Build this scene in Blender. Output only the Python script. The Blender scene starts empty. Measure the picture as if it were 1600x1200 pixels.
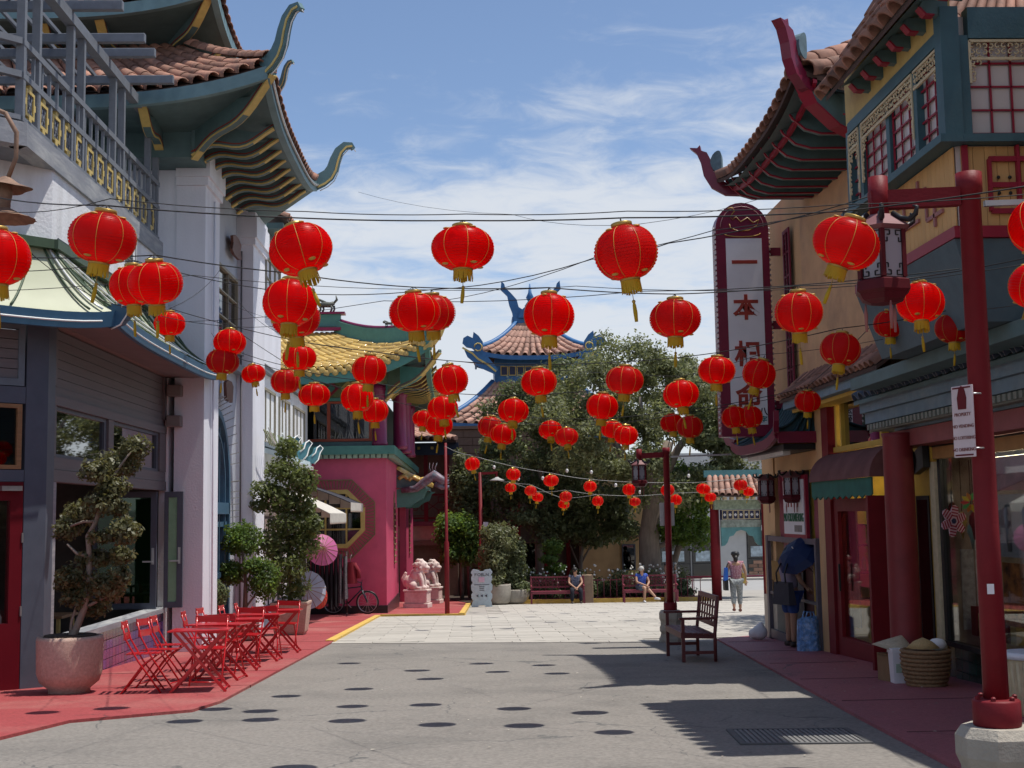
import bpy, bmesh, math, random
from mathutils import Vector, Matrix
random.seed(7)
R = math.radians
scene = bpy.context.scene
C = scene.collection

# ------------------------------------------------------------------ camera
CAM_H, SLOPE = 1.45, 0.038            # eye height; the plaza falls away from the camera
FPX = 2000.0                          # focal length in pixels of a 1600 px wide frame
PITCH, YAW, ROLL = R(5.8226), R(1.9451), 0.016
cf = Vector((math.sin(YAW)*math.cos(PITCH), math.cos(YAW)*math.cos(PITCH), math.sin(PITCH)))
r0 = Vector((math.cos(YAW), -math.sin(YAW), 0)); u0 = r0.cross(cf)
cr = r0*math.cos(ROLL) - u0*math.sin(ROLL)
cu = u0*math.cos(ROLL) + r0*math.sin(ROLL)
cam = bpy.data.cameras.new('camera'); camo = bpy.data.objects.new('camera', cam); C.objects.link(camo)
cam.sensor_width = 36; cam.lens = 36*FPX/1600; cam.clip_end = 3000; cam.clip_start = .05
CP = Vector((0, 0, CAM_H))
M = Matrix((cr, cu, -cf)).transposed().to_4x4(); M.translation = CP
camo.matrix_world = M
scene.camera = camo

# ------------------------------------------------------------------ sky, sun, exposure
SUN_EL, SUN_AZ = R(72.5), R(93)       # azimuth from +Y (north) clockwise: from the right, a touch towards us
w = bpy.data.worlds.new('World'); scene.world = w; w.use_nodes = True
nt = w.node_tree; nt.nodes.clear()
def N(t, **k):
    n = nt.nodes.new(t)
    for a, b in k.items(): setattr(n, a, b)
    return n
def L(a, b): nt.links.new(a, b)
out = N('ShaderNodeOutputWorld'); bg = N('ShaderNodeBackground'); L(bg.outputs[0], out.inputs[0])
sky = N('ShaderNodeTexSky'); sky.sky_type = 'NISHITA'; sky.sun_disc = False
sky.sun_elevation = SUN_EL; sky.sun_rotation = SUN_AZ; sky.air_density = .78; sky.dust_density = .5; sky.ozone_density = 1.1
bg.inputs[1].default_value = 0.122
tc = N('ShaderNodeTexCoord'); sep = N('ShaderNodeSeparateXYZ'); L(tc.outputs['Generated'], sep.inputs[0])
def mth(op, a, b=None):
    n = N('ShaderNodeMath', operation=op)
    for i, v in enumerate((a, b)):
        if v is None: continue
        if isinstance(v, (int, float)): n.inputs[i].default_value = v
        else: L(v, n.inputs[i])
    return n.outputs[0]
zz = mth('ADD', mth('MAXIMUM', sep.outputs[2], 0.0), 0.13)
cx = mth('DIVIDE', sep.outputs[0], zz); cy = mth('DIVIDE', sep.outputs[1], zz)
cmb = N('ShaderNodeCombineXYZ'); L(cx, cmb.inputs[0]); L(mth('MULTIPLY', cy, 1.25), cmb.inputs[1])
cmb.inputs[2].default_value = 3.7
n1 = N('ShaderNodeTexNoise'); n1.inputs['Scale'].default_value = .9; n1.inputs['Detail'].default_value = 3; n1.inputs['Distortion'].default_value = .6
n2 = N('ShaderNodeTexNoise'); n2.inputs['Scale'].default_value = 7.0; n2.inputs['Detail'].default_value = 9; n2.inputs['Roughness'].default_value = .62; n2.inputs['Distortion'].default_value = .5
L(cmb.outputs[0], n1.inputs[0]); L(cmb.outputs[0], n2.inputs[0])
# thin high cloud, a thicker belt of it low in the sky
belt = N('ShaderNodeMapRange'); belt.inputs[1].default_value = .37; belt.inputs[2].default_value = .17; belt.inputs[3].default_value = -.22; belt.inputs[4].default_value = .17
L(sep.outputs[2], belt.inputs[0])
s = mth('ADD', mth('ADD', mth('MULTIPLY', n1.outputs[0], .9), mth('MULTIPLY', n2.outputs[0], .62)), belt.outputs[0])
ramp = N('ShaderNodeMapRange'); ramp.interpolation_type = 'SMOOTHSTEP'
ramp.inputs[1].default_value = .53; ramp.inputs[2].default_value = .93; ramp.inputs[3].default_value = .0; ramp.inputs[4].default_value = .9
L(s, ramp.inputs[0])
mix = N('ShaderNodeMixRGB'); L(ramp.outputs[0], mix.inputs[0]); L(sky.outputs[0], mix.inputs[1])
mix.inputs[2].default_value = (4.75, 5.0, 5.35, 1)
L(mix.outputs[0], bg.inputs[0])
sl = bpy.data.lights.new('sun', 'SUN'); sl.energy = 3.95; sl.angle = R(.53); sl.color = (1, .955, .88)
so = bpy.data.objects.new('sun', sl); C.objects.link(so)
sd = Vector((math.sin(SUN_AZ)*math.cos(SUN_EL), math.cos(SUN_AZ)*math.cos(SUN_EL), math.sin(SUN_EL)))
so.rotation_euler = sd.to_track_quat('Z', 'Y').to_euler(); so.location = (30, 10, 40)
vs = scene.view_settings; vs.view_transform = 'Standard'; vs.look = 'None'; vs.exposure = .34; vs.gamma = 1
scene.render.engine = 'CYCLES'
cy_ = scene.cycles; cy_.use_denoising = True; cy_.max_bounces = 8; cy_.diffuse_bounces = 5; cy_.glossy_bounces = 3
cy_.transmission_bounces = 6; cy_.transparent_max_bounces = 12; cy_.sample_clamp_indirect = 6
cy_.caustics_reflective = False; cy_.caustics_refractive = False

# ------------------------------------------------------------------ helpers
def G(y): return -SLOPE*y
def ray(px, py): return cf + cr*((px-800)/FPX) + cu*((600-py)/FPX)
def at(px, py, D):
    d = ray(px, py); return CP + d*(D/d.y)
def ong(px, py):
    d = ray(px, py); return CP + d*(CAM_H/(-SLOPE*d.y-d.z))
V = Vector

MATS = {}
def mat(name, col, rough=.7, var=.12, scale=6, bump=.0, bscale=40, metal=0, rnd=0.0, coat=0, spec=.4, dirt=None, dscale=1.5, damt=.35, stretch=None):
    """principled with noise-broken colour; rnd = per-object brightness spread; dirt = second colour in patches"""
    if name in MATS: return MATS[name]
    m = bpy.data.materials.new(name); m.use_nodes = True; t = m.node_tree; b = t.nodes['Principled BSDF']
    b.inputs['Roughness'].default_value = rough; b.inputs['Metallic'].default_value = metal
    b.inputs['Specular IOR Level'].default_value = spec
    if coat: b.inputs['Coat Weight'].default_value = coat; b.inputs['Coat Roughness'].default_value = .15
    geo = t.nodes.new('ShaderNodeNewGeometry'); vec = geo.outputs['Position']
    if stretch:
        mp = t.nodes.new('ShaderNodeMapping'); mp.inputs['Scale'].default_value = stretch; t.links.new(vec, mp.inputs[0]); vec = mp.outputs[0]
    nz = t.nodes.new('ShaderNodeTexNoise'); nz.inputs['Scale'].default_value = scale; nz.inputs['Detail'].default_value = 6; nz.inputs['Roughness'].default_value = .6
    t.links.new(vec, nz.inputs[0])
    mr = t.nodes.new('ShaderNodeMapRange'); mr.inputs[1].default_value = .3; mr.inputs[2].default_value = .7
    mr.inputs[3].default_value = 1-var; mr.inputs[4].default_value = 1+var; t.links.new(nz.outputs[0], mr.inputs[0])
    val = mr.outputs[0]
    if rnd:
        oi = t.nodes.new('ShaderNodeObjectInfo'); m2 = t.nodes.new('ShaderNodeMapRange'); m2.inputs[3].default_value = 1-rnd; m2.inputs[4].default_value = 1+rnd
        t.links.new(oi.outputs['Random'], m2.inputs[0]); mm = t.nodes.new('ShaderNodeMath'); mm.operation = 'MULTIPLY'
        t.links.new(val, mm.inputs[0]); t.links.new(m2.outputs[0], mm.inputs[1]); val = mm.outputs[0]
    base = t.nodes.new('ShaderNodeRGB'); base.outputs[0].default_value = (*col, 1); bc = base.outputs[0]
    if dirt:
        nd = t.nodes.new('ShaderNodeTexNoise'); nd.inputs['Scale'].default_value = dscale; nd.inputs['Detail'].default_value = 8; nd.inputs['Roughness'].default_value = .65
        t.links.new(vec, nd.inputs[0]); md = t.nodes.new('ShaderNodeMapRange'); md.inputs[1].default_value = .48; md.inputs[2].default_value = .72; md.inputs[4].default_value = damt
        t.links.new(nd.outputs[0], md.inputs[0]); mx = t.nodes.new('ShaderNodeMixRGB'); t.links.new(md.outputs[0], mx.inputs[0]); t.links.new(bc, mx.inputs[1]); mx.inputs[2].default_value = (*dirt, 1); bc = mx.outputs[0]
    vm = t.nodes.new('ShaderNodeVectorMath'); vm.operation = 'SCALE'; t.links.new(bc, vm.inputs[0]); t.links.new(val, vm.inputs['Scale'])
    t.links.new(vm.outputs[0], b.inputs['Base Color'])
    if bump:
        nb = t.nodes.new('ShaderNodeTexNoise'); nb.inputs['Scale'].default_value = bscale; nb.inputs['Detail'].default_value = 4; t.links.new(geo.outputs['Position'], nb.inputs[0])
        bp = t.nodes.new('ShaderNodeBump'); bp.inputs['Strength'].default_value = bump; bp.inputs['Distance'].default_value = .02
        t.links.new(nb.outputs[0], bp.inputs['Height']); t.links.new(bp.outputs[0], b.inputs['Normal'])
    MATS[name] = m; return m
def srgb(r, g, b):
    f = lambda c: ((c/255+.055)/1.055)**2.4 if c > 10 else c/255/12.92
    return (f(r), f(g), f(b))
def translucent(name, col, tcol, fac=.5, rnd=0.0, rough=.5, spec=.3, nscale=4):
    if name in MATS: return MATS[name]
    m = bpy.data.materials.new(name); m.use_nodes = True; t = m.node_tree; b = t.nodes['Principled BSDF']; o = t.nodes['Material Output']
    b.inputs['Roughness'].default_value = rough; b.inputs['Specular IOR Level'].default_value = spec
    tr = t.nodes.new('ShaderNodeBsdfTranslucent'); mx = t.nodes.new('ShaderNodeMixShader'); mx.inputs[0].default_value = fac
    geo = t.nodes.new('ShaderNodeNewGeometry'); nz = t.nodes.new('ShaderNodeTexNoise'); nz.inputs['Scale'].default_value = nscale; nz.inputs['Detail'].default_value = 3
    t.links.new(geo.outputs['Position'], nz.inputs[0]); mr = t.nodes.new('ShaderNodeMapRange'); mr.inputs[1].default_value = .3; mr.inputs[2].default_value = .7
    mr.inputs[3].default_value = 1-rnd; mr.inputs[4].default_value = 1+rnd; t.links.new(nz.outputs[0], mr.inputs[0])
    for c, sock in ((col, b.inputs['Base Color']), (tcol, tr.inputs[0])):
        vm = t.nodes.new('ShaderNodeVectorMath'); vm.operation = 'SCALE'; vm.inputs[0].default_value = c; t.links.new(mr.outputs[0], vm.inputs['Scale']); t.links.new(vm.outputs[0], sock)
    t.links.new(b.outputs[0], mx.inputs[1]); t.links.new(tr.outputs[0], mx.inputs[2]); t.links.new(mx.outputs[0], o.inputs[0])
    MATS[name] = m; return m
def glass(name, tint=(.75, .8, .8), refl=1.0, ior=1.5, frost=0.0):
    if name in MATS: return MATS[name]
    m = bpy.data.materials.new(name); m.use_nodes = True; t = m.node_tree; t.nodes.remove(t.nodes['Principled BSDF']); o = t.nodes['Material Output']
    tr = t.nodes.new('ShaderNodeBsdfTransparent'); tr.inputs[0].default_value = (*tint, 1)
    gl = t.nodes.new('ShaderNodeBsdfGlossy'); gl.inputs['Roughness'].default_value = .02+frost
    fr = t.nodes.new('ShaderNodeFresnel'); fr.inputs[0].default_value = ior
    mm = t.nodes.new('ShaderNodeMath'); mm.operation = 'MULTIPLY_ADD'; mm.inputs[1].default_value = refl; mm.inputs[2].default_value = .03; t.links.new(fr.outputs[0], mm.inputs[0])
    mx = t.nodes.new('ShaderNodeMixShader'); t.links.new(mm.outputs[0], mx.inputs[0]); t.links.new(tr.outputs[0], mx.inputs[1]); t.links.new(gl.outputs[0], mx.inputs[2]); t.links.new(mx.outputs[0], o.inputs[0])
    MATS[name] = m; return m

def link(name, me, m=None, parent=None):
    o = bpy.data.objects.new(name, me); C.objects.link(o)
    if m is not None and me is not None and not me.materials: me.materials.append(m)
    if parent is not None: o.parent = parent
    return o
def tag(o, label, cat, group=None, kind=None):
    if label: o['label'] = label
    if cat: o['category'] = cat
    if group: o['group'] = group
    if kind: o['kind'] = kind
    return o
def thing(name, label, cat, loc=(0, 0, 0), rz=0, group=None, scale=1):
    o = bpy.data.objects.new(name, None); C.objects.link(o); o.location = loc; o.rotation_euler = (0, 0, rz)
    if scale != 1: o.scale = (scale,)*3
    o.empty_display_size = .1
    return tag(o, label, cat, group)
def struct(o): o['kind'] = 'structure'; return o
def sub(o, parent):                      # keep o where it is in its parent's frame
    o.parent = parent; return o
def dup(root, loc=None, rz=None, label=None, group=None):
    r = root.copy(); C.objects.link(r)
    if loc is not None: r.location = loc
    if rz is not None: r.rotation_euler = (0, 0, rz)
    if label: r['label'] = label
    if group: r['group'] = group
    def rec(a, b):
        for ch in list(a.children):
            c = ch.copy(); C.objects.link(c); c.parent = b; rec(ch, c)
    rec(root, r); return r

class MB:
    """collects simple solids into one mesh"""
    def __init__(s): s.v = []; s.f = []; s.sm = []
    def add(s, vs, fs, smooth=False, mtx=None):
        k = len(s.v)
        s.v += [tuple(mtx @ V(p)) if mtx else tuple(p) for p in vs]
        for f in fs: s.f.append(tuple(i+k for i in f)); s.sm.append(smooth)
        return s
    def box(s, a, b, mtx=None):
        (x0, y0, z0), (x1, y1, z1) = [tuple(map(min, zip(a, b))), tuple(map(max, zip(a, b)))]
        return s.add([(x0,y0,z0),(x1,y0,z0),(x1,y1,z0),(x0,y1,z0),(x0,y0,z1),(x1,y0,z1),(x1,y1,z1),(x0,y1,z1)],
              [(3,2,1,0),(4,5,6,7),(0,1,5,4),(1,2,6,5),(2,3,7,6),(3,0,4,7)], mtx=mtx)
    def hexa(s, p):       # 8 corner points, bottom 4 then top 4
        return s.add(p, [(3,2,1,0),(4,5,6,7),(0,1,5,4),(1,2,6,5),(2,3,7,6),(3,0,4,7)])
    def bar(s, p, q, w, h=None, up=(0, 0, 1)):
        p, q = V(p), V(q); h = h or w; d = (q-p)
        if d.length < 1e-6: return s
        d.normalize(); u = V(up)
        if abs(d.dot(u)) > .98: u = V((0, 1, 0))
        x = d.cross(u).normalized(); z = x.cross(d)
        a = x*(w/2); b = z*(h/2)
        return s.add([p-a-b, p+a-b, q+a-b, q-a-b, p-a+b, p+a+b, q+a+b, q-a+b], [(3,2,1,0),(4,5,6,7),(0,1,5,4),(1,2,6,5),(2,3,7,6),(3,0,4,7)])
    def tube(s, pts, r, n=8, smooth=True, closed=False):
        pts = [V(p) for p in pts]; rs = r if isinstance(r, (list, tuple)) else [r]*len(pts)
        k = len(s.v); m = len(pts); ref = None
        for i, p in enumerate(pts):
            a = pts[i-1] if (i > 0 or closed) else p; b = pts[(i+1) % m] if (i < m-1 or closed) else p
            d = (b-a).normalized()
            if ref is None:
                ref = V((0, 0, 1)) if abs(d.z) < .9 else V((1, 0, 0))
            x = d.cross(ref).normalized(); y = x.cross(d).normalized(); ref = y
            for j in range(n):
                an = 2*math.pi*j/n; s.v.append(tuple(p + (x*math.cos(an)+y*math.sin(an))*rs[i]))
        for i in range(m if closed else m-1):
            i2 = (i+1) % m
            for j in range(n):
                j2 = (j+1) % n; s.f.append((k+i*n+j, k+i*n+j2, k+i2*n+j2, k+i2*n+j)); s.sm.append(smooth)
        if not closed:
            s.f.append(tuple(k+j for j in reversed(range(n)))); s.sm.append(False)
            s.f.append(tuple(k+(m-1)*n+j for j in range(n))); s.sm.append(False)
        return s
    def cyl(s, p, q, r, n=12, r2=None): return s.tube([p, q], [r, r if r2 is None else r2], n)
    def lathe(s, prof, c=(0, 0, 0), n=24, smooth=True, mtx=None, caps=True):
        k = len(s.v); c = V(c)
        for (r, z) in prof:
            for j in range(n):
                a = 2*math.pi*j/n; p = V((r*math.cos(a), r*math.sin(a), z)); p = (mtx @ p if mtx else p)+c; s.v.append(tuple(p))
        for i in range(len(prof)-1):
            for j in range(n):
                j2 = (j+1) % n; s.f.append((k+i*n+j, k+i*n+j2, k+(i+1)*n+j2, k+(i+1)*n+j)); s.sm.append(smooth)
        if caps:
            s.f.append(tuple(k+j for j in reversed(range(n)))); s.sm.append(False)
            s.f.append(tuple(k+(len(prof)-1)*n+j for j in range(n))); s.sm.append(False)
        return s
    def prism(s, pts, o, ax, ay, th):
        """outline pts (2-D) in the plane o + x*ax + y*ay, extruded by th along ax x ay (centred)"""
        o, ax, ay = V(o), V(ax).normalized(), V(ay).normalized(); nz = ax.cross(ay).normalized()*(th/2); n = len(pts); k = len(s.v)
        for sg in (-1, 1):
            for (x, y) in pts: s.v.append(tuple(o+ax*x+ay*y+nz*sg))
        s.f.append(tuple(k+i for i in reversed(range(n)))); s.f.append(tuple(k+n+i for i in range(n))); s.sm += [False, False]
        for i in range(n):
            j = (i+1) % n; s.f.append((k+i, k+j, k+n+j, k+n+i)); s.sm.append(False)
        return s
    def strip(s, pts, wfun, o, ax, ay, th):
        """flat ribbon following 2-D polyline pts with half width wfun(t), thickness th"""
        n = len(pts); le = []; ri = []
        for i, (x, y) in enumerate(pts):
            a = pts[max(0, i-1)]; b = pts[min(n-1, i+1)]; dx, dy = b[0]-a[0], b[1]-a[1]; l = math.hypot(dx, dy) or 1
            wd = wfun(i/(n-1)) if callable(wfun) else wfun
            le.append((x-dy/l*wd, y+dx/l*wd)); ri.append((x+dy/l*wd, y-dx/l*wd))
        for i in range(n-1): s.prism([ri[i], ri[i+1], le[i+1], le[i]], o, ax, ay, th)
        return s
    def sphere(s, c, r, n=10, m=7, sc=(1, 1, 1)):
        prof = [(max(.001, r*math.sin(math.pi*i/m)), -r*math.cos(math.pi*i/m)) for i in range(m+1)]
        return s.lathe([(a, b) for a, b in prof], c, n, mtx=Matrix.Diagonal((*sc,)), caps=False)
    def grid(s, fn, nu, nv, smooth=True):
        k = len(s.v)
        for i in range(nu+1):
            for j in range(nv+1): s.v.append(tuple(fn(i/nu, j/nv)))
        for i in range(nu):
            for j in range(nv):
                a = k+i*(nv+1)+j; s.f.append((a, a+nv+1, a+nv+2, a+1)); s.sm.append(smooth)
        return s
    def slab(s, fn, nu, nv, th):
        """grid sheet with thickness th downwards (z)"""
        s.grid(fn, nu, nv); s.grid(lambda u, v: V(fn(1-u, v))-V((0, 0, th)), nu, nv)
        for seg in ((lambda t: (t, 0)), (lambda t: (t, 1)), (lambda t: (0, t)), (lambda t: (1, t))):
            s.grid(lambda u, v: V(fn(*seg(u)))-V((0, 0, th*v)), max(nu, nv), 1, False)
        return s
    def mesh(s, name):
        me = bpy.data.meshes.new(name); me.from_pydata(s.v, [], s.f)
        me.polygons.foreach_set('use_smooth', s.sm); me.update(); return me
    def build(s, name, m, parent=None, label=None):
        o = link(name, s.mesh(name), m, parent)
        if label: o['label'] = label
        return o
def B(a, b, name, m, parent=None, bev=0):
    """one box as an object, optionally bevelled"""
    mb = MB().box(a, b)
    if bev:
        bm = bmesh.new(); me = mb.mesh(name); bm.from_mesh(me); bmesh.ops.bevel(bm, geom=list(bm.edges), offset=bev, segments=2, affect='EDGES', profile=.6)
        bm.to_mesh(me); bm.free(); return link(name, me, m, parent)
    return mb.build(name, m, parent)
def text(body, size, m, parent, loc, rot, name='lettering', ext=.004, align='CENTER', font=None, sx=1, bold=0):
    cu_ = bpy.data.curves.new(name, 'FONT'); cu_.body = body; cu_.size = size; cu_.align_x = align; cu_.align_y = 'CENTER'; cu_.extrude = ext; cu_.resolution_u = 3; cu_.offset = bold
    o = bpy.data.objects.new('tmp', cu_); C.objects.link(o); dg = bpy.context.evaluated_depsgraph_get()
    me = bpy.data.meshes.new_from_object(o.evaluated_get(dg)); C.objects.unlink(o); bpy.data.objects.remove(o); me.materials.clear()
    t = link(name, me, m, parent); t.location = loc; t.rotation_euler = rot; t.scale = (sx, 1, 1); return t
# ------------------------------------------------------------------ materials
m_asph = mat('asphalt', (.205, .198, .185), .9, .16, 9, .35, 160, dirt=(.13, .127, .122), dscale=.55, damt=.55)
m_ground = mat('far_asphalt', (.15, .148, .14), .9, .15, 3)
m_paver = mat('plaza_stone', (.385, .36, .32), .85, .08, 5, .15, 60, rnd=.09, dirt=(.28, .26, .23), dscale=.8, damt=.4)
m_grout = mat('plaza_grout', (.32, .30, .27), .9, .1, 5)
m_redwalk = mat('red_painted_concrete', (.31, .052, .054), .7, .16, 4, .12, 50, dirt=(.36, .15, .13), dscale=1.6, damt=.7)
m_darkwalk = mat('dark_red_painted_concrete', (.17, .032, .042), .5, .18, 3, .12, 50, dirt=(.10, .028, .036), dscale=.7, damt=.7)
m_yellowk = mat('yellow_kerb_paint', (.62, .40, .08), .7, .15, 8, .1, 60, dirt=(.35, .28, .18), dscale=4, damt=.6)
m_kerb = mat('kerb_concrete', (.33, .31, .28), .85, .12, 7, .1, 60)
m_white = mat('white_plaster', (.74, .75, .77), .85, .05, 2.5, .3, 25, dirt=(.52, .51, .50), dscale=2.2, damt=.6, stretch=(1, 1, .16))
m_slate = mat('slate_paint', (.075, .088, .118), .5, .1, 5, .05, 40)
m_siding = mat('mauve_grey_siding', (.135, .122, .128), .6, .1, 5, .08, 30, rnd=.06, stretch=(1, .3, 6))
m_greybeam = mat('grey_painted_wood', (.24, .25, .275), .65, .14, 6, .15, 30, dirt=(.42, .42, .40), dscale=3, damt=.75, stretch=(1, .3, 2))
m_greyrail = mat('grey_rail_paint', (.16, .175, .20), .6, .12, 7, .08, 40)
m_gold = mat('ochre_trim_paint', (.55, .41, .13), .5, .12, 10, .05, 50)
m_navy = mat('navy_panel', (.018, .022, .07), .45, .2, 20)
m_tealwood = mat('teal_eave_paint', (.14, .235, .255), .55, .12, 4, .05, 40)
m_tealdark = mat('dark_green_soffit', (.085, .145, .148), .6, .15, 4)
m_rust = mat('rust_red_paint', (.23, .035, .02), .6, .1, 6)
m_tile = mat('terracotta_tile', (.30, .15, .105), .8, .22, 7, .2, 60, rnd=.38, dirt=(.085, .06, .05), dscale=3.2, damt=.8)
m_tiledeck = mat('roof_underlay', (.075, .042, .032), .9, .2, 6)
m_tilepale = mat('pale_terracotta_tile', (.42, .24, .18), .8, .2, 7, .2, 60, rnd=.22, dirt=(.2, .13, .1), dscale=2.5, damt=.5)
m_tileyel = mat('glazed_yellow_tile', (.55, .37, .10), .4, .15, 8, .05, 40, rnd=.2, coat=.6, dirt=(.3, .16, .04), dscale=3, damt=.5)
m_tileslate = mat('blue_slate_tile', (.03, .045, .075), .45, .2, 8, rnd=.2)
m_palegreen = mat('pale_green_roof_metal', (.41, .43, .30), .5, .06, 2, dirt=(.36, .38, .25), dscale=1.5, damt=.4)
m_dkgreen = mat('dark_green_trim', (.055, .09, .05), .5, .12, 5)
m_bluefas = mat('blue_fascia', (.035, .10, .175), .5, .12, 4)
m_neon = mat('neon_tube_glass', (.75, .76, .74), .25, .05, 5)
m_reddoor = mat('red_door_paint', (.11, .004, .010), .45, .08, 4, spec=.25)
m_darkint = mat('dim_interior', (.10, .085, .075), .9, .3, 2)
m_wood = mat('interior_wood', (.24, .13, .06), .55, .2, 5, stretch=(1, 1, 6))
m_metal = mat('galvanised_metal', (.45, .46, .47), .35, .1, 8, metal=.8)
m_black = mat('black_metal', (.012, .012, .014), .45, .1, 8)
m_wire = mat('cable_rubber', (.012, .012, .013), .7, .1, 8)
m_redpost = mat('oxblood_post_paint', (.165, .010, .016), .55, .12, 5, .08, 60, spec=.2, dirt=(.12, .01, .014), dscale=2, damt=.5)
m_redfurn = mat('red_metal_enamel', (.50, .004, .010), .35, .06, 6, coat=.4)
m_stone = mat('cast_stone', (.36, .33, .28), .9, .16, 12, .4, 60, dirt=(.22, .2, .17), dscale=3, damt=.5)
m_pot = mat('exposed_aggregate_pot', (.47, .335, .27), .9, .16, 30, .45, 110, dirt=(.33, .24, .2), dscale=2, damt=.45)
m_soil = mat('potting_soil', (.05, .035, .025), .95, .3, 20, .5, 40)
m_glassd = glass('shop_glass', (.84, .86, .85), .3)
m_glassg = glass('green_tinted_glass', (.28, .62, .36), .9)
m_glassw = glass('dark_window_glass', (.20, .23, .25), 1.3)
m_magenta = mat('magenta_stucco', (.58, .072, .155), .5, .08, 3, .08, 40, spec=.55, dirt=(.47, .05, .115), dscale=1.6, damt=.5)
m_plumcol = mat('plum_column_paint', (.22, .012, .07), .4, .1, 4, coat=.3)
m_teal = mat('teal_trim_paint', (.075, .22, .185), .55, .1, 5, .05, 40)
m_tealbl = mat('turquoise_paint', (.10, .26, .27), .5, .15, 6)
m_orange = mat('orange_red_frame', (.36, .06, .025), .5, .1, 6)
m_granite = mat('black_granite_base', (.02, .02, .022), .3, .3, 30)
m_lionst = mat('pale_pink_marble', (.64, .53, .48), .75, .12, 9, .4, 50, dirt=(.45, .24, .22), dscale=3, damt=.6)
m_ochre = mat('ochre_stucco', (.60, .37, .185), .85, .1, 2.5, .25, 30, dirt=(.42, .27, .16), dscale=1.4, damt=.7, stretch=(1, 1, .3))
m_ochretrim = mat('ochre_board', (.58, .34, .13), .7, .1, 5, rnd=.07, stretch=(1, 1, .3))
m_yellowtr = mat('mustard_paint', (.58, .38, .06), .6, .1, 5)
m_tealpost = mat('slate_teal_paint', (.045, .105, .125), .55, .12, 5, .06, 40)
m_bluepale = mat('weathered_blue_paint', (.14, .21, .26), .7, .15, 5, .1, 40, dirt=(.27, .31, .31), dscale=3, damt=.5)
m_crimson = mat('crimson_mullion_paint', (.27, .008, .03), .5, .1, 6)
m_cream = mat('cream_carving', (.60, .50, .32), .7, .12, 14)
m_shoji = mat('frosted_pane', (.56, .51, .48), .35, .06, 2, spec=.6)
m_maroon = mat('maroon_sign_paint', (.17, .008, .035), .45, .1, 4, coat=.2)
m_signwh = mat('sign_white', (.70, .70, .73), .5, .05, 3)
m_signred = mat('sign_letter_red', (.28, .03, .02), .5, .1, 6)
m_signblk = mat('sign_letter_black', (.03, .03, .05), .5, .1, 6)
m_tan = mat('tan_stucco', (.44, .29, .15), .9, .1, 2, .2, 30)
m_brownw = mat('brown_brick', (.17, .105, .075), .9, .15, 6, .2, 30)
m_pblue = mat('pagoda_blue_paint', (.03, .125, .30), .5, .15, 5)
m_bark = mat('bark', (.19, .15, .12), .95, .25, 14, .6, 40, stretch=(1, 1, .25))
m_barkpale = mat('pale_bark', (.23, .185, .15), .95, .22, 10, .5, 30, stretch=(1, 1, .25))
m_leaf1 = translucent('olive_leaf', (.145, .158, .076), (.26, .28, .10), .34, .55, .5, .35, 3)
m_leaf5 = translucent('mid_olive_leaf', (.105, .128, .045), (.23, .28, .07), .35, .5, .5, .3, 5)
m_leaf2 = translucent('dull_bronze_leaf', (.098, .098, .045), (.21, .20, .06), .28, .5, .5, .35, 6)
m_leaf3 = translucent('fresh_green_leaf', (.075, .13, .028), (.24, .34, .05), .35, .45, .5, .3, 4)
m_leaf4 = translucent('dark_evergreen_leaf', (.115, .135, .066), (.22, .26, .09), .32, .5, .5, .3, 3)
m_concr = mat('grey_concrete', (.38, .37, .36), .9, .1, 3)
m_whitewall = mat('far_white_wall', (.44, .44, .43), .9, .06, 1.5)

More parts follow.
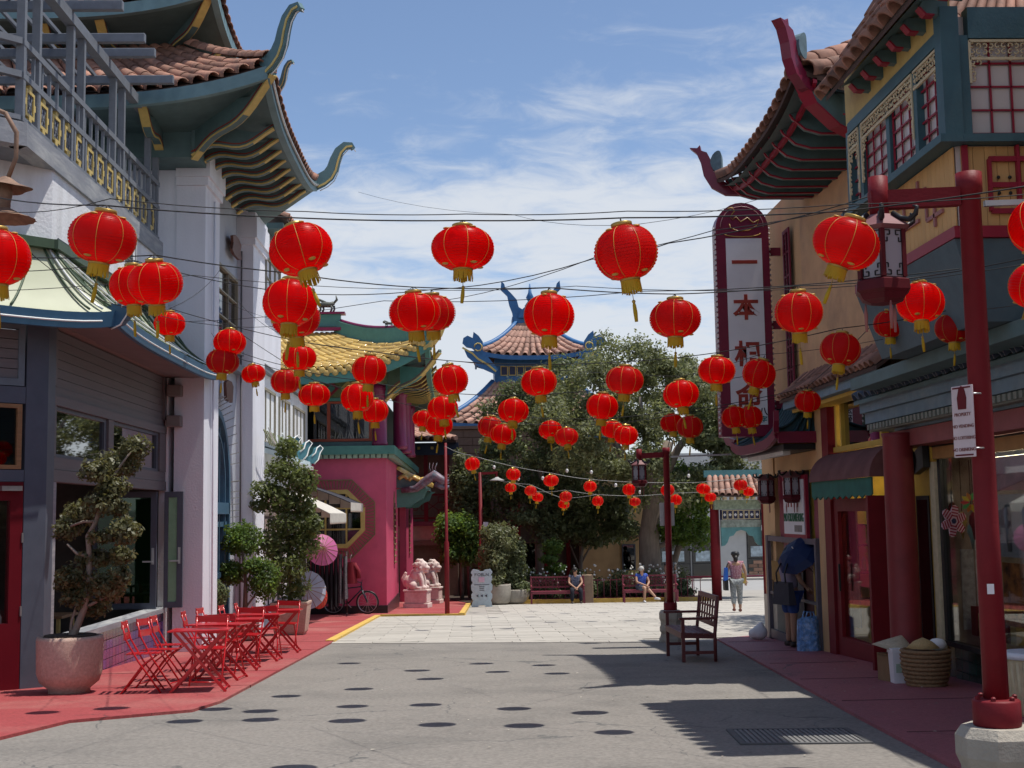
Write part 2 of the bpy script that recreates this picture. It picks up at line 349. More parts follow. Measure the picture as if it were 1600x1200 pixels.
# asphalt: stained, cracked, spotted with gum
def weathered(name, col, dark, crack, spots=True, cscale=.42, rough=.9):
    m = mat(name, col, rough, .24, 26, .4, 160, dirt=dark, dscale=.62, damt=.85); t = m.node_tree; b = t.nodes['Principled BSDF']
    src = b.inputs['Base Color'].links[0].from_socket; geo = t.nodes.new('ShaderNodeNewGeometry')
    nz = t.nodes.new('ShaderNodeTexNoise'); nz.inputs['Scale'].default_value = 1.3; nz.inputs['Detail'].default_value = 6; t.links.new(geo.outputs['Position'], nz.inputs[0])
    va = t.nodes.new('ShaderNodeVectorMath'); va.operation = 'MULTIPLY_ADD'; t.links.new(nz.outputs['Color'], va.inputs[0]); va.inputs[1].default_value = (1.1, 1.1, 0); t.links.new(geo.outputs['Position'], va.inputs[2])
    vo = t.nodes.new('ShaderNodeTexVoronoi'); vo.feature = 'DISTANCE_TO_EDGE'; vo.inputs['Scale'].default_value = cscale; t.links.new(va.outputs[0], vo.inputs[0])
    n2 = t.nodes.new('ShaderNodeTexNoise'); n2.inputs['Scale'].default_value = .7; t.links.new(geo.outputs['Position'], n2.inputs[0])
    w1 = t.nodes.new('ShaderNodeMapRange'); w1.inputs[1].default_value = .45; w1.inputs[2].default_value = .62; w1.inputs[3].default_value = 0; w1.inputs[4].default_value = .0055; t.links.new(n2.outputs[0], w1.inputs[0])
    lt = t.nodes.new('ShaderNodeMath'); lt.operation = 'LESS_THAN'; t.links.new(vo.outputs['Distance'], lt.inputs[0]); t.links.new(w1.outputs[0], lt.inputs[1])
    mx = t.nodes.new('ShaderNodeMixRGB'); t.links.new(lt.outputs[0], mx.inputs[0]); t.links.new(src, mx.inputs[1]); mx.inputs[2].default_value = (*crack, 1); last = mx.outputs[0]
    for sc_, thr, pick, colr in ((2.6, .055, .72, [c*.62 for c in col]), (3.3, .03, .80, [min(.7, c*1.9) for c in col])):
        v2 = t.nodes.new('ShaderNodeTexVoronoi'); v2.inputs['Scale'].default_value = sc_; t.links.new(geo.outputs['Position'], v2.inputs[0])
        l2 = t.nodes.new('ShaderNodeMath'); l2.operation = 'LESS_THAN'; l2.inputs[1].default_value = thr; t.links.new(v2.outputs['Distance'], l2.inputs[0])
        sp = t.nodes.new('ShaderNodeSeparateColor'); t.links.new(v2.outputs['Color'], sp.inputs[0]); g2 = t.nodes.new('ShaderNodeMath'); g2.operation = 'GREATER_THAN'; g2.inputs[1].default_value = pick; t.links.new(sp.outputs[0], g2.inputs[0])
        mu = t.nodes.new('ShaderNodeMath'); mu.operation = 'MULTIPLY'; t.links.new(l2.outputs[0], mu.inputs[0]); t.links.new(g2.outputs[0], mu.inputs[1])
        m2 = t.nodes.new('ShaderNodeMixRGB'); t.links.new(mu.outputs[0], m2.inputs[0]); t.links.new(last, m2.inputs[1]); m2.inputs[2].default_value = (*colr, 1); last = m2.outputs[0]
    t.links.new(last, b.inputs['Base Color']); return m
m_asph = weathered('weathered_asphalt', (.215, .198, .178), (.14, .131, .12), (.12, .117, .11))
m_redwalk = weathered('worn_red_concrete', (.31, .052, .054), (.37, .15, .13), (.17, .04, .04), rough=.7)
m_darkwalk = weathered('worn_dark_red_concrete', (.31, .092, .108), (.20, .07, .085), (.09, .03, .04), rough=.55)
# ------------------------------------------------------------------ the setting: ground
def sheet(name, pts, m, z=0.0, th=0, parent=None):
    mb = MB(); n = len(pts); mb.add([(x, y, G(y)+z) for x, y in pts], [tuple(range(n))])
    if th:
        mb.add([(x, y, G(y)+z-th) for x, y in pts], [])
        for i in range(n):
            j = (i+1) % n; mb.f.append((i, n+i, n+j, j)); mb.sm.append(False)
    o = mb.build(name, m, parent)
    return o
struct(sheet('ground', [(-200, -60), (200, -60), (200, 420), (-200, 420)], m_ground, -.05))
struct(sheet('road', [(-9, -15), (9, -15), (9, 24.0), (3.4, 23.45), (-2.77, 24.9), (-9, 24.9)], m_asph, 0))
struct(sheet('far_road', [(-60, 62), (90, 62), (90, 93), (-60, 93)], mat('far_road_asphalt', (.30, .295, .285), .9, .1, 2), -.012))
far_walk = struct(sheet('far_pavement', [(-60, 93), (90, 93), (90, 100), (-60, 100)], m_kerb, .12, .14))
plaza = struct(sheet('plaza_paving', [(-2.77, 24.9), (3.4, 23.45), (9, 24.0), (40, 24.0), (40, 62), (-9, 62), (-9, 24.9)], m_grout, -.008))
# pavers: nearest ones single stones, the rest one mass
pm = None; far_mb = MB(); cells = []
pw, pl = .92, .62
for r in range(36):
    for c in range(-4, 18):
        x = c*pw+(pw/2 if r % 2 else 0); y = 24.2+r*pl
        yb = 24.9+(x+2.77)*(23.45-24.9)/6.17 if x < 3.4 else 23.9
        if x < -3.1 or y < yb+pl*.55 or y > 46.9: continue
        if y > 37.4 and x < .5: continue
        cells.append((x, y))
pmesh = MB().box((-pw/2+.006, -pl/2+.006, -.03), (pw/2-.006, pl/2-.006, .006)).mesh('paver'); pmesh.materials.append(m_paver)
tilt = math.atan(-SLOPE)
cells.sort(key=lambda c: c[1])
for i, (x, y) in enumerate(cells):
    dz = random.uniform(-.002, .002)
    if i < 300:
        o = link('paver', pmesh, None, plaza); o.location = (x, y, G(y)+dz); o.rotation_euler = (tilt, 0, 0)
    else:
        far_mb.box((-pw/2+.006, -pl/2+.006, -.03), (pw/2-.006, pl/2-.006, .006), Matrix.Translation((x, y, G(y)+dz)) @ Matrix.Rotation(tilt, 4, 'X'))
fo = far_mb.build('paver', m_paver, plaza); fo['kind'] = 'stuff'
# edging stones between asphalt and pavers
for i in range(7):
    a = i/7; b = (i+1)/7; x0, y0 = -2.77+6.17*a, 24.9-1.45*a; x1, y1 = -2.77+6.17*b-.015, 24.9-1.45*b
    MB().hexa([(x0, y0, G(y0)-.05), (x1, y1, G(y1)-.05), (x1, y1+.28, G(y1)-.05), (x0, y0+.28, G(y0)-.05), (x0, y0, G(y0)+.009), (x1, y1, G(y1)+.009), (x1, y1+.28, G(y1)+.009), (x0, y0+.28, G(y0)+.009)]).build('edging_stone', m_paver, plaza)
# red pavements
lw = struct(sheet('pavement_left', [(-14, 10.4), (-4.13, 11.56), (-3.89, 12.75), (-2.87, 13.48), (-2.74, 14.3), (-2.68, 25.2), (-2.65, 37.9), (-.22, 37.3), (-.05, 47.1), (-.05, 60), (-14, 60)], m_redwalk, .03, .06))
rw = struct(sheet('pavement_right', [(3.1, -10), (14, -10), (14, 25.2), (6.6, 25.6), (4.49, 23.73), (3.5, 11.79), (3.29, 8.97)], m_darkwalk, .03, .06))
# joints in the red concrete: real grooves filled with grit
for y in (16.1, 18.3, 20.5, 22.8, 25.2, 28.0, 31, 34.5):
    MB().hexa([(-5.3, y, G(y)), (-2.72, y, G(y)), (-2.72, y+.016, G(y)), (-5.3, y+.016, G(y)), (-5.3, y, G(y)+.0335), (-2.72, y, G(y)+.0335), (-2.72, y+.016, G(y)+.0335), (-5.3, y+.016, G(y)+.0335)]).build('joint', mat('grit_joint', (.2, .055, .055), .9), lw)
for y in (8.2, 10.6, 13.0, 15.4, 17.8, 20.2, 22.6):
    x0 = 3.55+.08*max(0, y-11)
    MB().hexa([(x0, y, G(y)), (5.3, y, G(y)), (5.3, y+.014, G(y)), (x0, y+.014, G(y)), (x0, y, G(y)+.0335), (5.3, y, G(y)+.0335), (5.3, y+.014, G(y)+.0335), (x0, y+.014, G(y)+.0335)]).build('joint', mat('dark_grit_joint', (.07, .02, .025), .9), rw)
def kerb(name, path, m, w=.15, h=.10, parent=None):
    mb = MB()
    for (x0, y0), (x1, y1) in zip(path, path[1:]):
        d = V((x1-x0, y1-y0)).normalized(); n = V((-d.y, d.x))*w
        P = [(x0, y0), (x1, y1), (x1+n.x, y1+n.y), (x0+n.x, y0+n.y)]
        mb.hexa([(x, y, G(y)-.05) for x, y in P]+[(x, y, G(y)+h) for x, y in P])
    return mb.build(name, m, parent)
kerb('yellow_kerb', [(-2.67, 25.2), (-2.64, 37.75)], m_yellowk, .16, .05, lw)
kerb('yellow_kerb', [(-2.64, 37.75), (-.2, 37.3)], m_yellowk, .16, .06, lw)
kerb('yellow_kerb', [(-.2, 37.3), (-.03, 46.9)], m_yellowk, .16, .08, lw)
bed = struct(sheet('planting_bed', [(.2, 47.5), (8.7, 47.2), (8.7, 60), (-2, 60), (.0, 47.6)], m_soil, .05, .1))
kerb('yellow_kerb', [(.0, 47.35), (8.75, 47.05)], m_yellowk, .2, .14, bed)
# drain grate
gr = thing('drain_grate', 'dark iron drain grate set in the asphalt by the right pavement', 'drain grate', (2.66, 10.7, G(10.7)))
gr.rotation_euler = (tilt, 0, R(-4))
mb = MB(); mb.box((-.52, -.46, -.03), (.52, -.41, .012)); mb.box((-.52, .41, -.03), (.52, .46, .012)); mb.box((-.52, -.41, -.03), (-.47, .41, .012)); mb.box((.47, -.41, -.03), (.52, .41, .012)); mb.build('frame', MATS.get('grate_frame') or mat('grate_frame', (.09, .09, .09), .7), gr)
MB().box((-.47, -.41, -.03), (.47, .41, .003)).build('pit', mat('pit_dark', (.10, .098, .094), .9), gr)
bm_ = MB().box((-.012, -.41, -.0), (.012, .41, .010)).mesh('bar'); bm_.materials.append(mat('iron_bar', (.165, .162, .16), .7, .2, 10))
for i in range(22):
    o = link('bar', bm_, None, gr); o.location = (-.45+i*.0428, 0, 0)

# ------------------------------------------------------------------ barrel tiles
def tile_mesh(name, m, n=7, r1=.44, th=.10):
    mb = MB(); vs = []; fs = []
    for y, ro in ((0, .5), (1, r1)):
        for rr in (ro, ro-th):
            for j in range(n+1):
                a = math.pi*j/n; vs.append((rr*math.cos(a), y, rr*math.sin(a)))
    k = n+1
    for j in range(n):
        fs.append((j, j+1, 2*k+j+1, 2*k+j)[::-1]); fs.append((k+j, k+j+1, 3*k+j+1, 3*k+j)); fs.append((j, j+1, k+j+1, k+j))
    mb.add(vs, fs, True); me = mb.mesh(name); me.materials.append(m); return me
TM = {k: tile_mesh('tile', v) for k, v in dict(red=m_tile, pale=m_tilepale, yellow=m_tileyel, slate=m_tileslate).items()}
class Tiles:
    def __init__(s, parent, kind, limit=300, name='tile'): s.p = parent; s.k = kind; s.l = []; s.lim = limit; s.name = name
    def roof(s, P, ncol, nrow, w=None, over=1.12, lift=.0, jit=.012, tiltup=.03, rows=None):
        for c in range(ncol):
            u = (c+.5)/ncol
            for r in (rows or range(nrow)):
                t0 = r/nrow; t1 = min(1, (r+over)/nrow)
                a = V(P(u, t0)); b = V(P(u, t1)); y = (b-a); ln = y.length
                x = V(P(min(1, u+.01), t0))-V(P(max(0, u-.01), t0)); z = x.cross(y)
                if z.z < 0: z = -z
                z.normalize(); y.normalize(); x = y.cross(z).normalized()
                ww = w or (V(P(min(1, (c+1)/ncol), t0))-V(P(c/ncol, t0))).length*.92
                q = random.uniform(-jit, jit)
                yy = (y+z*(-tiltup)+x*q).normalized(); zz_ = x.cross(yy).normalized()
                m = Matrix((x*ww, yy*ln, zz_*ww)).transposed().to_4x4(); m.translation = a+z*(lift+.03*ww)+z*tiltup*ln*.9
                s.l.append(m)
        return s
    def finish(s):
        s.l.sort(key=lambda m: (m.translation-CP).length); me = TM[s.k]
        for m in s.l[:s.lim]:
            o = link(s.name, me, None, s.p); o.matrix_local = m
        if len(s.l) > s.lim:
            mb = MB(); vs = [v.co.copy() for v in me.vertices]; fs = [tuple(p.vertices) for p in me.polygons]
            for m in s.l[s.lim:]: mb.add(vs, fs, True, m)
            o = mb.build(s.name, me.materials[0], s.p); o['kind'] = 'stuff'
def cap_tiles(parent, pts, w, kind='red', step=.32):
    pts = [V(p) for p in pts]; me = TM[kind]
    acc = []; 
    for a, b in zip(pts, pts[1:]):
        n = max(1, round((b-a).length/step))
        for k in range(n): acc.append((a.lerp(b, k/n), (b-a).normalized(), (b-a).length/n))
    for p, d, ln in acc:
        x = d.cross(V((0, 0, 1))).normalized(); z = x.cross(d).normalized(); y = (d-z*.05).normalized()
        m = Matrix((x*w*random.uniform(.95, 1.05), y*ln*1.15, z*w)).transposed().to_4x4(); m.translation = p+z*.02
        o = link('cap_tile', me, None, parent); o.matrix_local = m
def roofP(e0, e1, u0, u1, sag=.15, l0=0, l1=0, pw=3.0):
    """curved roof sheet: eave e0-e1 (ends lifted l0, l1), upper line u0-u1"""
    e0, e1, u0, u1 = map(V, (e0, e1, u0, u1))
    def P(u, t):
        e = e0.lerp(e1, u); e = e+V((0, 0, l0*max(0, 1-u*2)**pw + l1*max(0, u*2-1)**pw)); q = u0.lerp(u1, u)
        p = e.lerp(q, t); p.z -= sag*4*t*(1-t); return p
    return P
def horn(name, m, parent, o, ax, pts, wf, th, ay=(0, 0, 1), trim=None, trim_m=None):
    h = MB().strip(pts, wf, o, ax, ay, th).build(name, m, parent)
    return h
# ------------------------------------------------------------------ corner cafe building (left)
FX = -5.35; K = V((FX, 16.4, 0)); CD = V((-.7071, -.7071, 0)); CN = V((.7071, -.7071, 0))
def ch(s, off=0, z=0): p = K+CD*s+CN*off; return V((p.x, p.y, z))
def chbox(s0, s1, o0, o1, z0, z1, mb=None):
    mb = mb or MB(); q = [ch(s0, o1), ch(s0, o0), ch(s1, o0), ch(s1, o1)]
    return mb.hexa([(p.x, p.y, z0) for p in q]+[(p.x, p.y, z1) for p in q])
cafe = thing('cafe_building', 'white and slate corner cafe with balcony, pergola and tiled pagoda roof on the left', 'building')
gz = G(18)
# --- street shopfront
B((FX-.2, 16.7, gz-.5), (FX-.012, 22.75, -.135), 'base_wall', m_granite, cafe)
tcol = [mat('glazed_tile_%d' % i, c, .2, .25, 9, coat=.5) for i, c in enumerate([(.10, .035, .16), (.05, .04, .20), (.16, .04, .14), (.09, .07, .17), (.03, .03, .11)])]
tmsh = []
for m in tcol:
    me = MB().box((-.012, -.078, -.064), (.010, .078, .064)).mesh('tile'); me.materials.append(m); tmsh.append(me)
for r in range(5):
    for c in range(36):
        y = 16.79+c*.165
        if y > 22.65 or (-.205-r*.137) < G(y)-.08: continue
        o = link('wall_tile', random.choice(tmsh), None, cafe); o.location = (FX, y, -.21-r*.137)
B((FX-.22, 16.62, -.134), (FX+.06, 22.72, -.055), 'sill', m_greybeam, cafe)
MB().prism([(FX, 16.4), (FX+.02, 16.62), (FX-.28, 16.64), (ch(.29, -.22).x, ch(.29, -.22).y), (ch(.29).x, ch(.29).y)], (0, 0, (gz-.5+3.98)/2), (1, 0, 0), (0, 1, 0), 3.98-gz+.5).build('corner_post', m_slate, cafe)
B((FX-.15, 16.625, -.05), (FX+.015, 16.75, 1.96), 'jamb', m_greybeam, cafe)
B((FX-.16, 16.625, 1.965), (FX+.01, 22.75, 2.12), 'beam', m_siding, cafe)
B((FX-.14, 16.625, 2.125), (FX-.005, 22.75, 2.285), 'beam', m_siding, cafe)
for y0, y1 in ((16.64, 16.74), (19.15, 19.42), (22.3, 22.75)):
    B((FX-.13, y0, 2.29), (FX+.004, y1, 2.95), 'mullion', m_siding, cafe)
for y0, y1 in ((16.745, 19.145), (19.425, 22.295)):
    f = MB().box((FX-.1, y0, 2.29), (FX-.03, y0+.05, 2.95)).box((FX-.1, y1-.11, 2.29), (FX-.03, y1, 2.95)).box((FX-.1, y0+.05, 2.29), (FX-.03, y1-.11, 2.33)).box((FX-.1, y0+.05, 2.90), (FX-.03, y1-.11, 2.95)).build('transom_window', m_slate, cafe)
    B((FX-.075, y0+.05, 2.33), (FX-.065, y1-.11, 2.90), 'pane', glass('transom_glass', (.10, .12, .10), 2.6), f)
B((FX-.14, 16.625, 2.955), (FX+.012, 22.75, 3.08), 'beam', m_siding, cafe)
B((FX-.14, 16.625, 3.085), (FX-.02, 22.75, 3.2), 'beam', m_siding, cafe)
plk = MB().box((-.05, 0, 0), (0, 5.86, .117)).mesh('plank'); plk.materials.append(m_siding)
for i in range(6):
    o = link('siding_plank', plk, None, cafe); o.location = (FX-.04, 16.76, 3.205+i*.125); o.rotation_euler = (0, R(3), 0)
for y0, y1 in ((16.63, 16.75), (22.62, 22.76)): B((FX-.14, y0, 3.205), (FX+.004, y1, 3.96), 'siding_frame', m_siding, cafe)
B((FX-.12, 16.625, 3.965), (FX+.10, 22.8, 4.07), 'moulding', mat('dusty_rose_moulding', (.20, .14, .13), .7), cafe)
B((FX-.12, 22.76, gz-.5), (FX+.03, 23.9, 3.96), 'pilaster', m_white, cafe)
# floodlights on the pilaster
for z in (3.72, 3.18): B((FX+.03, 22.6, z-.1), (FX+.28, 22.85, z+.1), 'floodlight', mat('lamp_housing', (.2, .18, .17), .6), cafe, .02)
# --- interior seen through the opening
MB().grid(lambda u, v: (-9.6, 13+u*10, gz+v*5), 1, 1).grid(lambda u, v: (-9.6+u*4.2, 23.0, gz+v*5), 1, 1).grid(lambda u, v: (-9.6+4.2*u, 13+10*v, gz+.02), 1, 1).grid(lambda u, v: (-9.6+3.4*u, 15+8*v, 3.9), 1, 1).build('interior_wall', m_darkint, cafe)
for i, (x, y) in enumerate(((-6.3, 17.6), (-6.4, 19.6), (-6.9, 16.4))):
    t = thing('dining_table', ['wooden table inside the cafe behind the bonsai tree', 'wooden table inside the cafe further down the open window', 'wooden table inside the cafe behind the red door'][i], 'table', (x, y, gz))
    B((-.4, -.4, .72), (.4, .4, .76), 'table_top', m_wood, t)
    for a in (-.33, .33):
        for b in (-.33, .33): B((a-.025, b-.025, 0), (a+.025, b+.025, .72), 'leg', m_gold, t)
    for j in range(2):
        bt = MB().lathe([(.035, 0), (.035, .12), (.012, .17), (.012, .22)], (x+.1*j, y+.12*j-.1, gz+.76), 10).build('sauce_bottle', mat('sauce_red', (.25, .02, .01), .3) if j else mat('bottle_white', (.6, .6, .58), .4))
        tag(bt, ['white', 'red'][j]+' sauce bottle standing on the '+['cafe table behind the bonsai tree', 'farther cafe table', 'cafe table behind the red door'][i], 'bottle', 'bottles on the cafe tables')
# --- folded glass window leaves
for nm, x0, x1, y, m in (('folding_window', -6.45, -5.37, 22.25, m_glassd), ('folding_window', -5.30, -4.98, 22.5, m_glassg)):
    d = MB()
    e = .1
    d.box((x0, y-.03, -.05), (x0+e*.7, y+.03, 1.94)).box((x1-e, y-.03, -.05), (x1, y+.03, 1.94)).box((x0+e*.7, y-.03, -.05), (x1-e, y+.03, .05)).box((x0+e*.7, y-.03, 1.84), (x1-e, y+.03, 1.94))
    o = d.build(nm, m_slate, cafe); B((x0+e*.7, y-.006, .05), (x1-e, y+.006, 1.84), 'pane', m_glassg if x1 < -5.35 else mat('pale_green_film', (.22, .42, .25), .4), o)
    MB().bar((x1-.05, y-.06, .75), (x1-.22, y-.07, .75), .025).box((x1-.075, y-.05, .7), (x1-.035, y-.03, .98)).build('handle', m_metal, o)
# --- chamfered door bay
d = chbox(.30, .46, -.1, 0, gz-.3, 1.95); chbox(1.55, 1.75, -.1, 0, gz-.3, 1.95, d); chbox(.46, 1.55, -.1, 0, 1.72, 1.95, d); chbox(.46, 1.55, -.1, 0, gz-.3, .22, d)
door = d.build('door', m_reddoor, cafe); chbox(.46, 1.55, -.06, -.05, .22, 1.72).build('pane', m_glassd, door); chbox(.34, .6, 0, .06, 1.84, 1.9).build('door_closer', m_metal, door)
for z in (.3, 1.2): chbox(.295, .315, 0, .02, z, z+.12).build('hinge', m_metal, door)
chbox(.30, 3.2, -.12, .005, 1.955, 2.1).build('beam', m_slate, cafe)
d = chbox(.34, .40, -.06, .01, 2.11, 2.92); chbox(.40, 2.8, -.06, .01, 2.11, 2.16, d); chbox(.40, 2.8, -.06, .01, 2.87, 2.92, d); tw = d.build('transom_window', m_wood, cafe); chbox(.40, 2.8, -.04, -.03, 2.16, 2.87).build('pane', m_glassw, tw)
chbox(.30, 3.2, -.12, .006, 2.93, 3.14).build('beam', m_slate, cafe)
d = chbox(.32, .40, -.1, .006, 3.15, 3.95); chbox(.40, 3.0, -.1, .006, 3.15, 3.24, d); chbox(.40, 3.0, -.1, .006, 3.87, 3.95, d); d.build('panel_frame', mat('pale_blue_grey', (.13, .16, .19), .6), cafe)
for i in range(5): chbox(.40, 3.0, -.09, -.02, 3.245+i*.124, 3.36+i*.124).build('siding_plank', m_siding, cafe)
chbox(1.75, 3.4, -.12, 0, gz-.5, 1.95).build('door_jamb', m_slate, cafe)
# --- low canopy roof
E0 = V((-4.5, 16.5, 4.02)); E1 = V((-4.5, 23.25, 4.02)); E2 = E0+CD*3.6
P_can = roofP(E0, E1, (FX, 16.4, 4.95), (FX, 23.25, 4.95), .13, .10, .12, 4)
P_can2 = roofP(E2, E0, ch(3.6, 0, 4.95), (FX, 16.4, 4.95), .13, 0, .10, 4)
can = MB().slab(P_can, 24, 8, .05).slab(P_can2, 14, 8, .05).build('canopy_roof', m_palegreen, cafe)
f = MB()
for P, n in ((P_can, 24), (P_can2, 14)):
    for i in range(n):
        a, b = V(P(i/n, 0)), V(P((i+1)/n, 0)); f.hexa([a+V((0, 0, -.17)), b+V((0, 0, -.17)), b+V((-.06, .05, -.17)), a+V((-.06, .05, -.17)), a+V((.015, -.015, .03)), b+V((.015, -.015, .03)), b+V((-.06, .05, .03)), a+V((-.06, .05, .03))])
f.build('fascia', m_bluefas, can)
MB().tube([V(P_can2(i/14, 0))+V((.03, -.03, -.09)) for i in range(14)], .013, 5).build('neon_tube', m_neon, can)
MB().tube([V(P_can(i/24, 0))+V((.035, 0, -.09)) for i in range(25)], .013, 5).build('neon_tube', m_neon, can)
MB().grid(lambda u, v: V(P_can(u, 0)).lerp(V((FX, P_can(u, 0).y, 3.97)), v)+V((0, 0, -.12*(1-v))), 8, 1).grid(lambda u, v: V(P_can2(u, 0)).lerp(ch(3.6*(1-u), 0, 3.97), v)+V((0, 0, -.12*(1-v))), 8, 1).build('soffit', mat('canopy_soffit', (.16, .125, .13), .8, .1, 4), can)
# ridge cap and curved ribs with neon on the pale roof
MB().box((FX-.02, 16.3, 4.93), (FX+.12, 23.25, 5.05)).build('ridge_cap', m_dkgreen, can)
chbox(0, 3.6, -.02, .12, 4.93, 5.05).build('ridge_cap', m_dkgreen, can)
def rib(P, u0, u1, t0, t1, r, m, n=9, h=.03, nm='rib'):
    MB().tube([V(P(u0+(u1-u0)*i/n, t0+(t1-t0)*i/n))+V((0, 0, h)) for i in range(n+1)], r, 5).build(nm, m, can)
for i in range(9):
    u = .02+i*.105; rib(P_can, u, u+.09, .92, .12, .018, m_dkgreen); rib(P_can, u+.09, u+.03, .92, .35, .013, m_dkgreen)
rib(P_can, .0, .96, .98, .03, .02, m_neon, 22, .05, 'neon_tube'); rib(P_can, .0, .6, .9, .03, .014, m_neon, 16, .06, 'neon_tube'); rib(P_can, 0, .9, .8, .05, .013, m_dkgreen, 20, .05)
for k in range(3): rib(P_can2, 1-.02*k, 1-.05*k, .95, .05, .016, (m_dkgreen, m_neon, m_dkgreen)[k], 10, .05)
rib(P_can2, .9, .62, .9, .08, .016, m_dkgreen); rib(P_can2, .62, .45, .75, .08, .014, m_dkgreen); rib(P_can2, 0, .96, .97, .97, .012, m_neon, 10, .04, 'neon_tube')
# upturned blue corner pieces
sc_ = [(-.30, -.06), (-.12, -.12), (.05, -.08), (.17, .03), (.26, .2), (.16, .17), (.08, .13), (.1, .24), (-.02, .18), (-.12, .2), (-.3, .06)]
MB().prism(sc_, E0+V((.02, -.02, .02)), (.7, -.3, 0), (0, 0, 1), .09).build('corner_ornament', m_bluefas, can)
MB().prism(sc_, E1+V((0, 0, .08)), (.4, .9, 0), (0, 0, 1), .09).build('corner_ornament', m_bluefas, can)
MB().tube([E0+V((.7*x*1.08, -.3*x*1.08-.06, z*1.08+.02)) for x, z in sc_[1:9]], .012, 5).build('neon_tube', m_neon, can)
MB().tube([E1+V((.4*x*1.08+.05, .9*x*1.08, z*1.08+.08)) for x, z in sc_[1:9]], .012, 5).build('neon_tube', m_neon, can)
# --- white wall above the canopy
MB().prism([(FX, 16.4), (FX, 22.8), (-7.4, 22.8), (ch(3.6).x-1.2, ch(3.6).y+1), (ch(3.6).x, ch(3.6).y)], (0, 0, 5.42), (1, 0, 0), (0, 1, 0), 1.13).build('plaster_wall', m_white, cafe)
# --- balcony
BY0 = 15.3
bal = MB().box((FX-.18, BY0, 5.98), (FX+.04, 22.2, 6.27))
BK = V((FX+.04, BY0, 0)); b2 = BK+CD*3; bal.hexa([(BK.x, BK.y, 5.98), (BK.x-.15, BK.y+.15, 5.98), (b2.x-.15, b2.y+.15, 5.98), (b2.x, b2.y, 5.98), (BK.x, BK.y, 6.27), (BK.x-.15, BK.y+.15, 6.27), (b2.x-.15, b2.y+.15, 6.27), (b2.x, b2.y, 6.27)])
balc = bal.build('balcony', m_greybeam, cafe)
MB().prism([(FX-.0, BY0), (FX, 22.2), (-9, 22.2), (-9, BY0-2.6), (b2.x-.2, b2.y)], (0, 0, 6.02), (1, 0, 0), (0, 1, 0), .07).build('balcony_floor', m_greyrail, balc)
def rail(z0, z1, m=m_greyrail, x=FX-.06, w=.09, nm='rail'):
    mb = MB().box((x-w/2, BY0, z0), (x+w/2, 22.15, z1)); a = V((x, BY0, (z0+z1)/2)); mb.bar(a, a+CD*3, w, z1-z0); return mb.build(nm, m, balc)
rail(6.30, 6.36); rail(6.83, 6.91); rail(7.25, 7.33)
fm = MB()
for a, b in (((-.15, -.17), (-.11, .17)), ((.11, -.17), (.15, .17)), ((-.11, .13), (.11, .17)), ((-.11, -.17), (.11, -.13)), ((-.05, .17), (.05, .24)), ((-.05, -.24), (.05, -.17)), ((-.19, -.04), (-.15, .04)), ((.15, -.04), (.19, .04))): fm.box((-.025, a[0], a[1]), (.025, b[0], b[1]))
fme = fm.mesh('frame'); fme.materials.append(m_gold)
nme = MB().box((-.012, -.11, -.13), (.004, .11, .13)).mesh('panel'); nme.materials.append(m_navy)
lat = MB()
for i in range(5): lat.bar((.008, -.11+i*.055, -.13), (.008, -.11+((i*2+2) % 5)*.055, .13), .012)
latm = lat.mesh('fretwork'); latm.materials.append(m_greyrail)
def panel(x, y, z, rz):
    f = link('panel_frame', fme, None, balc); f.location = (x, y, z); f.rotation_euler = (0, 0, rz)
    link('panel', nme, None, f); link('fretwork', latm, None, f)
bp = MB().box((-.035, -.035, 0), (.035, .035, .49)).mesh('baluster'); bp.materials.append(m_greyrail)
for i in range(13):
    y = 15.62+i*.505; panel(FX-.06, y, 6.595, 0)
    o = link('baluster', bp, None, balc); o.location = (FX-.06, y+.2525, 6.35)
for i in range(4):
    p = V((FX-.06, BY0, 0))+CD*(.45+i*.6); panel(p.x, p.y, 6.595, R(-45)); q = p+CD*.3; o = link('baluster', bp, None, balc); o.location = (q.x, q.y, 6.35)
for i in range(22):
    B((FX-.085, 15.45+i*.305, 6.91), (FX-.045, 15.49+i*.305, 7.25), 'spindle', m_greyrail, balc)
for y in (15.35, 15.9, 17.25, 17.75, 19.35, 19.85, 21.5, 22.05):
    B((FX-.12, y-.042, 6.28), (FX-.02, y+.042, 8.24), 'pergola_post', m_greyrail, balc)
for s_ in (.9, 1.7): 
    p = V((FX-.06, BY0, 0))+CD*s_; B((p.x-.06, p.y-.06, 6.28), (p.x+.06, p.y+.06, 8.24), 'pergola_post', m_greyrail, balc)
per = B((FX-.14, 14.2, 8.245), (FX+.0, 22.1, 8.40), 'pergola', m_greyrail, balc)
for y in (14.9, 15.5, 16.5, 17.1, 18.3, 18.9, 20.1, 20.8, 21.8):
    B((-9.5, y-.05, 8.405), (FX+.68, y+.05, 8.54), 'rafter', m_greyrail, per, .012)
for i in range(16): B((FX-.35-i*.26, 13.5, 8.545), (FX-.31-i*.26, 22.2, 8.60), 'slat', m_greyrail, per)
